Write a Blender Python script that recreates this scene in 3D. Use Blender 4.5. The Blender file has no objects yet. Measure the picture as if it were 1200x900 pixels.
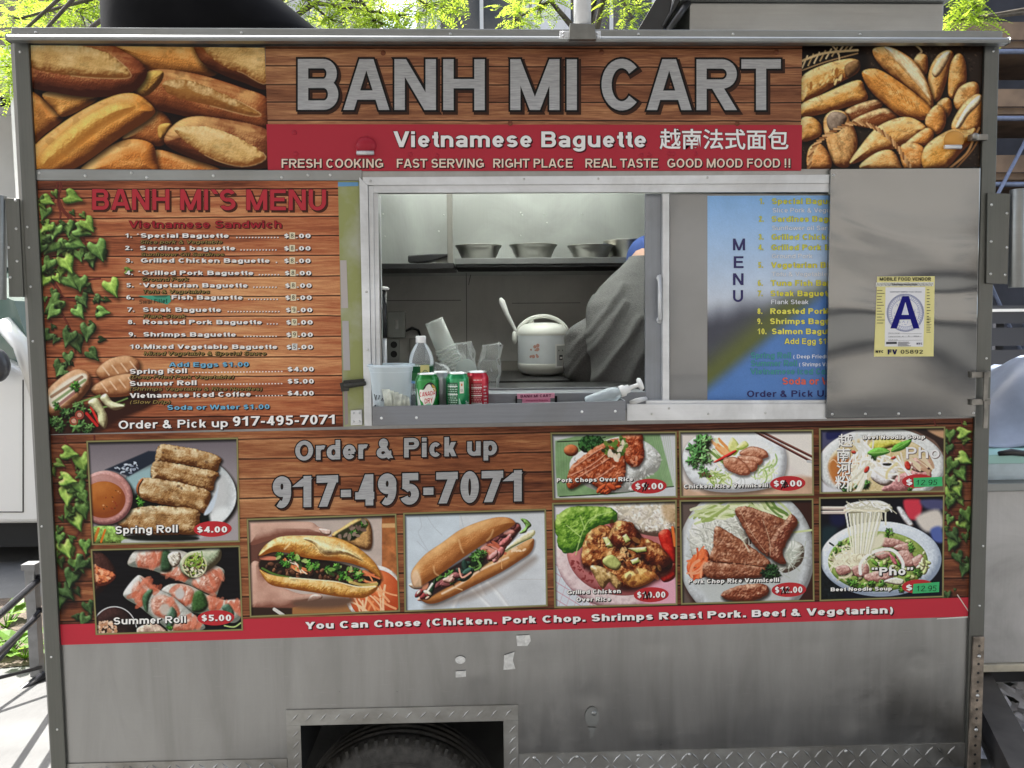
import bpy, bmesh, math, random
import numpy as np
from mathutils import Vector, Matrix

# ---------------------------------------------------------------- camera, light, exposure
scene = bpy.context.scene
C = scene.collection
R = math.radians
cam_d = bpy.data.cameras.new('camera'); cam = bpy.data.objects.new('camera', cam_d); C.objects.link(cam); scene.camera = cam
CAM = np.array([-0.0831, -2.3325, 1.4826]); PITCH, YAW, ROLL, FOC = R(-4.4967), R(1.663), R(-0.5078), 950.0
_cy, _sy, _cp, _sp, _cr, _sr = math.cos(YAW), math.sin(YAW), math.cos(PITCH), math.sin(PITCH), math.cos(ROLL), math.sin(ROLL)
FWD = np.array([_sy*_cp, _cy*_cp, _sp]); _r = np.array([_cy, -_sy, 0]); _u = np.cross(_r, FWD)
RGT = _cr*_r+_sr*_u; UPV = -_sr*_r+_cr*_u
M = Matrix(((RGT[0], UPV[0], -FWD[0], CAM[0]), (RGT[1], UPV[1], -FWD[1], CAM[1]), (RGT[2], UPV[2], -FWD[2], CAM[2]), (0, 0, 0, 1)))
cam.matrix_world = M
cam_d.sensor_width = 36; cam_d.lens = FOC*36/1200; cam_d.clip_start = 0.05; cam_d.clip_end = 400

world = bpy.data.worlds.new('World'); scene.world = world; world.use_nodes = True
SUN_DIR = np.array([-0.75, 0.42, 1.1]); SUN_DIR = SUN_DIR/np.linalg.norm(SUN_DIR)
nt = world.node_tree; bg = nt.nodes['Background']; sky = nt.nodes.new('ShaderNodeTexSky'); sky.sky_type = 'NISHITA'; sky.sun_disc = False
sky.sun_elevation = math.asin(SUN_DIR[2]); sky.sun_rotation = math.atan2(SUN_DIR[0], SUN_DIR[1]); sky.dust_density = 3.0; sky.air_density = 1.0
hs = nt.nodes.new('ShaderNodeHueSaturation'); hs.inputs['Saturation'].default_value = 0.55
nt.links.new(sky.outputs[0], hs.inputs['Color']); nt.links.new(hs.outputs[0], bg.inputs[0]); bg.inputs[1].default_value = 0.15
sun_d = bpy.data.lights.new('sun', 'SUN'); sun_d.energy = 4.0; sun_d.angle = R(0.53); sun_d.color = (1, .97, .92)
sun = bpy.data.objects.new('sun', sun_d); C.objects.link(sun); sun.rotation_euler = Vector(SUN_DIR).to_track_quat('Z', 'Y').to_euler(); sun.location = (-6, 4, 9)
vs = scene.view_settings; vs.view_transform = 'Standard'; vs.look = 'None'; vs.gamma = 1; vs.use_curve_mapping = False; vs.exposure = 2.03
scene.cycles.max_bounces = 10; scene.cycles.transparent_max_bounces = 24; scene.cycles.use_denoising = True; scene.cycles.caustics_reflective = False; scene.cycles.caustics_refractive = False

# ---------------------------------------------------------------- helpers
def U(px, py, Y=0.0):
    """the point at depth Y (metres behind the cart's front sheet) that photo pixel (px, py) looks at"""
    d = FWD+RGT*((px-600)/FOC)-UPV*((py-450)/FOC)
    return CAM+d*((Y-CAM[1])/d[1])
def UG(P, Y):
    P = np.asarray(P, float); d = FWD+RGT*((P[..., :1]-600)/FOC)-UPV*((P[..., 1:2]-450)/FOC)
    return CAM+d*((Y-CAM[1])/d[..., 1:2])
def lin(c):
    c = np.asarray(c, float); return np.where(c <= .04045, c/12.92, ((c+.055)/1.055)**2.4)

class MB:
    """collects shapes, then links them as one mesh object; every vertex may carry an ink colour"""
    def __init__(s): s.v = []; s.f = []; s.m = []; s.c = []; s.n = 0; s.sm = []
    def add(s, v, f, m=0, col=None, smooth=False):
        v = np.asarray(v, float).reshape(-1, 3); s.v.append(v)
        col = np.ones((len(v), 3)) if col is None else np.broadcast_to(np.asarray(col, float), (len(v), 3))
        s.c.append(col); o = s.n
        for q in f: s.f.append([i+o for i in q])
        s.m += [m]*len(f); s.sm += [smooth]*len(f); s.n += len(v); return s
    def box(s, x0, x1, y0, y1, z0, z1, m=0, col=None):
        v = [(x, y, z) for z in (z0, z1) for y in (y0, y1) for x in (x0, x1)]
        return s.add(v, [(0, 1, 5, 4), (1, 3, 7, 5), (3, 2, 6, 7), (2, 0, 4, 6), (4, 5, 7, 6), (0, 2, 3, 1)], m, col)
    def prism(s, poly, y0, y1, m=0, col=None, px=True):
        """poly: outline in photo pixels on the plane y0 (or in x,z metres); extruded back to y1"""
        P = np.array([U(a, b, y0) for a, b in poly]) if px else np.array([(a, y0, b) for a, b in poly])
        n = len(P); Q = P.copy(); Q[:, 1] = y1
        area = sum(P[i, 0]*P[(i+1) % n, 2]-P[(i+1) % n, 0]*P[i, 2] for i in range(n))
        o = range(n) if area > 0 else range(n-1, -1, -1); o = list(o); P = P[o]; Q = Q[o]
        f = [tuple(range(n)), tuple(range(2*n-1, n-1, -1))]+[(i, n+i, n+(i+1) % n, (i+1) % n) for i in range(n)]
        return s.add(np.vstack([P, Q]), f, m, col)
    def tube(s, pts, r, n=10, m=0, col=None, cap=True):
        pts = [np.array(p, float) for p in pts]; rs = [r]*len(pts) if np.isscalar(r) else r; rings = []; up = None
        for i, p in enumerate(pts):
            t = pts[min(i+1, len(pts)-1)]-pts[max(i-1, 0)]; t = t/(np.linalg.norm(t)+1e-9)
            if up is None: up = np.array([0, 0, 1.]) if abs(t[2]) < .9 else np.array([1., 0, 0])
            a = np.cross(up, t); a = a/(np.linalg.norm(a)+1e-9); b = np.cross(t, a); up = b
            rings.append([p+rs[i]*(a*math.cos(k*6.28318/n)+b*math.sin(k*6.28318/n)) for k in range(n)])
        v = np.array(rings).reshape(-1, 3); L = len(pts)
        f = [(i*n+k, i*n+(k+1) % n, (i+1)*n+(k+1) % n, (i+1)*n+k) for i in range(L-1) for k in range(n)]
        if cap: f += [tuple(range(n-1, -1, -1)), tuple((L-1)*n+k for k in range(n))]
        return s.add(v, f, m, col, True)
    def lathe(s, prof, mat=None, n=32, m=0, col=None, cap=False, smooth=True):
        """prof: (radius, height) pairs turned about local z; mat: 4x4 placement"""
        v = []; L = len(prof)
        for r, z in prof: v += [(r*math.cos(k*2*math.pi/n), r*math.sin(k*2*math.pi/n), z) for k in range(n)]
        f = [(i*n+k, i*n+(k+1) % n, (i+1)*n+(k+1) % n, (i+1)*n+k) for i in range(L-1) for k in range(n)]
        if cap: f += [tuple(range(n-1, -1, -1)), tuple((L-1)*n+k for k in range(n))]
        v = np.array(v)
        if mat is not None: v = v@np.array(mat)[:3, :3].T+np.array(mat)[:3, 3]
        return s.add(v, f, m, col, smooth)
    def dome(s, c, rx, ry, rz, m=0, n=8, col=None, half=None):
        """small rounded head (a rivet, a bump) whose axis is -y"""
        v = []; f = []; K = 4
        for i in range(K+1):
            t = i/K*math.pi/2
            v += [(c[0]+rx*math.cos(t)*math.cos(k*6.28318/n), c[1]-ry*math.sin(t), c[2]+rz*math.cos(t)*math.sin(k*6.28318/n)) for k in range(n)]
        f = [(i*n+k, i*n+(k+1) % n, (i+1)*n+(k+1) % n, (i+1)*n+k) for i in range(K) for k in range(n)]
        return s.add(v, f, m, col, True)
    def sphere(s, c, r, m=0, n=16, k=10, col=None, fn=None):
        v = []
        for i in range(k+1):
            t = math.pi*i/k
            for j in range(n):
                a = 2*math.pi*j/n; d = np.array([math.sin(t)*math.cos(a), math.sin(t)*math.sin(a), math.cos(t)])
                v.append(np.array(c)+d*np.array(r)*(fn(d) if fn else 1))
        f = [(i*n+j, (i+1)*n+j, (i+1)*n+(j+1) % n, i*n+(j+1) % n) for i in range(k) for j in range(n)]
        return s.add(v, f, m, col, True)
    def canvas(s, c, Y, m=0):
        h, w = c.img.shape[:2]; P = UG(c.P, Y).reshape(-1, 3)
        i = np.arange(h*w).reshape(h, w); f = np.stack([i[:-1, :-1], i[1:, :-1], i[1:, 1:], i[:-1, 1:]], -1).reshape(-1, 4)
        return s.add(P, f.tolist(), m, lin(c.img).reshape(-1, 3))
    def sheet(s, quad, Y, col=(255, 255, 255), m=0):
        return s.add([U(a, b, Y) for a, b in quad], [(0, 3, 2, 1)], m, lin(np.array(col)/255))
    def ellipse(s, cx, cy, rx, ry, Y, col, m=0, n=28, rot=0):
        q = eln(cx, cy, rx, ry, rot, n); return s.add([U(a, b, Y) for a, b in q], [tuple(range(n-1, -1, -1))], m, lin(np.array(col)/255))
    def stroke(s, pts, w, Y, col, m=0):
        p = np.array(pts, float)
        for a, b in zip(p[:-1], p[1:]):
            d = (b-a)/(np.linalg.norm(b-a)+1e-9)*w/2; nn = np.array([-d[1], d[0]]); a = a-d*.6; b = b+d*.6
            s.add([U(*q, Y) for q in (a-nn, b-nn, b+nn, a+nn)], [(0, 3, 2, 1)], m, lin(np.array(col)/255))
    def build(s, name, mats, parent=None, bevel=0, seg=2, auto=False):
        me = bpy.data.meshes.new(name); V = np.vstack(s.v)
        if parent is not None: V = V-np.array(parent.matrix_world.translation if parent.parent is None else WORLD[parent.name])
        me.from_pydata(V.tolist(), [], s.f)
        if not isinstance(mats, (list, tuple)): mats = [mats]
        for x in mats: me.materials.append(x)
        me.polygons.foreach_set('material_index', np.array(s.m, np.int32)); me.polygons.foreach_set('use_smooth', np.array(s.sm, bool))
        col = np.vstack(s.c)
        if (col != 1).any():
            at = me.color_attributes.new('Ink', 'FLOAT_COLOR', 'POINT'); at.data.foreach_set('color', np.hstack([col, np.ones((len(col), 1))]).astype(np.float32).ravel())
        me.update(); o = bpy.data.objects.new(name, me); C.objects.link(o)
        if parent is not None:
            o.parent = parent
            WORLD[o.name] = np.array(parent.location if parent.parent is None else WORLD[parent.name])
        if bevel:
            b = o.modifiers.new('bevel', 'BEVEL'); b.width = bevel; b.segments = seg; b.limit_method = 'ANGLE'; b.angle_limit = R(40); b.harden_normals = False
        return o
def build_each(mb, name, mats, parent=None, bevel=0, per=1):
    """one object for every piece (per shapes each) that was added"""
    out = []; fo = 0; off = 0; starts = []
    for a in mb.v: starts.append(off); off += len(a)
    for i in range(0, len(mb.v), per):
        lo = starts[i]; hi = starts[i+per] if i+per < len(starts) else off; q = MB(); q.v = mb.v[i:i+per]; q.c = mb.c[i:i+per]
        idx = [k for k, f in enumerate(mb.f) if lo <= f[0] < hi]; q.f = [[a-lo for a in mb.f[k]] for k in idx]; q.m = [mb.m[k] for k in idx]; q.sm = [mb.sm[k] for k in idx]
        out.append(q.build(name, mats, parent, bevel))
    return out
WORLD = {}
def thing(name, label, cat, loc, group=None):
    o = bpy.data.objects.new(name, None); C.objects.link(o); o.location = [float(v) for v in loc]; o.empty_display_size = .05
    o['label'] = label; o['category'] = cat
    if group: o['group'] = group
    bpy.context.view_layer.update(); return o
def tag(o, label, cat, group=None):
    o['label'] = label; o['category'] = cat
    if group: o['group'] = group
    return o
def struct(o): o['kind'] = 'structure'; return o
def base_at(o, p):
    """moves a one-mesh thing's origin to its base"""
    p = Vector([float(v) for v in p]); o.data.transform(Matrix.Translation(-p)); o.location = p; return o

# ---------------------------------------------------------------- materials
def nodes(name):
    m = bpy.data.materials.new(name); m.use_nodes = True; n = m.node_tree; return m, n, n.nodes['Principled BSDF']
def setp(b, **k):
    for a, v in k.items(): b.inputs[a.replace('_', ' ')].default_value = v
def plain(name, col, rough=.5, metal=0, spec=.5, noise=0, nscale=20, bump=0, bscale=60, coat=0, **k):
    m, n, b = nodes(name); c = tuple(col)+(1,)
    setp(b, Base_Color=c, Roughness=rough, Metallic=metal, Coat_Weight=coat, Specular_IOR_Level=spec, **k)
    tc = n.nodes.new('ShaderNodeTexCoord')
    if noise:
        t = n.nodes.new('ShaderNodeTexNoise'); t.inputs['Scale'].default_value = nscale; t.inputs['Detail'].default_value = 5; n.links.new(tc.outputs['Object'], t.inputs['Vector'])
        r = n.nodes.new('ShaderNodeMapRange'); r.inputs['To Min'].default_value = 1-noise; r.inputs['To Max'].default_value = 1+noise; r.inputs['From Min'].default_value = .3; r.inputs['From Max'].default_value = .7; n.links.new(t.outputs[0], r.inputs[0])
        mx = n.nodes.new('ShaderNodeVectorMath'); mx.operation = 'SCALE'; mx.inputs[0].default_value = col; n.links.new(r.outputs[0], mx.inputs['Scale']); n.links.new(mx.outputs[0], b.inputs['Base Color'])
    if bump:
        t = n.nodes.new('ShaderNodeTexNoise'); t.inputs['Scale'].default_value = bscale; t.inputs['Detail'].default_value = 4; n.links.new(tc.outputs['Object'], t.inputs['Vector'])
        bp = n.nodes.new('ShaderNodeBump'); bp.inputs['Strength'].default_value = bump; bp.inputs['Distance'].default_value = .01; n.links.new(t.outputs[0], bp.inputs['Height']); n.links.new(bp.outputs[0], b.inputs['Normal'])
    return m
def ink(name, rough=.38, coat=.0, spec=.17, bump=.04, gain=1.0):
    """printed vinyl: the ink colour comes from the mesh, the sheet lies a little wavy on the steel"""
    m, n, b = nodes(name); a = n.nodes.new('ShaderNodeAttribute'); a.attribute_name = 'Ink'
    hv = n.nodes.new('ShaderNodeVectorMath'); hv.operation = 'SCALE'; hv.inputs['Scale'].default_value = gain; n.links.new(a.outputs['Color'], hv.inputs[0]); n.links.new(hv.outputs[0], b.inputs['Base Color'])
    setp(b, Roughness=rough, Coat_Weight=coat, Coat_Roughness=.12, Specular_IOR_Level=spec)
    tc = n.nodes.new('ShaderNodeTexCoord'); t = n.nodes.new('ShaderNodeTexNoise'); t.inputs['Scale'].default_value = 5; t.inputs['Detail'].default_value = 3; n.links.new(tc.outputs['Object'], t.inputs['Vector'])
    bp = n.nodes.new('ShaderNodeBump'); bp.inputs['Strength'].default_value = bump; bp.inputs['Distance'].default_value = .05; n.links.new(t.outputs[0], bp.inputs['Height']); n.links.new(bp.outputs[0], b.inputs['Normal'])
    return m
def steel(name, col=(.55, .55, .53), rough=.3, wave=.25, wscale=2.2, brush=(1, 1, 60), dirt=.35, streak=False, fine=.05, smear=.3, rv=.11, wdet=1.5, wmap=(1, 1, 1), wdist=.06, scratch=0, metal=1.0, dcol=(.15, .147, .138)):
    """worn stainless sheet: brushed roughness, smears, and slow waves of the thin metal"""
    m, n, b = nodes(name); L = n.links.new; N = n.nodes.new
    tc = N('ShaderNodeTexCoord'); setp(b, Metallic=metal, Base_Color=tuple(col)+(1,))
    mp = N('ShaderNodeMapping'); mp.inputs['Scale'].default_value = brush; L(tc.outputs['Object'], mp.inputs[0])
    t1 = N('ShaderNodeTexNoise'); t1.inputs['Scale'].default_value = 6; t1.inputs['Detail'].default_value = 6; t1.inputs['Roughness'].default_value = .65; L(mp.outputs[0], t1.inputs['Vector'])
    t2 = N('ShaderNodeTexNoise'); t2.inputs['Scale'].default_value = 3.2; t2.inputs['Detail'].default_value = 7; t2.inputs['Roughness'].default_value = .62; t2.inputs['Distortion'].default_value = .6
    if streak:
        m2 = N('ShaderNodeMapping'); m2.inputs['Scale'].default_value = (3.2, 1, .45); L(tc.outputs['Object'], m2.inputs[0]); L(m2.outputs[0], t2.inputs['Vector'])
    else: L(tc.outputs['Object'], t2.inputs['Vector'])
    r = N('ShaderNodeMapRange'); r.inputs['From Min'].default_value = .25; r.inputs['From Max'].default_value = .75; r.inputs['To Min'].default_value = rough-rv*.8; r.inputs['To Max'].default_value = rough+rv; L(t1.outputs[0], r.inputs[0])
    a = N('ShaderNodeMath'); a.operation = 'MULTIPLY_ADD'; a.inputs[1].default_value = smear; L(t2.outputs[0], a.inputs[0]); L(r.outputs[0], a.inputs[2]); L(a.outputs[0], b.inputs['Roughness'])
    cr = N('ShaderNodeValToRGB'); cr.color_ramp.elements[0].position = .36; cr.color_ramp.elements[1].position = .62
    k = np.array(col); cr.color_ramp.elements[0].color = tuple(k*(1-dirt)+np.array(dcol)*dirt)+(1,); cr.color_ramp.elements[1].color = tuple(np.clip(k*1.06, 0, 1))+(1,); L(t2.outputs[0], cr.inputs[0]); L(cr.outputs[0], b.inputs['Base Color'])
    if scratch:      # dull scuffs and fine scratches
        ms = N('ShaderNodeMapping'); ms.inputs['Scale'].default_value = (4, 1, 38); ms.inputs['Rotation'].default_value = (0, .5, 0); L(tc.outputs['Object'], ms.inputs[0])
        ts = N('ShaderNodeTexNoise'); ts.inputs['Scale'].default_value = 5; ts.inputs['Detail'].default_value = 3; L(ms.outputs[0], ts.inputs['Vector'])
        tb = N('ShaderNodeTexNoise'); tb.inputs['Scale'].default_value = 2.3; tb.inputs['Detail'].default_value = 9; tb.inputs['Roughness'].default_value = .7; tb.inputs['Distortion'].default_value = 1.2; L(tc.outputs['Object'], tb.inputs['Vector'])
        rs_ = N('ShaderNodeMapRange'); rs_.inputs['From Min'].default_value = .66; rs_.inputs['From Max'].default_value = .74; L(ts.outputs[0], rs_.inputs[0])
        rb = N('ShaderNodeMapRange'); rb.inputs['From Min'].default_value = .55; rb.inputs['From Max'].default_value = .70; L(tb.outputs[0], rb.inputs[0])
        mxs = N('ShaderNodeMath'); mxs.operation = 'MAXIMUM'; L(rs_.outputs[0], mxs.inputs[0]); L(rb.outputs[0], mxs.inputs[1])
        sc_ = N('ShaderNodeMath'); sc_.operation = 'MULTIPLY'; sc_.inputs[1].default_value = scratch; L(mxs.outputs[0], sc_.inputs[0])
        mm = N('ShaderNodeMixRGB'); mm.inputs[2].default_value = (.36, .355, .34, 1); L(sc_.outputs[0], mm.inputs[0]); L(cr.outputs[0], mm.inputs[1]); L(mm.outputs[0], b.inputs['Base Color'])
        a2 = N('ShaderNodeMath'); a2.operation = 'MULTIPLY_ADD'; a2.inputs[1].default_value = .35; L(sc_.outputs[0], a2.inputs[0]); L(a.outputs[0], a2.inputs[2]); L(a2.outputs[0], b.inputs['Roughness'])
        a3 = N('ShaderNodeMath'); a3.operation = 'MULTIPLY_ADD'; a3.inputs[1].default_value = -.5; a3.inputs[2].default_value = metal; L(sc_.outputs[0], a3.inputs[0]); L(a3.outputs[0], b.inputs['Metallic'])
    t3 = N('ShaderNodeTexNoise'); t3.inputs['Scale'].default_value = wscale; t3.inputs['Detail'].default_value = wdet; t3.inputs['Distortion'].default_value = .8; m3 = N('ShaderNodeMapping'); m3.inputs['Scale'].default_value = wmap; L(tc.outputs['Object'], m3.inputs[0]); L(m3.outputs[0], t3.inputs['Vector'])
    b1 = N('ShaderNodeBump'); b1.inputs['Strength'].default_value = wave; b1.inputs['Distance'].default_value = wdist; L(t3.outputs[0], b1.inputs['Height'])
    b2 = N('ShaderNodeBump'); b2.inputs['Strength'].default_value = fine; b2.inputs['Distance'].default_value = .002; L(t1.outputs[0], b2.inputs['Height']); L(b1.outputs[0], b2.inputs['Normal']); L(b2.outputs[0], b.inputs['Normal'])
    return m
def clear(name, col=(.9, .93, .95), alpha=.3, rough=.12, white=.35, fres=.8, crumple=0):
    """thin clear or milky plastic film"""
    m, n, b = nodes(name); setp(b, Base_Color=tuple(col)+(1,), Roughness=rough, Specular_IOR_Level=.7)
    N = n.nodes.new; L = n.links.new; tr = N('ShaderNodeBsdfTransparent'); tr.inputs[0].default_value = (.96, .98, .98, 1); mx = N('ShaderNodeMixShader'); fr = N('ShaderNodeFresnel'); fr.inputs[0].default_value = 1.35
    mt = N('ShaderNodeMath'); mt.operation = 'MULTIPLY_ADD'; mt.inputs[1].default_value = fres; mt.inputs[2].default_value = alpha; mt.use_clamp = True; L(fr.outputs[0], mt.inputs[0])
    if crumple:
        tc = N('ShaderNodeTexCoord'); t = N('ShaderNodeTexVoronoi'); t.inputs['Scale'].default_value = 42; L(tc.outputs['Object'], t.inputs['Vector']); bp = N('ShaderNodeBump'); bp.inputs['Strength'].default_value = crumple; bp.inputs['Distance'].default_value = .01; L(t.outputs['Distance'], bp.inputs['Height']); L(bp.outputs[0], b.inputs['Normal'])
    tl = N('ShaderNodeBsdfTranslucent'); tl.inputs[0].default_value = tuple(col)+(1,); m2 = N('ShaderNodeMixShader'); m2.inputs[0].default_value = white; L(b.outputs[0], m2.inputs[1]); L(tl.outputs[0], m2.inputs[2])
    L(mt.outputs[0], mx.inputs[0]); L(tr.outputs[0], mx.inputs[1]); L(m2.outputs[0], mx.inputs[2]); L(mx.outputs[0], n.nodes['Material Output'].inputs[0]); return m
# ---------------------------------------------------------------- printed pictures: a small painter
# The cart is covered in printed vinyl.  Each print is a fine sheet of faces whose vertices carry the ink colour.
def hsh(ix, iy, seed):
    h = (ix.astype(np.int64)*374761393 + iy.astype(np.int64)*668265263 + seed*1442695041) & 0xffffffff
    h = ((h ^ (h >> 13))*1274126177) & 0xffffffff
    h = (h ^ (h >> 16)) & 0xffff
    return h/65535.0
def vnoise(x, y, seed):
    ix = np.floor(x); iy = np.floor(y); fx = x-ix; fy = y-iy
    fx = fx*fx*(3-2*fx); fy = fy*fy*(3-2*fy)
    a = hsh(ix, iy, seed); b = hsh(ix+1, iy, seed); c = hsh(ix, iy+1, seed); d = hsh(ix+1, iy+1, seed)
    return (a*(1-fx)+b*fx)*(1-fy)+(c*(1-fx)+d*fx)*fy
def fbm(x, y, seed=0, octs=4):
    s = 0; a = 0.5; t = 0
    for o in range(octs):
        s = s+a*vnoise(x*2**o+o*17.3, y*2**o-o*9.1, seed+o*31); t += a; a *= 0.55
    return s/t*2-1
def sstep(a, b, x):
    t = np.clip((x-a)/(b-a), 0, 1); return t*t*(3-2*t)
def pp(s):
    if not isinstance(s, str): return np.array(s, float)
    return np.array([[float(v) for v in w.split(',')] for w in s.split()])
def crom(p, closed=True, n=5):
    p = np.asarray(p, float); N = len(p); out = []
    for i in range(N if closed else N-1):
        if closed: a, b, c, d = p[i-1], p[i], p[(i+1) % N], p[(i+2) % N]
        else: a, b, c, d = p[max(i-1, 0)], p[i], p[i+1], p[min(i+2, N-1)]
        for k in range(n):
            t = k/n
            out.append(0.5*(2*b+(c-a)*t+(2*a-5*b+4*c-d)*t*t+(3*b-a-3*c+d)*t**3))
    if not closed: out.append(p[-1])
    return np.array(out)
def eln(cx, cy, rx, ry, rot=0, n=22, a0=0, a1=360):
    t = np.radians(np.linspace(a0, a1, n, endpoint=(a1-a0) < 360)); c, s = math.cos(math.radians(rot)), math.sin(math.radians(rot))
    x = rx*np.cos(t); y = ry*np.sin(t)
    return np.stack([cx+x*c-y*s, cy+x*s+y*c], -1)
C3 = lambda *c: np.array(c, float)/255

class Canvas:
    """quad: four photo pixels (tl, tr, br, bl) of the sheet; view: (x0, y0, zoom) of the coordinates it is painted in."""
    def __init__(s, quad, view, q=1.0, col=(0, 0, 0), seed=1):
        s.quad = np.array(quad, float); s.v = view
        tl, tr, br, bl = s.quad
        w = int(max(np.hypot(*(tr-tl)), np.hypot(*(br-bl)))*q)+2; h = int(max(np.hypot(*(bl-tl)), np.hypot(*(br-tr)))*q)+2
        u, v = np.meshgrid(np.linspace(0, 1, w), np.linspace(0, 1, h)); u = u[..., None]; v = v[..., None]
        s.P = (tl*(1-u)+tr*u)*(1-v)+(bl*(1-u)+br*u)*v
        s.u = u[..., 0]; s.w = v[..., 0]
        s.X = (s.P[..., 0]-view[0])*view[2]; s.Y = (s.P[..., 1]-view[1])*view[2]
        s.px = view[2]/q; s.img = np.empty((h, w, 3)); s.img[:] = C3(*col); s.seed = seed
        s.rng = np.random.RandomState(seed)
    def setview(s, view):
        q = s.v[2]/s.px
        s.v = view; s.X = (s.P[..., 0]-view[0])*view[2]; s.Y = (s.P[..., 1]-view[1])*view[2]; s.px = view[2]/q
    def box(s, p, m):
        x0, y0 = p.min(0)-m; x1, y1 = p.max(0)+m
        M = (s.X >= x0) & (s.X <= x1) & (s.Y >= y0) & (s.Y <= y1)
        r = np.where(M.any(1))[0]; c = np.where(M.any(0))[0]
        if len(r) < 2 or len(c) < 2: return None
        return (slice(r[0], r[-1]+1), slice(c[0], c[-1]+1))
    def segd(s, x, y, p, closed):
        d2 = np.full(x.shape, 1e18); ins = np.zeros(x.shape, bool); N = len(p)
        for i in range(N if closed else N-1):
            a = p[i]; b = p[(i+1) % N]; e = b-a; L = e@e+1e-12
            t = np.clip(((x-a[0])*e[0]+(y-a[1])*e[1])/L, 0, 1)
            d2 = np.minimum(d2, (x-a[0]-t*e[0])**2+(y-a[1]-t*e[1])**2)
            if closed and a[1] != b[1]:
                ins ^= ((a[1] > y) != (b[1] > y)) & (x < (b[0]-a[0])*(y-a[1])/(b[1]-a[1])+a[0])
        d = np.sqrt(d2)
        return np.where(ins, d, -d) if closed else d
    def mix(s, sl, al, col):
        if np.ndim(al) == 2: al = al[..., None]
        s.img[sl] = s.img[sl]*(1-al)+col*al
    def poly(s, pts, col, a=1.0, soft=None, smooth=True, tex=None, wob=0):
        p = pp(pts); p = crom(p) if smooth else p
        soft = soft or s.px*0.8; sl = s.box(p, soft*1.5+wob*2)
        if sl is None: return
        x, y = s.X[sl], s.Y[sl]
        if wob: x = x+fbm(x/(wob*4), y/(wob*4), s.seed+5, 2)*wob; y = y+fbm(x/(wob*4)+50, y/(wob*4), s.seed+6, 2)*wob
        d = s.segd(x, y, p, True)
        c = np.broadcast_to(C3(*col), d.shape+(3,))
        if tex: c = np.clip(c*(1+tex[1]*fbm(s.X[sl]/tex[0], s.Y[sl]/tex[0], s.seed+77, 3))[..., None], 0, 1)
        s.mix(sl, sstep(-soft, soft, d)*a, c)
    def line(s, pts, w, col, a=1.0, soft=None, smooth=True):
        p = pp(pts); p = crom(p, False, 4) if smooth and len(p) > 2 else p
        soft = soft or s.px*0.7; sl = s.box(p, w+soft*2)
        if sl is None: return
        d = s.segd(s.X[sl], s.Y[sl], p, False)
        s.mix(sl, (1-sstep(w/2-soft, w/2+soft, d))*a, C3(*col))
    def blob(s, pts, mid, r=40, dark=None, hi=None, tex=(14, .12), grain=None, light=(-.45, -.65, .62), shadow=None, soft=None, wob=0, smooth=True, bump=0, gain=1.0, mott=0):
        p = pp(pts); p = crom(p) if smooth else p
        mid = C3(*mid); dark = C3(*dark) if dark is not None else np.clip(mid*np.array([.42, .34, .30]), 0, 1); hi = C3(*hi) if hi is not None else np.clip(mid*1.25+.10, 0, 1)
        if shadow:
            dx, dy, so, al = shadow; sl = s.box(p+[dx, dy], so)
            if sl is not None:
                d = s.segd(s.X[sl]-dx, s.Y[sl]-dy, p, True); s.mix(sl, sstep(-so, so*.6, d)*al, C3(14, 9, 6))
        soft = soft or s.px*0.8; sl = s.box(p, soft*2+wob*2)
        if sl is None: return
        X, Y = s.X[sl], s.Y[sl]; x, y = X, Y
        if wob: x = X+fbm(X/(wob*4), Y/(wob*4), s.seed+5, 2)*wob; y = Y+fbm(X/(wob*4)+50, Y/(wob*4), s.seed+6, 2)*wob
        d = s.segd(x, y, p, True); t = np.clip(d/r, 0, 1)
        h = np.sqrt(np.clip(1-(1-t)**2, 0, 1))*r
        if bump: h = h+bump*fbm(X/(bump*3), Y/(bump*3), s.seed+11, 3)*sstep(0, 1, t)
        gy, gx = np.gradient(h)
        gx = gx/s.px; gy = gy/s.px
        n = 1/np.sqrt(gx*gx+gy*gy+1); L = np.array(light)/np.linalg.norm(light)
        sh = (-gx*L[0]-gy*L[1]+L[2])*n
        sh = sh+tex[1]*fbm(X/tex[0], Y/tex[0], s.seed+21, 3)*1.6
        if grain:
            ang, gl, gw, ga = grain; ca, sa = math.cos(math.radians(ang)), math.sin(math.radians(ang))
            sh = sh+ga*fbm((X*ca+Y*sa)/gl, (-X*sa+Y*ca)/gw, s.seed+41, 3)
        sh = sh*gain
        k = np.clip(sh, 0, 1.15)[..., None]
        c = np.where(k < .62, dark+(mid-dark)*(k/.62), mid+(hi-mid)*((k-.62)/.45))
        if mott:
            mk = (sstep(-.05, .45, fbm(X/(tex[0]*2.4), Y/(tex[0]*1.6), s.seed+91, 4))*sstep(.35, .8, sh)*mott)[..., None]; c = c*(1-mk)+hi*mk
            mk = (sstep(.15, .5, fbm(X/(tex[0]*1.5)+40, Y/(tex[0]*1.1), s.seed+93, 4))*mott*.6)[..., None]; c = c*(1-mk)+(mid*.55)*mk
        s.mix(sl, sstep(-soft, soft, d), np.clip(c, 0, 1))
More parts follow.
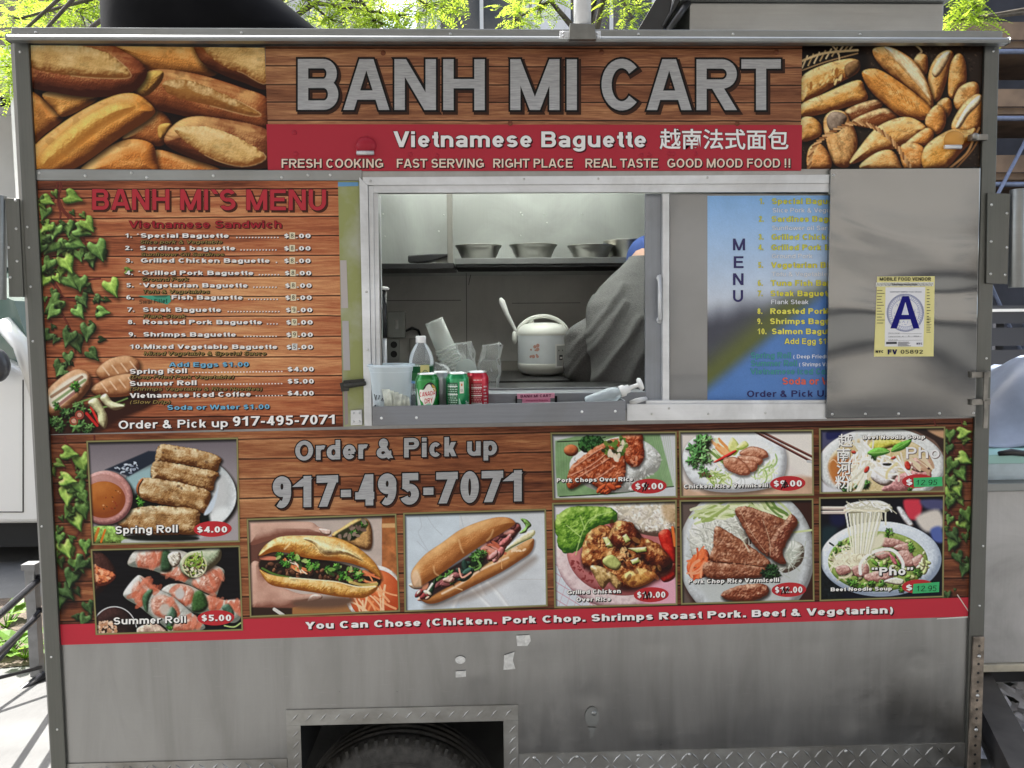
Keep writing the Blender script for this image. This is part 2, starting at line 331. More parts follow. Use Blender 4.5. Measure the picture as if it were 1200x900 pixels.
    def specks(s, n, region, size, cols, rot=None, el=2.0, a=.9, blob=False, seed=None):
        rng = np.random.RandomState(seed if seed is not None else s.rng.randint(1 << 30))
        p = pp(region); p = crom(p); lo = p.min(0); hi = p.max(0); k = 0; tries = 0
        while k < n and tries < n*30:
            tries += 1
            c = lo+(hi-lo)*rng.rand(2)
            if s.segd(np.array([c[0]]), np.array([c[1]]), p, True)[0] < 0: continue
            k += 1
            z = size*(.6+.8*rng.rand()); col = cols[rng.randint(len(cols))]
            e = eln(c[0], c[1], z*el, z, rng.rand()*180 if rot is None else rot+rng.randn()*18, 9)
            if blob: s.blob(e, col, r=z*.9, tex=(z, .1))
            else: s.poly(e, col, a=a, smooth=False)
    def strands(s, n, region, length, w, cols, ang=0, spread=60, curl=.5, a=.9, seed=3):
        rng = np.random.RandomState(seed); p = crom(pp(region)); lo = p.min(0); hi = p.max(0); k = 0; tries = 0
        while k < n and tries < n*30:
            tries += 1
            c = lo+(hi-lo)*rng.rand(2)
            if s.segd(np.array([c[0]]), np.array([c[1]]), p, True)[0] < 0: continue
            k += 1
            t = math.radians(ang+rng.uniform(-spread, spread)); L = length*(.6+.8*rng.rand()); d = np.array([math.cos(t), math.sin(t)]); nn = np.array([-d[1], d[0]])
            b = rng.uniform(-curl, curl)*L
            s.line([c-d*L/2, c-d*L*.2+nn*b*.6, c+d*L*.2+nn*b*.5, c+d*L/2-nn*b*.2], w*(.8+.5*rng.rand()), cols[rng.randint(len(cols))], a)
    def leaf(s, cx, cy, z, ang, col=(110, 150, 60), dark=(40, 70, 28)):
        q = pp('0,-.15 -.35,-.45 -.62,-.2 -.5,.25 -.2,.7 .05,1.1 .25,.65 .55,.2 .62,-.22 .33,-.45')*z
        t = math.radians(ang); c, sn = math.cos(t), math.sin(t); R = np.array([[c, sn], [-sn, c]])
        q = q@R+[cx, cy]
        s.blob(q, col, r=z*.22, dark=dark, tex=(z*.4, .24), grain=(ang+60, z*.9, z*.25, .16), shadow=(z*.12, z*.18, z*.3, .5), gain=1.0)
        tip = np.array([.03, .95])*z@R+[cx, cy]; b = np.array([0, -.1])*z@R+[cx, cy]
        vc = tuple(min(255, v*1.25+18) for v in col)
        s.line([b, tip], z*.05, vc, .34, smooth=False)
        for m in (-.45, .45):
            s.line([b, np.array([m, .25])*z@R+[cx, cy]], z*.035, vc, .24, smooth=False)
    def herb(s, cx, cy, z, cols=((70, 130, 45), (105, 165, 65), (45, 95, 35)), seed=0, n=7):
        rng = np.random.RandomState(seed+11)
        for i in range(n):
            a = rng.rand()*6.28; r = z*.6*rng.rand(); k = z*(.25+.3*rng.rand())
            q = [(cx+r*math.cos(a)+k*(1+.35*math.cos(5*t+a))*math.cos(t)*.8, cy+r*math.sin(a)+k*(1+.35*math.cos(5*t+a))*math.sin(t)*.8) for t in np.linspace(0, 6.28, 20)[:-1]]
            s.blob(q, cols[i % len(cols)], r=k*.5, tex=(z*.3, .2), smooth=False, shadow=(z*.05, z*.1, z*.2, .35))
    def grade(s, mul=1.0, noise=0.02, vign=0, con=1.14, sat=.97):
        b = s.img.copy()      # the crisp local contrast a printed photograph has
        for ax in (0, 1): b = (b+np.roll(b, 1, ax)+np.roll(b, -1, ax)+np.roll(b, 2, ax)+np.roll(b, -2, ax))/5
        s.img = s.img+.28*(s.img-b); s.img = np.clip((s.img-.5)*con+.5, 0, 1)*mul; g = s.img.mean(2, keepdims=True); s.img = g+(s.img-g)*sat
        if vign:
            e = np.minimum(np.minimum(s.u, 1-s.u)*s.img.shape[1], np.minimum(s.w, 1-s.w)*s.img.shape[0])
            s.img *= (1-vign*np.exp(-e/4.0))[..., None]
        s.img = np.clip(s.img*(1+noise*s.rng.randn(*s.img.shape[:2]))[..., None], 0, 1)
    def frame(s, col=(122, 116, 76), w=2.3):
        """printed olive border with the thin dark shade a framed picture has"""
        H, W = s.img.shape[:2]; q = s.v[2]/s.px
        ex = np.minimum(s.u, 1-s.u)*(W-1)/q; ey = np.minimum(s.w, 1-s.w)*(H-1)/q; e = np.minimum(ex, ey)
        top = s.w*(H-1)/q; lef = s.u*(W-1)/q
        k = np.maximum(1-sstep(w, w+4.5, top), .75*(1-sstep(w, w+3, lef)))
        s.img *= (1-.8*k)[..., None]
        al = 1-sstep(w-.7, w+.3, e)
        b = (0.78+.5*np.exp(-((e-w*.5)/(w*.3))**2))[..., None]
        s.img = s.img*(1-al[..., None])+np.clip(C3(*col)*b, 0, 1)*al[..., None]

def wood(c, planks, tint=(150, 96, 62), dark=(74, 40, 26), seed=0, bright=None):
    """red-brown boards printed on the vinyl; planks = seam rows in photo pixels at the left and the right end"""
    x = c.P[..., 0]; y = c.P[..., 1]
    idx = np.zeros(x.shape, int); near = np.full(x.shape, 99.); x0 = c.quad[:, 0].min(); x1 = c.quad[:, 0].max(); f = (x-x0)/(x1-x0)
    for yl, yr in planks:
        yy = yl+(yr-yl)*f; idx += (y > yy); near = np.minimum(near, np.abs(y-yy-.4*fbm(x/25, y*0+yl, seed+3, 2)))
    yv = y+3*fbm(x/70, y/14, seed+idx.max()+9, 2)
    g = fbm(x/46+idx*7.7, yv/2.6+idx*3.1, seed+1, 4)*.55+fbm(x/14+idx*3.3, yv/.9, seed+2, 2)*.4+fbm(x/90, yv/7+idx*5, seed+8, 2)*.6
    pl = hsh(idx, idx*0+seed, 7)*.24-.10
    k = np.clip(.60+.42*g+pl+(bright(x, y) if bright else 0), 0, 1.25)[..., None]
    k = np.clip(.58+(k-.58)*1.15, 0, 1.3); col = C3(*dark)+(C3(*tint)-C3(*dark))*np.minimum(k/.7, 1)+(C3(214, 158, 108)-C3(*tint))*np.clip((k-.7)/.6, 0, 1)
    seam = (1-sstep(.2, 1.15, near))[..., None]
    hl = np.exp(-((near-1.7)/.6)**2)[..., None]*.05
    c.img = np.clip(col*(1-.68*seam)+hl, 0, 1)

def LF(c, x, y, z, a, l, col, dkc):
    """a printed ivy leaf with the smaller leaves that grow about it"""
    for _ in range(2):
        k = c.rng.uniform(.3, .62); dx, dy = c.rng.randn(2)*z*.55; g = c.rng.uniform(.55, .9)
        c.leaf(x+dx, y+dy, z*k, a+c.rng.randn()*50, tuple(v*g for v in col), tuple(v*g for v in dkc))
    g = c.rng.uniform(.92, 1.25); c.leaf(x, y, z*c.rng.uniform(.85, 1.12), a+c.rng.randn()*9, tuple(min(255, v*g) for v in col), dkc)
def art_loaves():
    c = Canvas([(36, 53), (310, 56), (316, 199), (40, 198)], (0, 0, 3), 1.25, (40, 22, 14), 3)
    def loaf(p, mid, r, ang, **k): mid = tuple(min(255, v*1.22+8) for v in mid); c.blob(p, mid, r=r, mott=.45, hi=(250, 206, 136), tex=(30, .07), grain=(ang, 60, 10, .12), shadow=(4, 10, 20, .75), bump=1.0, **k)
    def cut(p, mid=(222, 182, 116)):
        c.blob(p, mid, r=34, dark=(140, 88, 44), hi=(250, 222, 168), mott=.4, tex=(34, .14), bump=.7, wob=3, grain=(15, 40, 12, .14))
        q = crom(pp(p)); k = len(q); i = q[:, 1].argmax(); w = [q[(i+j) % k] for j in range(-k//5, k//5)]
        c.line(w, 3.6, (232, 204, 152), .5, soft=3, smooth=False)
    loaf('330,140 520,146 700,150 770,255 640,275 520,250 430,205', (178, 120, 58), 60, 8)
    loaf('700,130 945,130 945,306 850,288 760,252 700,205', (120, 68, 38), 60, 15)
    cut('718,140 940,150 940,292 850,255 790,235 722,182')
    loaf('100,330 160,355 225,410 160,470 95,510', (176, 116, 56), 45, 40)
    loaf('150,330 250,316 345,345 230,410 190,385', (184, 128, 62), 35, -15)
    loaf('430,485 540,385 605,440 575,510 500,505', (142, 84, 42), 40, -30); c.blob('560,440 600,435 590,470 565,490 555,470', (200, 150, 76), r=18)
    loaf('475,325 490,270 560,243 700,262 850,308 945,352 945,462 800,442 620,402 530,378', (132, 74, 40), 62, 14)
    c.blob('482,318 515,258 572,250 566,290 515,338', (206, 156, 78), r=30, bump=2)
    cut('572,292 650,280 760,318 910,395 880,408 740,372 610,338', (176, 124, 66))
    loaf('90,140 330,140 440,182 514,240 502,292 452,328 330,342 200,326 90,290', (126, 68, 40), 66, 8)
    cut('95,158 250,156 380,188 462,265 380,276 220,262 95,230')
    loaf('540,530 640,548 770,592 760,620 530,620', (160, 92, 40), 30, 15)
    loaf('280,620 360,532 450,490 532,504 550,562 540,620', (174, 108, 48), 56, -20)
    loaf('90,545 230,425 370,348 470,328 538,375 532,412 420,486 260,594 90,640', (190, 126, 56), 58, -33)
    c.blob('150,540 260,440 380,372 450,362 470,385 360,450 230,550 150,592', (214, 158, 80), r=40, dark=(176, 116, 50), tex=(20, .1), bump=3, soft=24)
    c.line('140,508 250,418 380,346 460,333 530,372', 5, (226, 180, 104), .5, soft=4)
    loaf('578,502 600,450 660,413 760,414 950,462 950,580 850,592 740,577 640,542', (112, 62, 36), 58, 14)
    cut('612,455 720,445 820,475 935,550 850,586 720,545')
    c.grade(.94, .016); return c
def art_basket():
    c = Canvas([(940, 54), (1153, 54), (1151, 197), (938, 198)], (900, 0, 4), 1.25, (52, 40, 32), 5)
    c.specks(900, '150,200 1030,200 1030,820 150,820', 3, [(70, 56, 44), (34, 24, 20), (84, 68, 54)])
    c.poly('150,200 420,215 470,320 430,480 350,520 180,560 150,700', (26, 18, 14), soft=20)
    for i in range(9):
        c.line([(160+i*28, 318-i*11), (185+i*28, 262-i*8)], 7, [(214, 190, 150), (176, 148, 106)][i % 2], smooth=False)
    c.line('150,290 260,250 420,235', 11, (206, 180, 136)); c.line('160,330 270,290 420,250', 6, (160, 130, 92)); c.line('300,212 330,250 335,290', 8, (196, 170, 130)); c.line('690,210 720,240 700,260', 9, (186, 160, 120))
    def lf(p, mid, r=38, ang=0): c.blob(p, tuple(min(255, v*1.08+6) for v in mid), r=r, mott=.5, tex=(18, .10), grain=(ang, 40, 9, .14), shadow=(6, 10, 18, .8), bump=1.0, hi=(255, 228, 170), dark=(96, 50, 20))
    lf('680,290 705,255 745,262 748,330 730,350 690,320', (196, 140, 74))
    lf('750,400 760,320 800,255 850,235 870,260 850,330 825,420 800,470 770,470', (206, 148, 78), 38, -60); c.blob('770,330 810,262 850,240 852,270 810,345 782,362', (244, 214, 164), r=20)
    lf('845,440 850,330 870,270 900,250 925,290 930,380 900,420 870,462', (204, 146, 74), 38, -75)
    lf('870,480 890,420 930,390 975,385 990,420 975,470 900,520', (198, 138, 72), 34, -30)
    lf('860,600 880,540 930,470 985,440 1012,470 1005,560 975,620 900,640', (212, 152, 80), 42, -50); c.blob('880,590 930,500 990,446 998,480 940,540 900,600', (250, 226, 180), r=20)
    lf('790,500 815,465 850,462 862,510 830,560', (190, 128, 62), 30)
    lf('160,360 270,300 380,275 428,290 420,340 330,392 200,468 155,470', (214, 162, 88), 44, -20)
    c.specks(26, '190,390 330,320 400,330 210,440', 5, [(246, 216, 150), (170, 110, 50)], rot=-65, el=3)
    c.blob('360,310 420,280 430,320 375,365', (140, 104, 66), r=24)
    lf('155,490 260,440 420,375 455,420 462,470 360,505 230,540 155,545', (210, 152, 76), 44, -16)
    lf('360,520 480,470 540,480 500,530 400,570', (120, 66, 34), 30, -15); lf('390,570 520,510 590,520 600,560 480,600', (130, 72, 36), 30, -15)
    lf('490,235 545,218 610,235 690,290 742,370 775,470 760,510 690,440 600,370 520,300', (208, 152, 84), 46, 50)
    c.blob('545,222 610,240 690,300 740,380 762,470 700,400 620,310', (250, 232, 192), r=26, dark=(190, 140, 80), grain=(52, 40, 6, .2))
    lf('440,345 480,322 540,335 640,400 740,480 775,530 760,560 700,562 620,545 560,500 480,425', (214, 146, 68), 56, 42)
    for i in range(14):
        c.line([(500+i*17, 345+i*13), (520+i*16, 372+i*13)], 4, (170, 98, 40), .5, smooth=False)
    lf('155,560 210,550 250,590 240,640 155,660', (202, 146, 76), 34)
    lf('745,540 790,492 830,520 830,590 790,630 740,590', (206, 140, 68), 34)
    lf('260,570 300,520 360,525 385,570 400,590 420,660 405,740 370,785 310,770 280,690', (206, 156, 96), 46, 75); c.blob('275,560 300,525 350,530 370,560 330,620 290,610', (150, 130, 112), r=30)
    lf('385,770 430,690 520,590 640,548 720,575 740,620 640,680 520,720', (220, 164, 92), 50, -28); lf('640,680 740,600 778,630 740,680', (206, 138, 66), 30)
    lf('620,690 680,668 735,700 735,785 640,790', (208, 140, 70), 40); lf('190,700 240,670 290,730 290,790 190,790', (214, 150, 84), 40)
    lf('430,790 500,720 580,705 620,770 610,800', (218, 160, 90), 36); lf('735,690 850,610 930,610 970,600 975,640 900,720 830,790 730,790', (212, 152, 70), 46, -35)
    q = [(205+i*3, 790-i*14) for i in range(2)]
    arch = crom(pp('192,790 210,700 280,630 390,580 480,590 560,640 620,710 670,790'), False, 6)
    for i in range(0, len(arch)-1):
        a, b = arch[i], arch[i+1]; m = (a+b)/2; d = (b-a)/np.linalg.norm(b-a); nn = np.array([-d[1], d[0]])
        c.line([m-d*13-nn*7, m+d*13+nn*7], 9, [(190, 142, 92), (150, 100, 60), (216, 170, 118)][i % 3], smooth=False)
    c.line('850,790 930,720 965,650 990,600', 10, (176, 130, 84)); c.line('880,790 960,700 1000,620', 7, (140, 98, 60))
    c.grade(.95, .016, .25); return c
def art_spring():
    c = Canvas([(100.9, 516.4), (279, 512.5), (281.4, 635.4), (107.5, 639)], (100, 510, 6.486), 1.5, (150, 144, 148), 7)
    H = np.clip((c.Y-40)/400, 0, 1)[..., None]; c.img = C3(120, 112, 118)*(1-H)+C3(172, 164, 166)*H
    c.blob(eln(720, 430, 430, 310, 8), (176, 184, 186), r=60, dark=(70, 80, 84), hi=(236, 240, 242), light=(.6, .1, .5), shadow=(14, 18, 26, .9))
    c.poly(eln(690, 420, 380, 262, 8), (120, 132, 134), soft=30); c.poly('880,330 1060,300 1110,470 1040,600 900,640', (204, 206, 206), soft=50)
    c.poly('1000,560 1090,560 1040,660 900,760 760,800 880,690', (232, 236, 236), soft=26)
    c.poly('300,330 520,240 560,330 420,400 330,400', (156, 186, 190), soft=20)
    c.poly('150,262 480,120 535,122 528,205 330,312 215,272', (44, 52, 66), soft=8, smooth=False); c.specks(26, '220,250 400,200 400,250 300,300', 6, [(206, 214, 224), (150, 160, 176)])
    c.poly('330,560 420,440 900,560 940,600 880,700 300,700', (22, 30, 24), soft=18); c.herb(420, 510, 60, seed=4)
    T = dict(r=62, mott=.35, tex=(46, .22), bump=2.0, wob=5, shadow=(6, 14, 20, .8), dark=(92, 54, 24), hi=(240, 226, 190))
    def roll(p, ang):
        c.blob(p, (188, 146, 96), grain=(ang, 80, 16, .2), **T)
        c.specks(34, p, 7, [(240, 228, 196), (150, 92, 44), (214, 180, 130), (226, 206, 166)], rot=ang, a=.26)
        c.specks(10, p, 9, [(116, 70, 34), (90, 60, 44)], a=.55, el=1.3)
    roll('560,80 640,72 900,120 1030,170 1020,215 985,275 800,232 600,206 535,205 538,140', 12)
    roll('520,205 640,208 860,250 1010,285 985,345 950,425 780,382 600,345 505,325', 12)
    roll('420,332 520,328 740,365 940,425 945,500 915,592 760,556 520,512 415,470 395,400', 12); c.blob('425,332 442,338 410,400 412,460 388,430 392,380', (150, 84, 44), r=20)
    roll('320,572 480,540 680,545 850,565 868,640 860,745 700,755 420,760 255,690 255,630', 3)
    c.poly('900,600 990,440 1012,380 1000,470 960,580', (206, 216, 226), soft=8)
    c.blob(eln(150, 475, 210, 205, 0), (204, 150, 142), r=34, dark=(120, 76, 76), hi=(246, 206, 200), shadow=(14, 12, 20, .8))
    c.blob(eln(130, 470, 182, 172, 0), (190, 140, 132), r=60, dark=(190, 130, 120), hi=(206, 160, 152)); c.blob(eln(140, 490, 165, 140, 0), (176, 104, 48), r=120, dark=(146, 78, 40), hi=(204, 132, 70), tex=(60, .1))
    c.specks(16, '90,520 230,420 270,470 200,580', 5, [(150, 60, 40), (220, 170, 120), (90, 60, 30)], el=1.3)
    c.blob('40,710 120,690 240,700 320,770 330,830 40,830', (140, 176, 90), r=50, tex=(20, .3)); c.line('120,810 150,720', 16, (216, 122, 44)); c.line('70,800 100,710', 22, (206, 130, 60))
    c.poly('300,790 440,790 620,800 620,830 300,830', (196, 200, 196), soft=6); c.poly('330,760 800,765 820,800 400,800', (26, 30, 26), soft=12)
    c.grade(.93, .016); c.frame(); return c
def shrimp(c, p, ang):
    c.blob(p, (216, 160, 138), r=46, dark=(168, 92, 70), hi=(246, 226, 214), tex=(22, .24), grain=(ang+90, 60, 22, .25), bump=5, soft=14)
    c.specks(9, p, 15, [(206, 108, 78), (226, 140, 112)], rot=ang+90, el=2.6, a=.55)
def art_summer():
    c = Canvas([(106, 643.5), (281.4, 639), (285, 739), (112, 744.3)], (100, 635, 6.316), 1.5, (22, 20, 24), 9)
    c.img *= (1+.35*fbm(c.X/120, c.Y/16, 4, 3))[..., None]
    W = dict(r=70, dark=(120, 126, 116), hi=(240, 240, 236), tex=(36, .16), bump=4, shadow=(6, 12, 26, .8))
    p = '380,60 520,40 700,60 900,150 1020,200 1020,260 990,340 965,400 880,370 700,290 480,205 330,180 320,130'
    c.blob(p, (190, 184, 172), **W); shrimp(c, '390,90 470,50 570,70 575,150 500,195 390,180', 10); shrimp(c, '560,230 690,190 780,250 720,290 620,262', 20); shrimp(c, '790,300 900,200 1000,210 1010,290 950,385 840,350', -40)
    c.blob('575,60 640,90 640,210 560,210', (58, 86, 58), r=40, soft=14); c.blob('610,100 690,70 710,140 650,190', (226, 222, 206), r=30, tex=(10, .3))
    c.blob('560,390 620,315 760,320 900,390 1020,430 1150,440 1150,560 1080,600 960,530 840,530 720,500', (196, 190, 178), **W)
    shrimp(c, '640,345 720,312 800,360 790,440 730,475 640,410', 30); shrimp(c, '900,400 1010,430 1000,490 920,500', 20); c.blob('805,380 870,370 910,470 860,520 790,510', (62, 96, 50), r=36, soft=12); shrimp(c, '1040,440 1150,430 1150,520 1080,500', 0)
    c.poly(eln(700, 385, 36, 42), (206, 200, 196), soft=12)
    c.blob('1010,490 1060,460 1100,520 1080,560', (80, 110, 90), r=24, soft=10)
    p = '370,262 420,254 520,340 640,400 760,500 860,590 870,650 640,690 600,640 480,545 400,480 300,420 285,370'
    c.blob(p, (202, 202, 196), **W); shrimp(c, '350,340 400,290 440,380 420,480 350,410', 60); shrimp(c, '490,430 560,390 650,430 700,520 660,560 560,560 500,520', 50); shrimp(c, '650,600 760,540 850,610 800,650 660,660', 20); shrimp(c, '410,262 470,290 540,360 480,350', 40)
    c.blob('425,400 480,352 500,370 470,440 460,520 430,480', (70, 104, 74), r=26, soft=10); c.blob('600,540 640,480 680,540 640,640 600,620', (84, 116, 92), r=30, soft=10); c.poly(eln(590, 500, 40, 44), (200, 204, 196), soft=14, a=.8)
    c.blob('700,150 760,80 860,60 960,40 1005,60 1000,130 940,190 860,240 780,266 720,230', (176, 190, 158), r=60, hi=(236, 236, 214), shadow=(4, 10, 20, .6))
    c.poly(eln(808, 172, 92, 92, 0), (214, 212, 176), soft=6); c.poly(eln(808, 176, 80, 80), (60, 66, 34), soft=6); c.specks(90, eln(808, 176, 76, 76), 6, [(228, 218, 190), (90, 110, 48), (170, 190, 90), (240, 234, 214), (120, 90, 64)], el=2.4); c.strands(14, eln(800, 130, 60, 40), 60, 7, [(176, 200, 96), (120, 160, 60)], -40, 50)
    c.blob('385,640 480,600 560,625 600,690 385,690', (206, 178, 160), r=40, tex=(20, .25)); c.herb(620, 640, 30, seed=2)
    c.blob('40,85 120,80 200,160 230,250 160,330 80,410 40,420', (80, 50, 44), r=70); c.blob('50,170 110,190 190,220 225,260 150,320 60,310', (214, 120, 84), r=40, tex=(14, .35), bump=5); c.specks(20, '60,180 200,220 150,300 60,300', 8, [(250, 190, 150), (226, 140, 90)])
    c.blob(eln(210, 660, 170, 180), (52, 34, 32), r=90, hi=(90, 60, 56)); c.line(eln(215, 660, 165, 180, 0, 24, 190, 350), 7, (210, 212, 214)); c.specks(60, '90,600 200,590 240,680 80,680', 9, [(226, 188, 156), (196, 146, 112), (240, 214, 190)], el=1.5)
    c.line('1030,620 1100,630 1150,600', 10, (180, 200, 130))
    c.grade(.93, .016); c.frame(); return c
def art_hand():
    c = Canvas([(288.9, 607.8), (464.6, 601.8), (469, 717), (292.7, 723.7)], (290, 600, 6.667), 1.5, (196, 180, 170), 11)
    c.img *= (1+.06*fbm(c.X/90, c.Y/60, 3, 3))[..., None]
    c.poly('1050,20 1200,20 1200,830 1050,830', (170, 108, 66), tex=(60, .3), smooth=False); c.poly('1050,90 1160,88 1160,122 1050,124', (214, 170, 120), soft=6, smooth=False); c.poly('300,740 900,700 1100,830 300,830', (168, 118, 74), soft=20)
    S = dict(r=80, dark=(132, 86, 72), hi=(226, 190, 172), tex=(60, .1))
    c.poly('10,220 200,180 300,260 140,430 10,420', (110, 74, 64), soft=30)
    c.blob('10,60 180,50 360,70 500,80 560,118 640,140 650,172 600,192 420,182 250,200 140,230 10,250', (204, 166, 148), **S); c.blob('560,130 645,140 648,176 590,172', (226, 196, 182), r=14)
    c.blob('660,190 740,120 860,50 940,60 975,160 960,290 840,270', (204, 160, 104), r=46, shadow=(4, 8, 14, .5)); c.poly('680,190 800,110 900,60 945,90 900,160 810,225', (60, 62, 40), soft=8); c.herb(820, 170, 60, seed=5, n=9); c.herb(905, 90, 40, seed=6); c.specks(14, '720,180 900,70 900,150 800,220', 12, [(120, 96, 88), (150, 130, 116)])
    c.blob('20,430 90,390 150,520 300,600 420,640 560,640 578,672 500,700 360,745 200,760 20,735', (200, 158, 140), **S); c.blob('500,650 575,648 575,680 470,710', (226, 192, 178), r=16)
    c.blob(eln(990, 640, 230, 225, 0), (226, 220, 212), r=30); c.blob(eln(1000, 650, 205, 200), (214, 112, 66), r=150, dark=(186, 80, 44), hi=(236, 146, 96), tex=(50, .1)); c.strands(26, eln(990, 680, 170, 130), 170, 14, [(244, 176, 128), (238, 150, 96), (248, 206, 166)], 60, 50, .15)
    c.poly('20,745 350,750 350,830 20,830', (60, 44, 36), soft=8, smooth=False); c.line('210,760 300,820', 26, (210, 206, 200)); c.poly('380,690 800,660 760,740 420,750', (110, 84, 70), soft=30)
    c.poly('110,370 280,330 520,360 800,420 1030,520 1010,590 900,590 600,540 300,510 110,460', (44, 34, 26), soft=10)
    c.specks(70, '130,400 400,440 700,470 1000,540 980,570 600,530 300,500', 15, [(96, 62, 44), (70, 46, 34), (126, 84, 60), (52, 34, 26)], el=1.4, blob=True)
    c.poly('100,345 220,350 220,375 110,372', (214, 130, 104), soft=6); c.line('115,440 220,490 340,512', 16, (90, 120, 56))
    c.blob('95,320 150,250 250,195 400,185 620,190 740,215 880,290 990,390 1042,480 1040,522 940,450 800,400 660,380 560,372 430,352 330,322 210,312 100,345', (226, 172, 90), mott=.5, r=74, dark=(150, 88, 34), hi=(252, 236, 180), tex=(44, .2), grain=(18, 90, 18, .14), bump=4, shadow=(2, 14, 20, .6))
    c.blob('440,210 520,250 600,330 760,330 900,380 800,300 640,250 500,205', (246, 228, 172), r=40, soft=26, tex=(26, .2)); c.line('290,290 330,250', 10, (250, 236, 196), .7, soft=6); c.line('560,310 600,350', 8, (150, 92, 44), .6, soft=5)
    c.strands(10, '320,380 460,440 440,480 330,420', 110, 11, [(232, 140, 86), (240, 176, 130), (240, 226, 206)], 35, 20, .2); c.strands(8, '860,440 1020,510 1010,570 880,560', 110, 12, [(224, 128, 84), (236, 160, 110)], 25, 20, .2)
    for x, y, z, s in [(250, 340, 50, 1), (290, 410, 55, 2), (350, 350, 45, 3), (480, 420, 55, 4), (540, 430, 45, 9), (690, 425, 62, 5), (745, 500, 60, 6), (860, 480, 60, 7), (400, 370, 40, 8), (620, 450, 40, 10)]: c.herb(x, y, z, seed=s)
    c.specks(30, '260,330 900,470 860,540 300,440', 11, [(140, 190, 90), (54, 84, 40), (190, 210, 130)], a=.8)
    c.blob('96,450 180,490 330,512 560,530 700,545 860,580 1010,570 1000,620 920,668 850,672 700,660 520,630 330,600 190,572 130,520', (222, 168, 86), mott=.5, r=56, dark=(140, 82, 32), hi=(250, 226, 170), tex=(40, .18), grain=(95, 30, 14, .12), bump=4)
    c.line('330,513 560,532 700,546 860,584 1000,582', 9, (252, 240, 210), .8); c.line('800,545 900,570 1010,560', 22, (226, 200, 120), .8)
    c.grade(.95, .016); c.frame(); return c
def art_sub():
    c = Canvas([(472.2, 600.8), (640, 596), (642, 710.7), (473.8, 717.4)], (470, 595, 6.857), 1.5, (208, 212, 216), 13)
    f = fbm(c.X/170, c.Y/110, 5, 4); c.img += (.05*f)[..., None]; c.img[c.X < 470] *= np.array([.97, 1, 1.02])
    for p in ['150,70 165,150 140,210 220,350', '210,70 260,150 330,220', '130,270 230,370', '480,70 500,150']: c.line(p, 5, (176, 184, 192), .6, soft=6)
    for p in ['560,640 640,720 720,800', '680,580 780,690 860,800', '480,680 420,790', '620,600 660,690']: c.line(p, 26, (240, 242, 242), .8, soft=22); c.line(pp(p)+[22, 6], 12, (190, 190, 194), .5, soft=12)
    c.line('740,575 1160,575', 4, (190, 188, 186), .7)
    c.poly('200,780 500,690 800,560 1040,400 1080,430 900,560 600,720 260,810', (130, 112, 100), soft=36, a=.6)
    c.blob('90,600 60,620 110,655 190,640 150,560', (238, 214, 186), r=24)
    c.blob('150,720 260,640 560,490 820,370 1040,250 1068,290 1040,360 960,420 800,520 560,640 330,750 230,772 170,750', (196, 136, 80), r=50, dark=(130, 78, 40), hi=(228, 184, 132), tex=(40, .1), shadow=(6, 10, 16, .4))
    c.line('330,690 480,610 640,500 860,400', 16, (244, 226, 204), .8, soft=8); c.specks(9, '900,310 990,300 980,350 900,360', 8, [(240, 214, 180)]); c.line('430,640 490,660', 10, (236, 204, 160), .7); c.line('805,420 810,490', 7, (226, 180, 130), .8)
    c.poly('150,700 210,600 400,480 620,340 800,190 920,120 960,160 900,260 720,430 520,560 300,680 200,740', (56, 40, 40), soft=10)
    c.blob('700,420 860,300 1000,200 1070,180 1060,230 900,320 760,420', (228, 220, 176), r=24, dark=(160, 156, 110)); c.line('740,412 880,320 1050,240', 7, (90, 110, 70))
    c.specks(34, '660,320 800,210 920,130 950,160 880,250 720,410', 26, [(120, 66, 70), (150, 86, 84), (96, 52, 56), (206, 140, 130)], rot=-40, el=1.7, blob=True)
    c.strands(9, '700,300 820,300 780,390 690,380', 90, 20, [(206, 112, 84), (226, 160, 140), (214, 130, 100)], 30, 25, .2); c.specks(8, '720,390 800,340 860,230 890,230 780,400', 22, [(214, 150, 146), (190, 112, 110)], rot=-50, blob=True)
    for x, y, z, s in [(610, 400, 90, 1), (640, 370, 60, 2), (400, 560, 70, 3), (310, 555, 50, 4), (600, 470, 60, 8)]: c.herb(x, y, z, ((84, 130, 58), (116, 160, 84), (60, 100, 46)), s, 9)
    c.poly(eln(590, 452, 40, 20, -10), (30, 46, 28), soft=6); c.line('550,470 590,500 640,470 620,430', 14, (126, 166, 92))
    c.specks(8, '480,470 580,450 560,510 500,560', 26, [(44, 70, 60), (60, 96, 84)], blob=True); c.specks(14, '290,610 460,530 480,560 330,660', 18, [(150, 92, 92), (222, 170, 156), (120, 70, 70)], rot=-35, blob=True)
    c.blob('200,720 270,570 280,600 250,700 220,735', (40, 66, 44), r=20); c.line('190,700 230,640 250,610', 16, (232, 234, 218)); c.specks(9, '140,680 230,690 220,730 160,730', 16, [(226, 170, 150), (236, 230, 210), (140, 60, 60)], blob=True); c.line('465,490 490,560 560,520', 14, (230, 170, 150)); c.poly('180,600 220,600 210,650 170,660', (206, 140, 110), soft=8)
    c.blob('950,205 1000,150 960,90 1010,95 1048,140 1020,170 1000,200', (126, 166, 88), r=24, tex=(16, .25))
    c.blob('80,540 110,470 200,370 330,280 470,180 620,115 760,78 860,80 912,110 905,140 800,210 690,275 560,360 430,450 300,545 190,610 150,632 100,630', (196, 132, 78), r=86, dark=(140, 84, 42), hi=(236, 190, 132), tex=(60, .12), grain=(-32, 120, 24, .08), bump=2, shadow=(4, 8, 16, .5))
    for p in ['262,470 270,520 300,545', '740,180 720,230 690,262', '130,520 150,570 155,625', '465,260 480,320 500,360']: c.line(p, 12, (236, 200, 152), .6, soft=9)
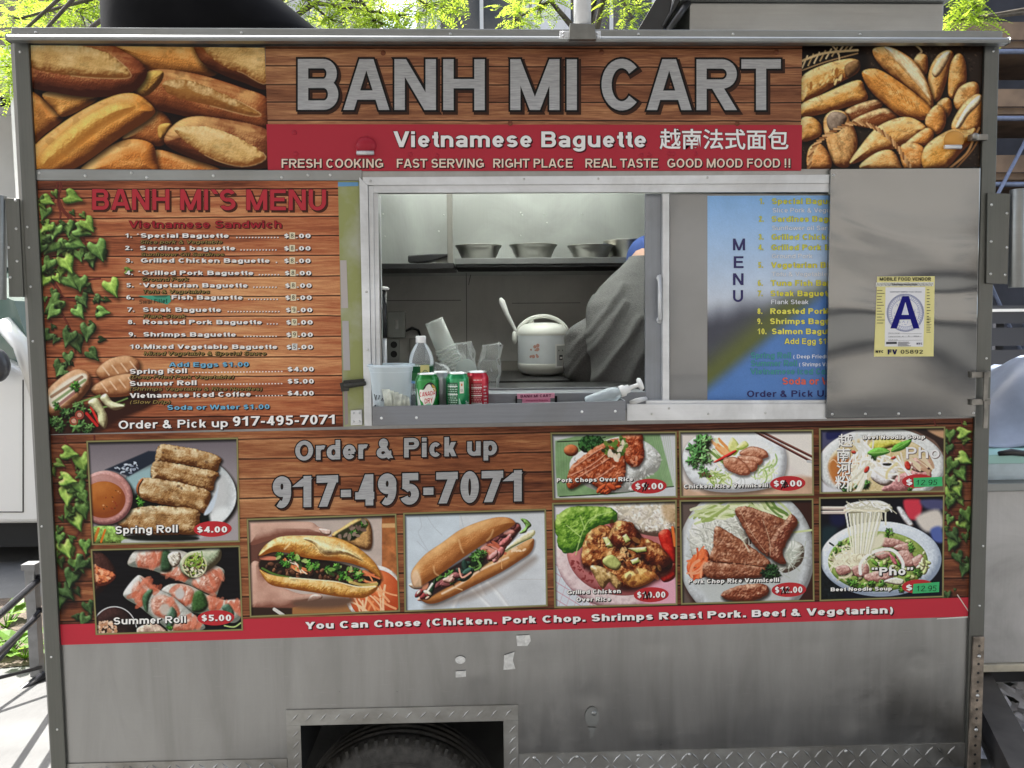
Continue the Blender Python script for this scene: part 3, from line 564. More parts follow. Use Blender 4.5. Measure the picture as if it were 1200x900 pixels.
    c.poly('80,540 130,500 160,620 100,632', (240, 222, 200), a=.6, soft=20)
    c.grade(.96, .014); c.frame(); return c
V4 = (640, 490, 3.75)
def art_chops():
    c = Canvas([(644.8, 506.8), (793.3, 505.5), (794, 583.3), (647.5, 586)], V4, 1.5, (206, 208, 210), 15)
    c.poly('40,100 130,80 500,70 560,300 300,335 50,345 40,200', (136, 168, 122), soft=4, smooth=False, tex=(40, .12)); c.line('50,104 200,96 260,84', 5, (40, 50, 36)); c.line('60,345 300,330 560,300', 5, (40, 56, 40))
    for i in range(9): c.line([(470+i*9, 80), (520+i*6, 300)], 2, (166, 190, 150), .6, smooth=False)
    for i in range(6): c.line([(50+i*13, 110), (60+i*10, 320)], 2, (110, 150, 100), .6, smooth=False)
    c.blob('110,180 200,120 330,80 430,100 500,160 490,230 420,270 380,320 230,320 120,260', (226, 228, 226), r=60, hi=(246, 246, 246), dark=(150, 150, 144), tex=(6, .16)); c.specks(260, '120,180 330,90 490,150 480,230 380,310 220,310', 4, [(250, 250, 248), (206, 206, 200), (180, 180, 172)], el=2.2, a=.6)
    c.blob(eln(110, 142, 32, 26), (196, 112, 70), r=20); c.blob(eln(200, 115, 60, 40), (44, 84, 44), r=34, tex=(9, .5), wob=5); c.specks(60, eln(200, 112, 55, 34), 5, [(70, 120, 60), (28, 60, 30)], el=1.2)
    M = dict(r=26, dark=(96, 36, 18), hi=(244, 170, 130), mott=.4, tex=(14, .26), bump=3, wob=4, shadow=(3, 8, 10, .6))
    c.blob('90,280 110,215 170,160 230,120 300,90 350,110 350,200 340,280 270,325 230,310 180,280 110,310', (178, 84, 46), **M)
    c.blob('330,75 420,72 425,110 432,170 400,215 350,190 345,120', (176, 80, 44), **M)
    for p in ['120,215 190,165 245,130', '110,250 200,205 270,150', '140,260 230,205 290,165', '195,280 260,240 300,210']: c.line(p, 5, (232, 176, 150), .75); c.line(pp(p)+[3, 5], 3, (100, 40, 24), .7)
    c.specks(50, '110,220 250,140 420,80 420,190 300,300 200,290', 5, [(226, 140, 100), (130, 54, 30), (240, 190, 160)], a=.5)
    c.specks(46, '240,130 300,90 350,90 350,160 280,170', 8, [(106, 140, 60), (70, 100, 44), (190, 200, 150), (60, 60, 36)], el=1.4); c.specks(10, '280,120 340,100 340,170 290,200', 7, [(236, 220, 200)])
    c.specks(10, '230,300 320,300 300,320 240,320', 10, [(200, 90, 50)], blob=True)
    c.grade(.95, .014); c.frame(); return c
def art_vermicelli():
    c = Canvas([(795.2, 504.7), (953.3, 503.3), (954, 580.7), (796.8, 583.3)], V4, 1.5, (222, 214, 208), 17)
    c.poly('590,280 700,320 1180,250 1180,350 590,350', (206, 172, 146), soft=16, tex=(40, .1)); c.poly('950,60 1180,60 1180,250 1060,200', (226, 220, 212), soft=10)
    c.blob('600,200 610,130 660,80 760,62 920,66 1010,90 1055,150 1050,240 1000,300 860,325 720,320 640,280', (226, 230, 232), r=34, dark=(160, 160, 162), hi=(248, 250, 252), shadow=(2, 10, 16, .4)); c.poly('640,190 680,110 780,84 920,90 1000,140 1010,230 960,280 800,300 690,270', (234, 236, 236), soft=10)
    c.strands(90, '690,210 800,150 980,140 1000,230 940,280 740,280', 60, 4, [(250, 250, 248), (206, 208, 206), (226, 230, 220)], 10, 70, .5, .8)
    c.strands(34, '700,240 790,240 800,290 720,280', 50, 5, [(190, 206, 130), (226, 232, 190), (150, 176, 90)], 20, 60); c.strands(26, '940,220 1010,180 990,260 920,270', 50, 5, [(206, 220, 160), (230, 236, 206), (160, 190, 110)], -40, 50)
    c.strands(14, '700,160 800,110 820,140 730,190', 80, 11, [(226, 232, 196), (120, 150, 70), (236, 236, 214)], 45, 12, .1)
    c.strands(12, '740,110 800,95 800,150 760,150', 60, 10, [(232, 160, 92), (240, 186, 130)], 50, 14, .1)
    for x, y, z, s in [(690, 100, 60, 1), (660, 150, 60, 2), (650, 190, 40, 3), (700, 180, 40, 6), (690, 230, 30, 7)]: c.herb(x, y, z, ((104, 160, 92), (140, 186, 120), (80, 130, 72)), s, 9)
    for p in ['800,130 815,85 840,105 850,135 825,165', '835,130 870,100 890,120 860,140']: c.blob(p, (226, 226, 150), r=14, dark=(150, 170, 70))
    c.blob('740,190 790,160 830,140 835,150 790,178 745,196', (196, 44, 40), r=10)
    M = dict(r=22, dark=(128, 70, 50), hi=(240, 206, 180), tex=(14, .2), bump=4, wob=2, shadow=(3, 8, 10, .5))
    for p in ['850,150 900,125 960,140 975,170 920,185 870,172', '840,170 900,165 950,180 940,205 890,210', '860,185 920,190 925,225 895,235', '780,180 830,172 880,205 895,245 850,250 790,220']: c.blob(p, (198, 136, 106), **M); c.line(pp(p)[:4]*.97+pp(p).mean(0)*.03, 4, (150, 82, 56), .5)
    for i in range(2): c.line([(920+i*26, 60), (1168+i*2, 192-i*22)], 11, (84, 40, 34), smooth=False); c.line([(922+i*26, 58), (1168+i*2, 188-i*22)], 3, (170, 120, 106), smooth=False)
    c.line('1150,190 1170,192', 12, (190, 190, 190), smooth=False); c.specks(10, '670,240 720,250 700,270', 5, [(120, 60, 60), (90, 110, 60)])
    c.grade(.96, .014); c.frame(); return c
def art_chicken():
    c = Canvas([(646.7, 589.2), (793.3, 585.5), (794, 709), (649.3, 712.7)], V4, 1.5, (222, 220, 224), 19)
    for i in range(9): c.line([(30, 560+i*38), (260, 700+i*38)], 4, (206, 120, 134), .7, smooth=False); c.line([(20+i*34, 830), (110+i*34, 560)], 3, (206, 140, 150), .6, smooth=False)
    c.poly('30,640 130,740 180,830 30,830', (190, 206, 220), a=.35, soft=20)
    c.blob(eln(330, 590, 290, 250, 0), (226, 206, 206), r=30, hi=(246, 240, 238), dark=(150, 110, 116)); c.blob(eln(340, 580, 250, 200), (196, 122, 120), r=50, dark=(150, 84, 84), tex=(40, .12)); c.specks(30, '110,620 200,680 250,760 140,700', 4, [(140, 60, 60)])
    c.poly('420,760 560,700 580,820 430,820', (226, 170, 186), soft=20)
    c.blob('260,370 570,370 570,500 480,520 350,480', (226, 218, 206), r=50, tex=(6, .18), hi=(250, 248, 240)); c.specks(200, '270,380 560,380 560,490 380,480', 5, [(250, 248, 242), (196, 186, 166), (226, 216, 196)], el=2.2, a=.7); c.poly('510,380 570,370 570,460 520,440', (190, 150, 100), a=.6, soft=14)
    c.blob('40,440 100,395 200,385 300,400 310,450 250,470 200,500 160,560 110,595 60,580 45,520', (120, 164, 58), r=40, dark=(50, 90, 30), hi=(190, 220, 120), tex=(20, .3), bump=6, wob=5)
    for p in ['130,600 160,500 200,440 290,410', '150,520 90,470', '170,490 150,430', '190,460 230,420']: c.line(p, 5, (196, 222, 140), .7)
    c.blob('495,505 540,490 568,560 568,640 530,610 505,560', (206, 42, 30), r=26, hi=(250, 150, 120)); c.blob('500,690 540,650 566,640 566,700 520,722', (206, 44, 34), r=22, hi=(250, 160, 130)); c.line('555,480 566,560', 12, (226, 120, 60))
    M = dict(r=40, dark=(64, 24, 12), hi=(248, 206, 140), mott=.5, tex=(16, .34), bump=4.5, wob=6, shadow=(4, 12, 16, .7))
    c.blob('155,590 180,510 240,470 290,490 300,560 260,640 200,660 160,640', (170, 96, 50), **M); c.blob('280,500 310,455 380,460 420,520 500,560 550,630 540,670 480,700 400,740 320,740 260,680 260,600', (166, 92, 46), **M)
    c.blob('290,500 330,450 390,480 400,540 340,570 295,550', (140, 62, 36), **M); c.blob('400,560 500,570 548,630 500,660 430,620', (150, 74, 38), **M)
    c.blob('330,700 400,660 480,680 460,720 380,745', (206, 150, 78), r=30, dark=(110, 60, 26), hi=(250, 220, 150), tex=(16, .3)); c.blob('195,650 260,660 330,720 310,752 280,720 250,750 220,710', (206, 170, 110), r=24, hi=(250, 236, 200), tex=(12, .3))
    c.specks(90, '190,520 330,460 540,620 400,730 230,640', 8, [(226, 170, 100), (90, 30, 16), (190, 110, 60), (60, 22, 14)], a=.45); c.specks(30, '280,580 420,580 420,640 300,640', 5, [(40, 20, 14), (250, 210, 150)], a=.7)
    c.blob('250,620 290,600 330,640 310,670 260,650', (190, 196, 120), r=18)
    for p in ['248,525 270,522 292,560 270,570', '335,520 352,508 370,535 350,548', '360,572 440,566 440,584 400,590', '370,625 405,612 410,630 380,642', '258,560 280,545 290,565']: c.blob(p, (226, 226, 160), r=9, dark=(150, 160, 80), smooth=False, shadow=(2, 4, 5, .6))
    c.grade(.95, .016); c.frame(); return c
def art_porkrice():
    c = Canvas([(796, 586), (953.3, 583.9), (954.7, 704.7), (797.9, 708.7)], V4, 1.5, (66, 40, 34), 21)
    c.blob(eln(880, 600, 300, 310, 0), (206, 210, 212), r=40, dark=(130, 130, 130), hi=(236, 240, 242)); c.poly(eln(880, 600, 250, 262), (196, 200, 198), soft=20)
    c.poly('590,370 690,362 620,470 600,700 640,810 590,820', (150, 146, 140), a=.5, soft=16)
    c.blob('640,470 740,400 860,420 900,560 800,620 690,620 640,600', (206, 206, 196), r=60, tex=(8, .14)); c.strands(120, '650,480 760,420 860,450 880,560 720,610 650,590', 70, 4.5, [(240, 240, 232), (180, 180, 168), (222, 222, 212)], 40, 70, .5, .8)
    c.blob('1000,600 1060,540 1130,560 1120,640 1040,680', (206, 208, 196), r=40, tex=(14, .1)); c.strands(40, '1010,600 1060,550 1120,570 1100,650 1040,670', 70, 4, [(232, 234, 226), (180, 186, 172)], 0, 80, .5, .7)
    c.strands(40, '680,400 800,370 900,370 880,395 720,440', 110, 10, [(206, 216, 160), (226, 230, 196), (160, 180, 100)], -8, 25, .25); c.strands(26, '920,380 1050,400 1060,450 960,420', 120, 12, [(196, 206, 150), (226, 230, 196), (110, 140, 70)], 35, 15, .2); c.line('1060,505 1168,492', 9, (206, 214, 160))
    c.blob('620,640 690,575 720,610 710,690 640,705', (226, 112, 70), r=30, tex=(16, .3)); c.strands(22, '630,640 690,590 710,690', 70, 10, [(240, 130, 80), (226, 96, 50), (250, 170, 130)], -50, 40, .3)
    M = dict(r=22, dark=(90, 44, 28), hi=(232, 190, 160), mott=.4, tex=(24, .18), bump=3, wob=3, shadow=(4, 10, 12, .7), grain=(30, 40, 9, .12))
    c.blob('830,400 880,388 980,420 1060,455 1050,500 1010,540 985,600 960,600 900,540 850,450', (146, 86, 62), **M); c.blob('1060,440 1080,422 1105,460 1070,520 1040,590 1055,635 1030,640 985,610 985,540', (128, 66, 48), **M)
    c.blob('745,475 800,500 870,545 985,632 930,660 730,630 735,560', (156, 96, 68), **M); c.blob('700,635 800,640 950,650 960,690 880,705 710,700', (150, 90, 64), **M); c.blob('770,770 850,735 960,730 975,770 900,805 800,800', (140, 72, 48), **M)
    c.line('735,632 850,640 960,655', 4, (70, 34, 22), .8); c.line('850,400 900,500 965,590', 3, (220, 190, 160), .6); c.line('855,520 895,590', 6, (214, 214, 190), .8); c.line('950,440 980,530 985,600', 4, (210, 190, 160), .6)
    c.specks(80, '750,500 870,560 970,640 740,640', 4, [(190, 130, 96), (116, 62, 44), (226, 190, 160)], a=.5); c.specks(60, '850,410 1050,460 990,590 900,520', 4, [(180, 120, 90), (106, 56, 40)], a=.5)
    for x, y, z, s in [(990, 660, 40, 1), (970, 690, 40, 2), (1010, 690, 34, 3)]: c.herb(x, y, z, ((36, 66, 34), (60, 96, 48), (24, 44, 24)), s)
    c.grade(.95, .016); c.frame(); return c
def art_pho_bowl():
    c = Canvas([(959.6, 501.7), (1108, 499.6), (1107.6, 576.8), (960.2, 578.8)], (955, 495, 7.5), 1.5, (120, 96, 84), 23)
    c.poly('40,50 330,50 330,110 160,170 60,240 40,240', (84, 84, 112), soft=10); c.poly('110,80 240,60 200,130 110,150', (40, 44, 90), soft=12); c.poly('860,50 1130,50 1130,260 1050,160', (60, 46, 42), soft=8); c.poly('980,60 1130,60 1130,140', (196, 156, 122), soft=12)
    c.blob(eln(585, 380, 560, 335, 0, 30), (222, 224, 222), r=50, dark=(150, 150, 150), hi=(244, 246, 246)); c.blob(eln(575, 380, 460, 262, 0, 30), (214, 196, 150), r=26, dark=(150, 110, 60), hi=(236, 230, 210))
    c.poly('120,400 160,310 220,300 420,360 330,500 180,540', (190, 122, 66), soft=26); c.line('130,350 170,330 230,420 210,480', 8, (226, 190, 150)); c.line('330,430 420,380', 10, (214, 130, 80))
    c.strands(70, '260,300 480,290 640,340 560,430 360,480', 170, 13, [(240, 236, 222), (222, 214, 190), (250, 248, 240)], -45, 50, .4)
    c.blob('590,600 640,530 740,460 860,420 960,400 1020,440 1010,500 880,560 760,610', (190, 136, 134), r=50, dark=(130, 80, 80), tex=(14, .25), grain=(-40, 30, 8, .2)); c.blob('820,360 880,310 1020,340 1030,400 940,440 860,420', (206, 160, 150), r=34, tex=(14, .25)); c.strands(12, '850,340 1000,330 1020,420 900,420', 120, 20, [(222, 206, 176), (196, 160, 130)], 40, 20, .2)
    c.blob('490,480 540,380 620,350 700,390 730,450 660,545 580,552', (232, 230, 230), r=44, hi=(250, 250, 250), tex=(16, .1)); c.strands(26, '480,330 760,320 820,430 520,470', 150, 14, [(246, 244, 236), (226, 220, 206)], 35, 40, .3)
    c.line('630,490 640,430 720,360', 22, (226, 214, 166)); c.line('690,300 760,380 830,470', 14, (248, 246, 240)); c.poly('600,360 670,360 660,380 605,378', (40, 34, 28), soft=4)
    for x, y, z, s in [(440, 540, 70, 1), (270, 590, 70, 2), (520, 300, 40, 3), (360, 560, 30, 4), (830, 590, 40, 5)]: c.herb(x, y, z, ((64, 120, 52), (110, 166, 84), (44, 84, 40)), s, 9)
    c.strands(12, '300,560 420,420 480,420 400,600', 190, 16, [(238, 236, 222), (214, 210, 190)], -60, 18, .25)
    c.blob('470,230 500,170 600,150 750,160 760,200 640,230 560,260', (214, 206, 90), r=40, hi=(244, 240, 170), tex=(16, .15)); c.strands(16, '350,190 470,160 500,250 400,260', 120, 18, [(250, 250, 246), (226, 226, 218)], 60, 50, .2)
    c.blob('460,270 520,228 600,222 660,258 600,288 520,298', (116, 176, 76), r=30, dark=(60, 110, 40)); c.blob('670,258 700,200 780,165 850,152 820,210 750,250', (96, 160, 62), r=30, dark=(50, 100, 36)); c.line('480,270 650,256', 4, (170, 210, 130)); c.line('680,250 830,165', 4, (160, 206, 120))
    for x, y, rx, ry, ro in [(455, 415, 34, 20, -60), (815, 380, 26, 42, -20), (340, 262, 22, 16, 20), (690, 312, 24, 14, -20)]: c.blob(eln(x, y, rx, ry, ro), (196, 60, 44), r=14, hi=(240, 150, 130))
    c.poly('40,500 120,560 240,610 40,612', (214, 214, 218), soft=14)
    c.grade(.96, .014); c.frame(); return c
def art_pho_noodles():
    c = Canvas([(959.6, 582.6), (1107, 579.7), (1106, 700), (960.2, 704.8)], (955, 580, 6.925), 1.5, (22, 22, 32), 25)
    c.poly('40,280 180,260 140,420 40,470', (36, 56, 62), soft=40); c.poly('130,160 260,160 230,250 140,240', (30, 34, 70), soft=30)
    c.poly('720,40 860,40 850,180 760,190', (206, 66, 82), soft=16); c.poly('860,40 1040,40 1040,120 900,110', (84, 84, 120), soft=20); c.poly('820,180 1000,120 1040,260 900,300', (214, 206, 196), soft=24); c.poly('940,280 1020,260 1040,380 960,370', (92, 108, 170), soft=18)
    c.blob('665,110 700,100 760,180 800,240 770,260 720,210', (226, 228, 230), r=26, soft=8)
    c.poly('40,640 200,740 300,840 40,840', (26, 32, 36), soft=14, tex=(16, .5)); c.poly('260,790 500,830 800,800 1030,690 1040,840 280,840', (20, 24, 40), soft=16)
    c.blob(eln(535, 520, 492, 305, 0, 30), (214, 222, 230), r=80, dark=(146, 158, 176), hi=(242, 246, 250)); c.blob(eln(512, 540, 405, 245, 0, 30), (150, 170, 90), r=30, dark=(90, 116, 44), hi=(190, 206, 130), tex=(20, .2))
    c.specks(150, eln(512, 540, 390, 232, 0, 30), 15, [(96, 146, 52), (140, 180, 84), (196, 206, 140), (64, 110, 40), (214, 214, 170)], el=1.5, blob=True)
    c.blob('150,540 200,470 330,450 420,500 400,620 300,660 190,640', (222, 214, 184), r=70, tex=(16, .14)); c.strands(60, '150,540 240,460 400,470 390,620 210,640', 120, 11, [(244, 238, 214), (206, 196, 160), (232, 226, 200)], 20, 80, .6)
    M = dict(r=30, dark=(140, 90, 84), hi=(240, 214, 204), tex=(18, .22), bump=5, wob=5, shadow=(2, 8, 10, .5))
    for p in ['500,370 580,345 700,370 730,400 620,420 540,410', '640,420 740,390 800,430 760,460 680,450', '660,470 760,450 810,520 790,580 700,560', '790,520 860,480 880,530 820,590', '170,590 250,570 290,620 200,650', '300,590 420,560 430,640 340,660', '480,480 560,450 620,480 540,520', '400,650 560,610 640,650 560,700 440,700']: c.blob(p, (206, 160, 148), **M)
    c.blob('600,480 640,500 670,560 640,560', (206, 120, 128), r=14); c.line('370,640 370,560 440,480 560,440 650,460 710,540 715,600', 26, (240, 240, 230)); c.line('390,620 400,560 470,500 560,470', 8, (200, 206, 190), .7)
    for x, y, z, s in [(460, 720, 50, 1), (300, 720, 60, 2), (840, 630, 50, 3), (780, 430, 50, 4), (200, 390, 40, 5), (600, 300, 50, 6), (700, 760, 40, 7), (560, 720, 40, 8)]: c.herb(x, y, z, ((84, 134, 50), (130, 180, 84), (56, 96, 38)), s)
    c.line('120,390 150,410', 14, (40, 60, 44)); c.blob('560,700 640,670 720,690 700,730 600,720', (226, 224, 206), r=16); c.specks(12, '860,540 910,540 890,620 850,600', 16, [(206, 220, 150), (226, 232, 180)], blob=True); c.line(eln(535, 705, 14, 14), 5, (150, 200, 110))
    c.poly('500,330 560,320 540,420 420,440', (226, 222, 196), soft=14)
    for k in range(16):
        x = 275+k*17; c.line([(x, 70+8*(k % 3)), (x+6, 160), (300+k*13+(k % 2)*6, 300), (318+k*9, 470)], 17, [(238, 236, 216), (206, 202, 172), (246, 244, 230), (220, 216, 190)][k % 4], .95)
    c.line('235,100 260,200 280,330 300,440', 14, (232, 230, 206)); c.line('250,110 268,260', 9, (246, 244, 230)); c.line('575,120 572,180 575,240', 14, (222, 220, 200)); c.line('540,130 545,200', 9, (206, 200, 176))
    c.blob('245,85 320,60 420,45 520,45 590,70 630,105 600,130 560,140 420,140 290,150 240,130', (236, 234, 220), r=34, dark=(150, 146, 116), hi=(252, 252, 246), tex=(16, .16), bump=5); c.strands(30, '260,90 420,60 600,90 560,130 300,140', 110, 9, [(250, 250, 242), (206, 202, 180)], 5, 30, .3)
    for y0, y1 in [(106, 112), (142, 146)]: c.line([(40, y0), (240, y1-6)], 26, (206, 190, 180), smooth=False); c.line([(40, y0-6), (240, y1-12)], 8, (236, 226, 216), smooth=False)
    c.line('240,125 420,128 560,130', 18, (236, 230, 206), .8)
    c.grade(.95, .016); c.frame(); return c
VINE = (0, 200, 2.8125)
def art_menu():
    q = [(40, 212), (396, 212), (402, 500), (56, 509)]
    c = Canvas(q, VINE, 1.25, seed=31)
    pl = [(216.5+i*24.1, 215+i*24.0) for i in range(13)]
    pl = [(222, 221), (233, 228.5), (257, 253), (277, 276), (301, 299), (325, 323.5), (349, 346.5), (372, 370), (397, 394), (419, 418), (443, 440), (466, 463), (490, 487)]
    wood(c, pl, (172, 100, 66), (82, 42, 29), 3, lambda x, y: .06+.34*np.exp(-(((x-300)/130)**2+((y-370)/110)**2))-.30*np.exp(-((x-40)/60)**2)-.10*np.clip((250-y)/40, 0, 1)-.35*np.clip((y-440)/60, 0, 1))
    dk, R = (96, 40, 34), np.random.RandomState(2)
    for p in ['190,40 180,90 150,160 140,250 160,330 200,400', '200,40 195,110 230,160', '205,50 190,100 200,150 170,210', '185,60 210,130 260,180 290,270', '140,250 180,300 230,360 330,355', '150,330 200,410 250,430', '160,420 150,460 170,500', '260,230 320,240', '180,430 230,520 250,600']: c.line(p, 6, dk, .95); c.line(pp(p)+[-1, -1], 2, (150, 80, 62), .6)
    D = (52, 80, 40)
    for x, y, z, a, l in [(200, 640, 40, 30, 0), (160, 540, 44, 50, 0), (250, 560, 50, -10, 0), (225, 610, 34, 0, 0), (290, 520, 50, 10, 0), (300, 600, 40, -20, 0), (230, 540, 44, 20, 0), (330, 465, 40, -60, 1), (190, 430, 50, 30, 1), (180, 460, 46, 60, 1), (270, 420, 46, -20, 0), (255, 460, 44, -40, 1), (320, 420, 30, -50, 0), (225, 355, 48, -30, 1), (265, 360, 44, 0, 1), (150, 355, 46, 20, 2), (185, 350, 26, -30, 2), (215, 295, 62, -20, 2), (165, 300, 40, 40, 1), (260, 270, 40, -30, 1), (300, 285, 46, -20, 0), (320, 250, 54, -10, 1), (210, 245, 50, 20, 1), (240, 235, 50, -60, 1), (175, 240, 50, 40, 1), (150, 215, 50, 20, 1), (220, 180, 44, -20, 1), (260, 195, 44, -50, 1), (185, 190, 44, 10, 1), (160, 180, 36, 40, 2), (150, 130, 46, 20, 1), (285, 170, 48, -35, 2), (230, 85, 50, -60, 2), (150, 95, 40, -60, 2), (365, 375, 54, -25, 2), (320, 420, 20, 0, 0), (210, 660, 30, 50, 0), (135, 320, 36, 10, 1), (140, 250, 36, 30, 0)]:
        col, dkc = [((78, 104, 58), (26, 42, 26)), ((104, 138, 70), (38, 62, 34)), ((138, 172, 76), (56, 86, 38))][l]; LF(c, x, y, z*.88, a, l, col, dkc)
    # sandwich, two rolls and herbs on a dark board
    c.poly('150,820 230,790 400,740 520,720 510,770 400,820 300,870 150,870', (60, 32, 24), soft=10)
    for p in ['318,660 360,622 420,610 458,630 450,665 400,690 340,690', '300,722 340,690 400,672 445,672 450,700 430,740 340,745']:
        c.blob(p, (192, 136, 92), r=26, dark=(110, 62, 36), hi=(234, 190, 146), tex=(14, .12), shadow=(4, 8, 14, .7))
        b = pp(p).mean(0)
        for k in (-45, -15, 15, 45): c.line([(b[0]+k-8, b[1]-14-k*.2), (b[0]+k+12, b[1]+12-k*.2)], 5, (240, 212, 180), .7)
    c.blob('148,740 190,690 250,655 295,670 298,710 260,760 200,805 160,800', (206, 150, 104), r=30, hi=(240, 200, 160), shadow=(4, 8, 14, .7)); c.poly('160,745 220,690 275,668 285,690 240,740 180,785', (236, 226, 206), soft=5); c.line('170,745 270,680', 10, (150, 110, 80), .8); c.line('175,765 280,690', 9, (120, 150, 90), .8); c.line('190,775 260,720', 10, (150, 90, 84), .8); c.herb(250, 712, 22, seed=3); c.herb(190, 780, 20, seed=8)
    for x, y, z, s in [(220, 800, 34, 1), (250, 840, 40, 2), (200, 840, 30, 4), (290, 850, 34, 5), (260, 780, 30, 6), (310, 780, 26, 7), (180, 830, 24, 9)]: c.herb(x, y, z, ((60, 96, 48), (92, 132, 70), (40, 70, 36)), s, 8)
    for p in ['330,780 410,770', '320,790 420,750', '270,760 330,745', '240,770 330,740']: c.line(p, 4, (120, 150, 84))
    for x, y in [(243, 825), (262, 805)]: c.line(eln(x, y, 12, 12), 5, (160, 76, 60)); c.poly(eln(x, y, 8, 8), (206, 150, 130))
    c.line('285,800 320,840', 9, (190, 44, 40)); c.line('300,780 325,830', 8, (206, 50, 44)); c.blob('290,765 320,750 345,790 355,820 345,850 325,830 320,800', (222, 220, 170), r=18); c.blob('330,750 350,735 370,760 412,775 380,790 350,775', (226, 226, 180), r=16)
    c.grade(.97, .016, 0, 1.1, .93); return c
def art_lower():
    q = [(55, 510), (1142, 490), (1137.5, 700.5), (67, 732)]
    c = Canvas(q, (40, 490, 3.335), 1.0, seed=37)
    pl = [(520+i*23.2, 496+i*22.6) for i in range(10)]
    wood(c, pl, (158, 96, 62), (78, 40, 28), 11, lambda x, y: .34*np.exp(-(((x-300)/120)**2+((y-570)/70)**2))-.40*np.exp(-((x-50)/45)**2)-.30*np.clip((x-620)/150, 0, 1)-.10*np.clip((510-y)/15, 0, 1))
    dk = (96, 40, 36)
    def vine(stems, leaves):
        for p in stems: c.line(p, 7, dk, .95); c.line(pp(p)+[-1, -1], 2, (160, 84, 70), .6)
        for x, y, z, a, l in leaves:
            col, dkc = [((70, 98, 54), (22, 38, 24)), ((100, 136, 66), (36, 60, 32)), ((148, 182, 84), (58, 92, 40))][l]; LF(c, x, y, z*.9, a, l, col, dkc)
    vine(['120,75 130,120 160,200 185,250 180,330 200,400', '110,150 120,210', '130,100 170,200', '200,380 180,440 150,480', '235,70 236,84'],
         [(200, 780, 44, 20, 0), (210, 730, 40, 0, 0), (105, 690, 60, 10, 0), (120, 670, 56, -20, 0), (150, 610, 56, 30, 0), (165, 560, 62, -30, 1), (190, 560, 54, 20, 0), (120, 500, 56, -10, 2), (200, 490, 44, 0, 1), (100, 460, 46, 20, 1), (160, 385, 62, -20, 2), (140, 355, 50, 30, 1), (190, 345, 50, -10, 1), (130, 290, 62, 10, 2), (175, 260, 54, -10, 1), (120, 240, 52, -60, 2), (185, 160, 60, -20, 2), (190, 220, 40, 60, 1), (125, 135, 54, -70, 2), (190, 300, 40, -30, 1)])
    c.setview((940, 480, 3.4615))
    vine(['535,40 545,80', '645,40 650,90 610,140 620,180', '600,90 590,170 600,240 590,330', '590,380 620,440 660,430', '650,60 655,170'],
         [(590, 745, 30, 0, 0), (670, 630, 50, -10, 0), (660, 640, 50, 20, 0), (630, 590, 48, -20, 0), (615, 530, 60, 20, 1), (610, 500, 44, -20, 0), (650, 455, 54, -70, 2), (665, 415, 46, 10, 1), (600, 440, 30, 0, 1), (610, 335, 58, 10, 2), (625, 310, 50, -20, 2), (600, 280, 44, 0, 1), (640, 250, 54, -10, 1), (645, 195, 56, -60, 2), (610, 215, 52, 20, 1), (645, 95, 46, -80, 2), (600, 95, 40, 10, 1), (600, 370, 40, 10, 1), (595, 150, 34, 30, 0)])
    c.grade(.90, .016, 0, 1.1, .93); return c
def art_bluemenu():
    q = [(829, 229.5), (990, 229), (990, 469), (829, 469)]
    c = Canvas(q, (820, 220, 3.4615), 1.0, seed=41)
    x, y = c.X, c.Y
    t = np.clip((y-30)/440, 0, 1)[..., None]; img = C3(138, 186, 240)*(1-t)+C3(206, 214, 226)*t
    # a dark hill over a green band, and clear blue below the slope
    ridge = 500+.0*x-.18*(x-40)-14*fbm(x/90, x*0, 4, 3); edge = 800-.83*(x-30)
    m = sstep(-60, 70, y-ridge)[..., None]; img = img*(1-m)+C3(72, 74, 86)*m
    g = np.exp(-((y-edge+30)/75.)**2)[..., None]*m; img = img*(1-g*.8)+C3(104, 112, 52)*g*.8
    b = sstep(-30, 60, y-edge)[..., None]; img = img*(1-b)+(C3(110, 162, 240)*(1-t*.2))*b
    c.img = img*(1+.03*fbm(x/60, y/60, 9, 3))[..., None]
    c.grade(.97, .012, 0, 1.0, 1.0); return c
# ---------------------------------------------------------------- lettering: a bold grotesque drawn from bars and bowls
from mathutils.geometry import delaunay_2d_cdt
ADV = dict(zip('ABCDEFGHIJKLMNOPQRSTUVWXYZ', [1.0, .98, 1.0, 1.0, .92, .85, 1.08, 1.0, .40, .80, 1.0, .86, 1.18, 1.0, 1.08, .93, 1.08, 1.0, .93, .87, 1.0, .95, 1.34, .95, .95, .86]))
ADV.update(dict(zip('abcdefghijklmnopqrstuvwxyz', [.80, .85, .78, .85, .80, .50, .85, .85, .39, .42, .80, .39, 1.26, .85, .85, .85, .85, .56, .77, .49, .85, .80, 1.12, .80, .80, .72]))); ADV.update({c: .79 for c in '0123456789$'})
ADV.update({' ': .39, '.': .39, ',': .39, '-': .50, '&': 1.04, '(': .48, ')': .48, '!': .46, "'": .34, '`': .38, '*': .55, '“': .72, '”': .72, '/': .4, '®': 1.0})
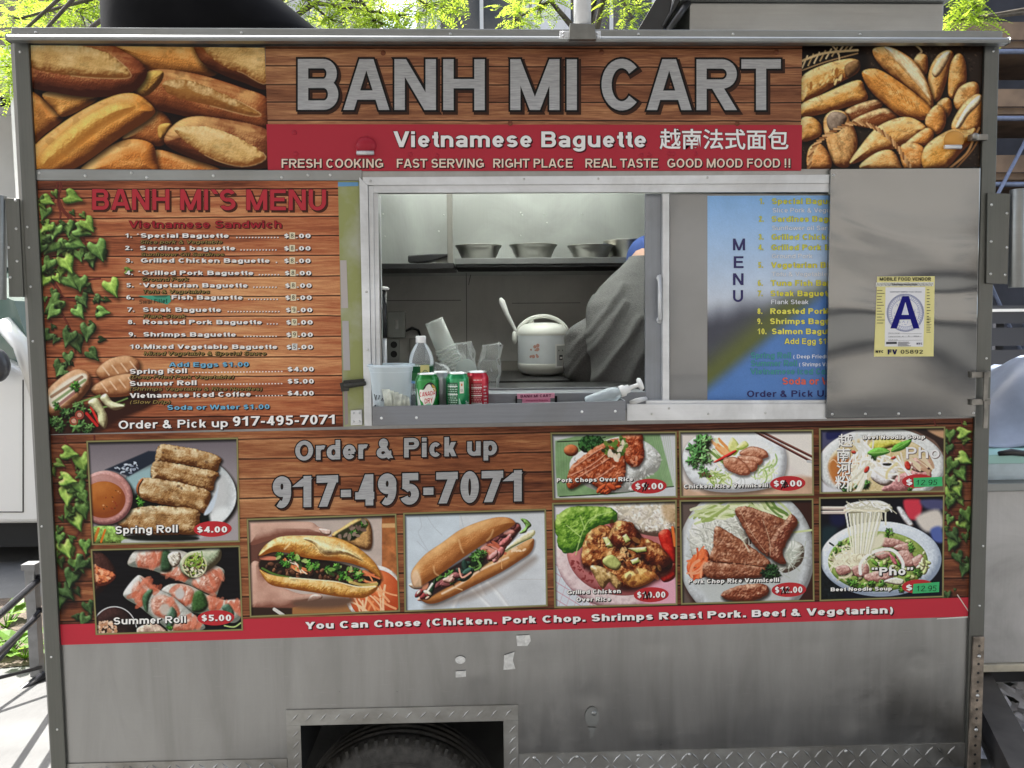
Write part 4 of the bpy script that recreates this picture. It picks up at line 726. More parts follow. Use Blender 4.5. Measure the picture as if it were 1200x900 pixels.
def glyph_polys(ch, w, o):
    P = []; X = .735; wh = w*.86; adv = ADV.get(ch, .8); sb = .075 if ch not in 'AVWXYTvwxyz7' else .02; W = adv-2*sb; D = -.27
    def rect(x0, y0, x1, y1): P.append([(x0-o, y0-o), (x1+o, y0-o), (x1+o, y1+o), (x0-o, y1+o)])
    def diag(x0, y0, x1, y1, k=1.0):      # centre line, ends cut level
        if y1 < y0: x0, y0, x1, y1 = x1, y1, x0, y0
        L_ = math.hypot(x1-x0, y1-y0); s = (y1-y0)/L_; hw = (w*k/2+o)/s; g = (x1-x0)/(y1-y0); a = x0-g*o; b = x1+g*o
        P.append([(a-hw, y0-o), (a+hw, y0-o), (b+hw, y1+o), (b-hw, y1+o)])
    def ring(cx, cy, rx, ry, a0=0, a1=360, kw=None, kh=None):
        kw = kw or w; kh = kh or wh; full = a1-a0 >= 360; e = 0 if full else math.degrees(o/max(rx-kw/2, .05)); n = max(4, int((a1-a0)/11))
        t = np.radians(np.linspace(a0-e, a1+e, n+1)); R1 = (rx+o, ry+o); R0 = (max(rx-kw-o, .002), max(ry-kh-o, .002))
        for i in range(n):
            P.append([(cx+R0[0]*math.cos(t[i]), cy+R0[1]*math.sin(t[i])), (cx+R1[0]*math.cos(t[i]), cy+R1[1]*math.sin(t[i])), (cx+R1[0]*math.cos(t[i+1]), cy+R1[1]*math.sin(t[i+1])), (cx+R0[0]*math.cos(t[i+1]), cy+R0[1]*math.sin(t[i+1]))])
    c = ch; q = (1+wh)/4; qx = (X+wh)/4; hw = w/2
    if c == 'A': diag(hw*1.1, 0, W/2-.035, 1, .97); diag(W-hw*1.1, 0, W/2+.035, 1, .97); rect(.25*W, .20, .75*W, .20+wh)
    elif c in 'BPRDEFHIKLNMUTJ' or c in 'bhiklmnpru':
        top = 1 if c in 'BPRDEFHIKLNMbhkl' or c in 'U' else X; bot = D if c == 'p' else 0
        if c not in 'TJUu': rect(0, bot, w, top)
    if c == 'B': rect(w, 1-wh, W-.30, 1); rect(w, .52-wh/2, W-.29, .52+wh/2); rect(w, 0, W-.29, wh); a = (.48+wh/2)/2; ring(W-.31, 1-a, .28, a, -90, 90); a = (.52+wh/2)/2; ring(W-.30, a, .30, a, -90, 90)
    elif c in 'CG': ring(W/2, .5, W/2, .51, 42, 318)
    elif c == 'D': rect(w, 1-wh, W-.42, 1); rect(w, 0, W-.42, wh); ring(W-.43, .5, .43, .5, -90, 90)
    elif c in 'EF':
        rect(w, 1-wh, W, 1); rect(w, .52-wh/2, W-.06, .52+wh/2)
        if c == 'E': rect(w, 0, W+.01, wh)
    elif c == 'H': rect(W-w, 0, W, 1); rect(w, .52-wh/2, W-w, .52+wh/2)
    elif c == 'J': rect(W-w, .3, W, 1); ring(W/2, .32, W/2, .32, 180, 360)
    elif c == 'K': diag(w*.9, .34, W-w*.72, 1, .95); diag(w*.5+.24, .58, W-w*.62, 0, .97)
    elif c == 'L': rect(w, 0, W, wh)
    elif c == 'M': rect(W-w, 0, W, 1); diag(w*.5, 1, W/2, 0, .92); diag(W-w*.5, 1, W/2, 0, .92)
    elif c == 'N': rect(W-w, 0, W, 1); diag(w*.55, 1, W-w*.55, 0, .95)
    elif c in 'OQ':
        ring(W/2, .5, W/2, .515)
        if c == 'Q': diag(W-.06, -.06, W*.55, .30)
    if c == 'G': rect(W*.52, .36, W, .36+wh); rect(W-w, .12, W, .40)
    elif c in 'PR': a = .29; rect(w, 1-wh, W-.31, 1); rect(w, 1-2*a-.0, W-.31, 1-2*a+wh); ring(W-.32, 1-a, .32, a, -90, 90)
    if c == 'R': diag(W-.42, .46, W-w*.58, 0, 1.0)
    if c == 'S': ring(W/2, 1-q, W/2-.01, q+.008, 22, 270); ring(W/2, q, W/2, q+.008, -158, 90)
    elif c == 'T': rect(W/2-hw, 0, W/2+hw, 1); rect(0, 1-wh, W, 1)
    elif c == 'U': rect(0, .38, w, 1); rect(W-w, .38, W, 1); ring(W/2, .40, W/2, .41, 180, 360)
    elif c in 'Vv': t = 1 if c == 'V' else X; diag(hw*1.1, t, W/2, 0); diag(W-hw*1.1, t, W/2, 0)
    elif c in 'Ww': t = 1 if c == 'W' else X; k = .9; diag(hw, t, W*.28, 0, k); diag(W*.5, t, W*.28, 0, k); diag(W*.5, t, W*.72, 0, k); diag(W-hw, t, W*.72, 0, k)
    elif c in 'Xx': t = 1 if c == 'X' else X; diag(hw*1.25, 0, W-hw*1.25, t); diag(hw*1.25, t, W-hw*1.25, 0)
    elif c == 'Y': diag(hw*1.25, 1, W/2, .40); diag(W-hw*1.25, 1, W/2, .40); rect(W/2-hw, 0, W/2+hw, .46)
    elif c in 'Zz': t = 1 if c == 'Z' else X; rect(0, t-wh, W, t); rect(0, 0, W, wh); diag(hw*1.3, wh*.6, W-hw*1.3, t-wh*.6)
    elif c == 'a': r = .22; ring(W*.48, X-.235, W*.52-.0, .245, 0, 165); rect(W-w, 0, W, X-.22); ring(W*.44, .222, W*.44, .235, 70, 300); rect(W*.40, .445-wh, W-w*.5, .445); ring(W*.44, .222, W*.52, .235, 290, 345)
    elif c in 'bpdqgo': 
        ring(W/2, X/2, W/2, X/2+.008)
        if c == 'd': rect(W-w, 0, W, 1)
        if c in 'qg': rect(W-w, D if c == 'q' else -.04, W, X)
        if c == 'g': ring(W/2, -.03, W/2, .25, 190, 360)
    elif c == 'c': ring(W/2, X/2, W/2, X/2+.008, 45, 315)
    elif c == 'e': ring(W/2, X/2, W/2, X/2+.008, 0, 322); rect(w*.6, X/2-wh*.5, W-w*.25, X/2+wh*.32)
    elif c in 'ft':
        x = .105
        if c == 'f': rect(x, 0, x+w, .76); ring(x+.27, .74, .27, .265, 85, 180); rect(x+.25, 1-wh, W+.03, 1)
        else: rect(x, .22, x+w, .96); ring(x+.26, .24, .26, .25, 180, 280); rect(x+.24, -.005, W, wh)
        rect(0, X-wh, W, X)
    elif c in 'hnmu':
        if c == 'u': rect(0, .30, w, X); rect(W-w, 0, W, X); ring(W/2, .30, W/2, .31, 180, 360)
        elif c == 'm': a = W/2+w/2; ring(a/2, X-.27, a/2, .28, 0, 150); rect(a-w, 0, a, X-.26); ring(W-a/2, X-.27, a/2, .28, 0, 150); rect(W-w, 0, W, X-.26)
        else: ring(W/2, X-.30, W/2, .31, 0, 150); rect(W-w, 0, W, X-.29)
    elif c in 'ij':
        rect(0, 1-wh*.95, w, 1)
        if c == 'j': rect(0, -.1, w, X)
    elif c == 'k': diag(w*.9, .20, W-w*.72, X, .95); diag(w*.5+.20, .40, W-w*.62, 0, .97)
    elif c == 'r': ring(.36, X-.32, .36, .33, 68, 165)
    elif c == 's': ring(W/2, X-qx, W/2-.01, qx+.008, 22, 270); ring(W/2, qx, W/2, qx+.008, -158, 90)
    elif c == 'y': diag(hw*1.1, X, W*.52, .02); diag(W-hw*1.1, X, W*.30, D+.03); rect(.03, D, W*.32, D+wh)
    elif c == '0': ring(W/2, .5, W/2, .51)
    elif c == '1': rect(W*.44, 0, W*.44+w, 1); diag(W*.10, .66, W*.44+w*.5, 1-w*.3, .8)
    elif c == '2': ring(W/2, .70, W/2, .305, -8, 168); diag(W-w*.78, .66, w*.78, .10, .98); rect(0, 0, W, wh)
    elif c == '3': a = (.48+wh/2)/2; ring(W*.47, 1-a, W*.47, a+.005, -90, 160); a = (.52+wh/2)/2; ring(W*.47, a, W*.52, a+.005, -160, 90); rect(W*.32, .52-wh/2, W*.5, .52+wh/2)
    elif c == '4': rect(W*.56, 0, W*.56+w, 1); rect(0, .20, W+.02, .20+wh); diag(w*.55, .22, W*.56+w*.4, 1, .85)
    elif c == '5': rect(.10, 1-wh, W-.03, 1); rect(.06, .50, .06+w*.9, 1); ring(W*.47, .325, W*.52, .335, -155, 140)
    elif c in '69':
        s = []
        P_ = P; ring(W/2, .32, W/2, .33); ring(W*.53, .5, W*.53, .51, 60, 190)
        if c == '9':
            for i in range(len(P)): P[i] = [(W-x, 1-y) for x, y in P[i]]
    elif c == '7': rect(0, 1-wh, W, 1); diag(W-w*.6, 1-wh*.5, W*.30, 0, 1.0)
    elif c == '8': a = (.50+wh/2)/2; ring(W/2, 1-a+.01, W/2-.03, a-.01); ring(W/2, a, W/2, a+.01)
    elif c == '$': ring(W/2, .95-q*.93, W/2-.01, q*.95, 22, 270); ring(W/2, .03+q*.93, W/2, q*.95, -158, 90); rect(W/2-w*.2, -.10, W/2+w*.2, 1.08)
    elif c == '&': ring(W*.40, .76, .235, .25); ring(W*.36, .275, W*.36, .29, 60, 345); diag(W*.34, .72, W-w*.62, 0, .9); ring(W*.30, .28, W*.56, .52, 318, 372, w*.9, wh)
    elif c in '()': a = ring; ring(W*1.1 if c == '(' else -W*.1, .37, W*1.1, .66, 118 if c == '(' else -62, 242 if c == '(' else 62, w*.8, w*.8)
    elif c in '.,': rect(0, 0, w*1.02, w*.98)
    elif c == '-': rect(0, .29, W, .29+wh)
    elif c == '!': rect(0, 0, w, wh); rect(0, wh*1.5, w, 1)
    elif c in "'": rect(0, .66, w*.8, 1)
    elif c == '`': diag(w*.2, 1, w, .78, .9)
    elif c == '*':
        for t in (90, 210, 330): 
            x, y = W/2+.16*math.cos(math.radians(t)), .80+.16*math.sin(math.radians(t)); dx, dy = x-W/2, y-.8; n_ = np.array([-dy, dx])/.16*w*.22; P.append([(W/2-dx*.6-n_[0], .8-dy*.6-n_[1]), (x-n_[0], y-n_[1]), (x+n_[0], y+n_[1]), (W/2-dx*.6+n_[0], .8-dy*.6+n_[1])])
    elif c in '“”':
        for x in (0, .33): rect(x, .72, x+w*.95, .72+w*.9); diag(x+w*(.35 if c == '“' else .55), .74 if c == '”' else .78, x+w*(.6 if c == '“' else .30), .60 if c == '”' else 1.0, .7)
    elif c == '/': diag(0, 0, W, 1, .8)
    elif c == '®': ring(W/2, .5, W/2, .5, 0, 360, w*.6, w*.6); rect(W*.32, .25, W*.42, .75); ring(W*.5, .62, .15, .13, -90, 90, w*.5, w*.5); diag(W*.5, .5, W*.66, .25, .5)
    return [[(x+sb, y) for x, y in p] for p in P], adv
_GL = {}
def glyph(ch, w, o):
    k = (ch, round(w, 4), round(o, 4))
    if k not in _GL:
        polys, adv = glyph_polys(ch, w, o); vs_, fs = [], []
        for p in polys:
            a = sum(p[i][0]*p[(i+1) % len(p)][1]-p[i][1]*p[(i+1) % len(p)][0] for i in range(len(p)))
            p = p if a > 0 else p[::-1]; fs.append(list(range(len(vs_), len(vs_)+len(p)))); vs_ += p
        if not vs_: _GL[k] = (np.zeros((0, 2)), [], adv)
        else:
            r = delaunay_2d_cdt([Vector(p) for p in vs_], [], fs, 0, 1e-5, True); v = np.array([tuple(p) for p in r[0]]); f = [tuple(t) for t, s in zip(r[2], r[5]) if len(s)]
            _GL[k] = (v, f, adv)
    return _GL[k]
_CJ = {}
def cjk(ch, off):
    if (ch, off) not in _CJ:
        c = bpy.data.curves.new('t', 'FONT'); c.body = ch; c.size = 1; c.offset = off; c.resolution_u = 4; o = bpy.data.objects.new('t', c); C.objects.link(o)
        me = bpy.data.meshes.new_from_object(o.evaluated_get(bpy.context.evaluated_depsgraph_get())); v = np.empty(len(me.vertices)*3); me.vertices.foreach_get('co', v); v = v.reshape(-1, 3)[:, :2]/.76+[0, .02]; f = [tuple(p.vertices) for p in me.polygons]
        bpy.data.objects.remove(o); bpy.data.curves.remove(c); bpy.data.meshes.remove(me); _CJ[(ch, off)] = (v.copy(), f, 1.32)
    return _CJ[(ch, off)]
def glyphs(s, off, o=0):
    w = .115+2.8*off; V_, F_ = [np.zeros((0, 2))], []; x = 0; n = 0
    for ch in s:
        v, f, adv = cjk(ch, off+o) if ord(ch) > 0x2e80 else glyph(ch, w, o*1.35)
        V_.append(v+[x, 0]); F_ += [tuple(i+n for i in t) for t in f]; n += len(v); x += adv
    return np.vstack(V_), F_
def text(mb, s, x0, x1, yl, yr, cap, Y, col=(236, 236, 232), m=0, off=.022, it=0, outline=None, shadow=None, view=None):
    """sets s between x0 and x1 on the base line yl..yr with capitals cap high (photo pixels, or the coordinates of view)"""
    v0, _ = glyphs(s, off); a, b = v0[:, 0].min(), v0[:, 0].max()
    def put(offs, dx, dy, Yk, cl, mi):
        v, f = glyphs(s, off, max(0, offs-off)); u = (v[:, 0]-a)/(b-a); h = v[:, 1]*cap
        P = np.stack([x0+(x1-x0)*u+dx+it*h, yl+(yr-yl)*u-h+dy], -1)
        if view: P = P/view[2]+np.array(view[:2])
        mb.add(UG(P, Yk), f, mi, lin(np.array(cl)/255))
    k = view[2] if view else 1
    if shadow: put(shadow[3] if len(shadow) > 3 else off, shadow[0]*k, shadow[1]*k, Y, shadow[2], 0)
    if outline: put(outline[1], 0, 0, Y-.0003, outline[0], 0)
    put(off, 0, 0, Y-.0006, col, m)

INK = ink('printed_vinyl')
SILVER = plain('silver_print', (.35, .35, .355), .42, noise=.26, nscale=30)
_n = SILVER.node_tree; _mp = _n.nodes.new('ShaderNodeMapping'); _mp.inputs['Scale'].default_value = (1.2, 1, 22); _tn = [x for x in _n.nodes if x.type == 'TEX_NOISE'][0]; _tc = [x for x in _n.nodes if x.type == 'TEX_COORD'][0]
_n.links.new(_tc.outputs['Object'], _mp.inputs[0]); _n.links.new(_mp.outputs[0], _tn.inputs['Vector'])
STEEL = steel('body_steel', (.285, .283, .276), .23, .22, 1.6, (1, 1, 40), .30, streak=True, fine=.02, smear=.22, rv=.06, scratch=.30)
STEEL_DOOR = steel('door_steel', (.215, .216, .212), .11, 1.0, 2.3, (1, 1, 50), .10, wdet=.8, wmap=(.5, 1, 1.3), wdist=.078, scratch=.14, fine=.004, smear=.10, rv=.025)
POST = steel('post_steel', (.125, .127, .115), .34, .10, 3, (40, 1, 1), .5)
EAVE = steel('eave_steel', (.27, .28, .275), .3, .06, 3, (.6, 1, 30), .35)
ALU = steel('aluminium', (.70, .71, .72), .42, .04, 4, (1, 1, 30), .35, metal=.75)
TRAY = steel('tray_steel', (.22, .23, .25), .38, .06, 5, (1, 1, 30), .4)
TREAD = steel('tread_plate', (.40, .40, .385), .34, .05, 5, (6, 6, 6), .6, dcol=(.10, .085, .06))
INNER = steel('kitchen_steel', (.36, .375, .355), .34, .06, 1.2, (40, 1, 1), .3, metal=.75)
INNER_DK = steel('kitchen_dark_steel', (.32, .31, .28), .4, .05, 1.2, (40, 1, 1), .4)
SCREW = plain('screw_steel', (.5, .5, .48), .35, .9, noise=.3, nscale=200)
DARK = plain('black_gap', (.012, .012, .012), .7)
RUBBER = plain('black_rubber', (.05, .048, .045), .7, noise=.45, nscale=40, bump=.15, bscale=200)
BLACKP = plain('black_plastic', (.02, .02, .021), .35, noise=.3, nscale=12)
WHITEP = plain('white_plastic', (.78, .78, .76), .35, noise=.04)

# ---------------------------------------------------------------- the food cart
cart = thing('food_cart', 'stainless steel street food cart covered in printed wood vinyl with menu and order window', 'food cart', (0, .75, .0))
YF = 0.0; ZB = .12
def xz(px, py, Y=0): p = U(px, py, Y); return p[0], p[2]
x_l = U(40, 480)[0]; XL, XR = -1.385, 1.372; ZT = 2.262
wx0, wz1 = xz(443, 226); wx1, wz0 = xz(985, 478)
tx0, tz1 = xz(350, 846); tx1, _ = xz(590, 846)
b = MB()
for x0, x1, z0, z1 in [(XL, wx0, wz0, ZT), (wx0, wx1, wz1, ZT), (wx1, XR, wz0, ZT)]: b.box(x0, x1, 0, .022, z0, z1)
for x0, x1, z0, z1 in [(XL, tx0, ZB, wz0), (tx0, tx1, tz1, wz0), (tx1, XR, ZB, wz0)]: b.box(x0, x1, 0, .022, z0, z1)
b.build('front_panel', STEEL, cart)
b = MB()   # the shell behind the front: ends, back, floor, roof with an opening added for daylight
YB = 1.32
b.box(XL, XL+.03, .0225, YB, ZB, ZT-.003); b.box(XR-.03, XR, .0225, YB, ZB, ZT-.003)
build_each(b, 'side_wall', STEEL, cart)
b = MB(); b.box(XL+.031, XR-.031, YB-.05, YB, ZB+.002, ZT-.003); bw = b.build('back_wall', INNER, cart)
b = MB(); sx0, sx1, sy0, sy1 = -.62, .62, .26, 1.22
for x0, x1, y0, y1 in [(XL, sx0, 0, YB), (sx1, XR, 0, YB), (sx0, sx1, 0, sy0), (sx0, sx1, sy1, YB)]: b.box(x0, x1, y0, y1, ZT, ZT+.02)
roof = b.build('roof', INNER, cart)
SKYL = plain('added_roof_diffuser', (.9, .93, .9), .4); _n = SKYL.node_tree; _t = _n.nodes.new('ShaderNodeBsdfTranslucent'); _t.inputs[0].default_value = (.94, .97, .94, 1); _n.links.new(_t.outputs[0], _n.nodes['Material Output'].inputs[0])
b = MB(); b.box(sx0-.02, sx1+.02, sy0-.02, sy1+.02, ZT+.0215, ZT+.026); b.build('added_skylight', SKYL, cart)  # unseen frosted panel, added to light the kitchen softly from above
b = MB(); b.box(XL+.031, XR-.031, .0235, YB-.051, ZB+.2, ZB+.23); b.build('floor', INNER_DK, cart)
# the skirt below the banner: a thin sheet with its dents and ripples
zt_s = U(600, 712, 0)[2]; nx_, nz_ = 300, 84; gx = np.linspace(XL+.003, XR-.003, nx_); gz0 = np.linspace(ZB, zt_s, nz_); GX, GZ = np.meshgrid(gx, gz0)
dz = .0007*fbm(GX*2.2, GZ*3.0, 5, 2)+.0004*fbm(GX*9, GZ*7, 8, 2)
for px_, py_, a_, r_ in [(770, 748, .0016, .03), (1000, 862, -.0022, .035), (690, 815, .0014, .03), (880, 870, .0018, .03), (640, 770, .0016, .04), (300, 800, -.0018, .06), (180, 850, .0018, .05), (560, 790, -.0014, .03), (1080, 775, .0018, .03), (950, 750, .001, .02), (760, 860, -.0016, .03), (430, 770, .0014, .05)]:
    q_ = U(px_, py_, 0); dz += a_*np.exp(-((GX-q_[0])**2+((GZ-q_[2])*1.3)**2)/(2*r_*r_))
dz = np.clip(dz, -.0014, .0011)*sstep(U(600, 738, 0)[2], U(600, 768, 0)[2], GZ); vv = np.stack([GX, -.0013+dz, GZ], -1).reshape(-1, 3); ff = []
for i in range(nz_-1):
    for j in range(nx_-1):
        if tx0-.012 < gx[j+1] and gx[j] < tx1+.012 and gz0[i] < tz1+.008: continue
        a_ = i*nx_+j; ff.append((a_, a_+1, a_+nx_+1, a_+nx_))
b = MB(); b.add(vv, ff, 0, None, True); b.build('skirt_panel', STEEL, cart)
# wheel well box
b = MB(); b.box(tx0-.03, tx0-.004, .0235, .45, ZB, tz1+.03); b.box(tx1+.004, tx1+.03, .0235, .45, ZB, tz1+.03); b.box(tx0-.03, tx1+.03, .0235, .45, tz1+.031, tz1+.05); b.box(tx0-.03, tx1+.03, .451, .47, ZB, tz1+.05)
b.build('wheel_well', DARK, cart)

# eave, corner posts, trims
b = MB()
b.prism([(13, 31.6), (1175, 36), (1175, 47), (13, 44)], -.03, .0)
e = UG(np.array([[8, 43.5], [1182, 47]]), -.05)
pr = [(-.03, .010), (-.052, .006), (-.058, 0), (-.056, -.009), (-.030, -.010)]
v = []; 
for P in e: v += [(P[0], y, P[2]+z) for y, z in pr]
n = len(pr); b.add(v, [(i, n+i, n+(i+1) % n, (i+1) % n) for i in range(n)]+[tuple(range(n-1, -1, -1)), tuple(range(n, 2*n))])
b.build('roof_edge', EAVE, cart, .002)
b = MB(); b.prism([(15.6, 47), (33, 47), (79, 935), (62, 935)], -.012, -.0002); pl = b.build('corner_post', POST, cart, .002)
b = MB(); b.prism([(1154.5, 47), (1171.5, 47), (1148.5, 935), (1131, 935)], -.012, -.0002); prr = b.build('corner_post', POST, cart, .002)
b = MB(); b.prism([(40, 199), (424, 199.5), (424, 211.5), (40, 211)], -.006, -.0003); b.build('trim_strip', EAVE, cart, .001)
s_ = MB()
def screw(px, py, Y, r=.0042, m=0): p = U(px, py, Y); s_.dome(p, r, r*.55, r, m)
for px, py in [(46, 202.5), (154, 202.5), (172, 208), (330, 208), (361, 205), (387, 205), (100, 206), (250, 206)]: screw(px, py, -.0062)
for px, py in [(23.5, 61), (32, 266), (34, 290), (36, 336), (38.5, 400), (49, 617), (60, 770), (67, 855)]: screw(px, py, -.0122, .0036)
for px, py in [(1164, 60), (1160, 245), (1160, 283), (1160, 318), (1156, 420), (1152, 640), (1148, 710)]: screw(px, py, -.0122, .0036)
for px, py in [(42, 38), (283, 38.5), (528, 40), (748, 40), (859, 40), (1008, 40.5)]: screw(px, py, -.0302, .004)
build_each(s_, 'screw', SCREW, cart)

# ---- header banner
def bump_row(mb, pts, col, r=.010):
    for px, py in pts: mb.dome(U(px, py, -.0021), r, .0035, r, 0, 10, lin(np.array(col)/255))
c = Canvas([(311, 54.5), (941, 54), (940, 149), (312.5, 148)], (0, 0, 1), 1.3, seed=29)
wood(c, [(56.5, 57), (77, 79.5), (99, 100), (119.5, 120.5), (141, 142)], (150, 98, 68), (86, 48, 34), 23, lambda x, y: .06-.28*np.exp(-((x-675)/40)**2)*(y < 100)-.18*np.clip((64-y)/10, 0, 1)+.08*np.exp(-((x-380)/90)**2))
c.grade(.92, .014, 0, 1.1, .92)
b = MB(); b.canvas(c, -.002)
RED = (168, 44, 58)
b.sheet([(312.3, 145.5), (940, 146.5), (939, 200), (314, 200.5)], -.0026, RED)
for w, x0, x1 in [('BANH', 349, 568), ('MI', 598, 676), ('CART', 705, 915)]:
    text(b, w, x0, x1, 128.6+(x0-349)*.001, 129, 59.5, -.0032, (150, 150, 150), 1, .035, 0, ((10, 9, 9), .064), (2.2, 2.6, (52, 28, 18), .072))
text(b, 'Vietnamese Baguette', 461, 757, 172.3, 172.5, 18.4, -.0032, (226, 224, 222), 0, .035, 0, ((70, 22, 28), .058), (1.2, 1.3, (60, 14, 20), .05))
text(b, '越南法式面包', 773, 924, 172.8, 173.5, 19.2, -.0032, (232, 230, 228), 0, .014, 0, ((26, 12, 14), .032))
for w, x0, x1 in [('FRESH COOKING', 330, 449), ('FAST SERVING', 465, 567), ('RIGHT PLACE', 578, 671), ('REAL TASTE', 686, 771), ('GOOD MOOD FOOD !!', 782, 926)]:
    text(b, w, x0, x1, 196.6-(x0-330)*.0006, 196.6-(x1-330)*.0006, 10.4, -.0032, (228, 206, 188), 0, .026, 0, ((34, 16, 16), .055), (1, 1, (40, 12, 14), .05))
bump_row(b, [(449, 62), (705, 61), (910, 61), (864, 145), (598, 144.5)], (112, 66, 46), .0075); bump_row(b, [(345, 155.5), (347, 180.5), (481, 181), (512, 182.5), (752, 182), (761, 181.5), (784, 180), (789, 180), (815, 180)], (160, 42, 56), .0075)
hb = b.build('header_banner', [INK, SILVER], cart)
for fn in (art_loaves, art_basket): MB().canvas(fn(), -.0024).build('bread_photo', INK, hb)
b = MB()   # two pressed vent tabs under the vinyl
for px, py, cl in [(429, 170, (158, 40, 54)), (1118, 163, (206, 150, 76))]:
    p = U(px, py, -.0028); b.dome((p[0], -.0028, p[2]-.002), .030, .016, .026, 0, 14, lin(np.array(cl)/255))
    q = U(px-1, py+9, -.016); b.tube([(q[0]-.024, -.014, q[2]), (q[0]+.024, -.014, q[2])], .006, 10, 1)
build_each(b, 'vent_tab', [INK, ALU], cart, 0, 2)

# ---- menu board
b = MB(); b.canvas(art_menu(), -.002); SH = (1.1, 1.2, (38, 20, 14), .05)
text(b, "BANH MI`S MENU", 108, 382, 245.8, 246.4, 24.2, -.0026, (176, 48, 58), 0, .03, 0, ((52, 16, 18), .046), (2, 2.2, (70, 36, 24), .05))
text(b, 'Vietnamese Sandwich', 151, 330, 267, 267, 8.4, -.0026, (156, 34, 44), 0, .03, 0, ((66, 20, 18), .055), (1, 1, (70, 30, 22), .05))
W = (236, 232, 228); OUT = ((40, 24, 18), .062)
def line(n, nx, name, x0, x1, y, dx0, tape=True, px0=333., price='8', yr=None, n_end=None):
    yr = y+.3
    if n: text(b, n, nx, n_end or nx+8.5, y, y, 4.9, -.0026, W, 0, .04, 0, OUT, SH)
    text(b, name, x0, x1, y, yr, 5.0, -.0026, W, 0, .045, 0, OUT, SH)
    k = int((329-dx0)/3.7)
    for i in range(k): b.ellipse(dx0+1.5+i*3.7+.6, yr+.3, 1.0, .8, -.0029, (40, 22, 16), n=8); b.ellipse(dx0+1.5+i*3.7, yr-.4, 1.0, .8, -.0032, W, n=8)
    text(b, '$', px0, px0+5.5, yr+.2, yr+.2, 5.0, -.0026, W, 0, .045, 0, OUT, SH)
    if tape:
        b.sheet([(px0+6.3, yr-6.4), (px0+12.7, yr-6.2), (px0+12.5, yr+1.4), (px0+6.1, yr+1.2)], -.0036, (226, 216, 184) if price != '5' else (214, 214, 210))
        text(b, price, px0+7.8, px0+11, yr-.2, yr-.2, 4.8, -.0040, (60, 50, 40), 0, .01)
    text(b, '.00', px0+13.5, px0+31, yr+.2, yr+.2, 5.0, -.0026, W, 0, .045, 0, OUT, SH)
line('1.', 146, '*Special Baguette', 160, 268, 278.4, 276)
line('2.', 146.5, 'Sardines baguette', 164, 275.6, 293, 281)
line('3.', 147, 'Grilled Chicken Baguette', 165, 316, 307.6, 322.5)
line('4.', 147.2, '*Grilled Pork Baguette', 161.7, 297, 322, 302.5, px0=333.8)
line('5.', 148, '*Vegetarian Baguette', 163, 290.3, 336.6, 296, px0=334.2)
line('6.', 148, 'Fish Baguette', 201, 284.4, 350.8, 290, px0=334.4)
line('7.', 149, 'Steak Baguette', 167.4, 259, 365.2, 266, px0=335, price='9')
line('8.', 149.8, 'Roasted Pork Baguette', 167.6, 307, 379.7, 312, px0=335.4, price='9')
line('9.', 150.6, 'Shrimps Baguette', 168, 276.5, 394.2, 285, px0=335.6, price='9')
line('10.', 151.5, 'Mixed Vegetable Baguette', 168.6, 325, 408.6, 329, px0=335.8, price='5', n_end=167)
YL = (206, 186, 96); ITS = (.9, .9, (36, 22, 12), .06)
for s, x0, x1, y in [('Slice pork & Vegetable', 164, 260, 285.4), ('Sunflower Oil Sardines', 165, 262, 300), ('Ground Pork', 166, 220.5, 329.2), ('Tofu & Vegetables', 167, 245, 343.6), ('Flank Steak', 168, 217, 372.4), ('Mixed Vegetable & Special Sauce', 168.6, 311.5, 416), ('(Deep Fried Pork Vegetable)', 151.8, 273.5, 443.6), ('(Shrimps Vegetable & Rice Noodles)', 151.8, 306.5, 457.6), ('(Slow Drip)', 152.2, 199, 473)]:
    text(b, s, x0, x1, y, y, 3.9, -.0026, (150, 130, 74), 0, .012, .3, ((50, 32, 18), .07), ITS)
BL = (116, 176, 206)
text(b, 'Add Eggs $1.00', 198, 291.5, 429.8, 429.5, 5.2, -.0026, BL, 0, .035, 0, OUT, SH)
text(b, 'Soda or Water $1.00', 196, 315.8, 480.2, 479.2, 5.4, -.0026, BL, 0, .035, 0, OUT, SH)
for s, x1, y, yr, d0, pr_ in [('Spring Roll', 219, 438, 435.2, 225, '$4.00'), ('Summer Roll', 230.3, 452.2, 449.4, 236, '$5.00'), ('Vietnamese Iced Coffee', 294, 466.4, 463.4, 299, '$4.00')]:
    ye = y+(yr-y)*(x1-152)/216
    text(b, s, 152, x1, y, ye, 5.6, -.0026, W, 0, .045, 0, OUT, SH); text(b, pr_, 337, 367.7, yr, yr, 5.3, -.0026, W, 0, .045, 0, OUT, SH)
    for i in range(int((333-d0)/3.7)): b.ellipse(d0+1.5+i*3.7, y+(yr-y)*(d0+i*3.7-152)/216-.4, 1.0, .8, -.0032, W, n=8)
text(b, 'Order & Pick up', 139, 267, 502.5, 500.4, 9.4, -.0026, (240, 238, 236), 0, .03, 0, None, (1.2, 1.2, (40, 20, 16), .045)); text(b, '917-495-7071', 272.8, 392.4, 499.2, 496.8, 11, -.0026, (240, 238, 236), 0, .035, 0, None, (1.2, 1.2, (40, 20, 16), .05))
b.sheet([(161.4, 346.6), (199, 345.9), (200.6, 353), (196, 357), (161.8, 358)], -.0040, (70, 156, 128)); b.sheet([(178, 346.3), (199, 345.9), (194, 348.6), (183, 348.6)], -.0043, (44, 104, 86))
text(b, 'Swai Fillet', 163, 196, 356.4, 355, 5.2, -.0042, (14, 30, 28), 0, .012, .1)
b.build('menu_board', INK, cart)

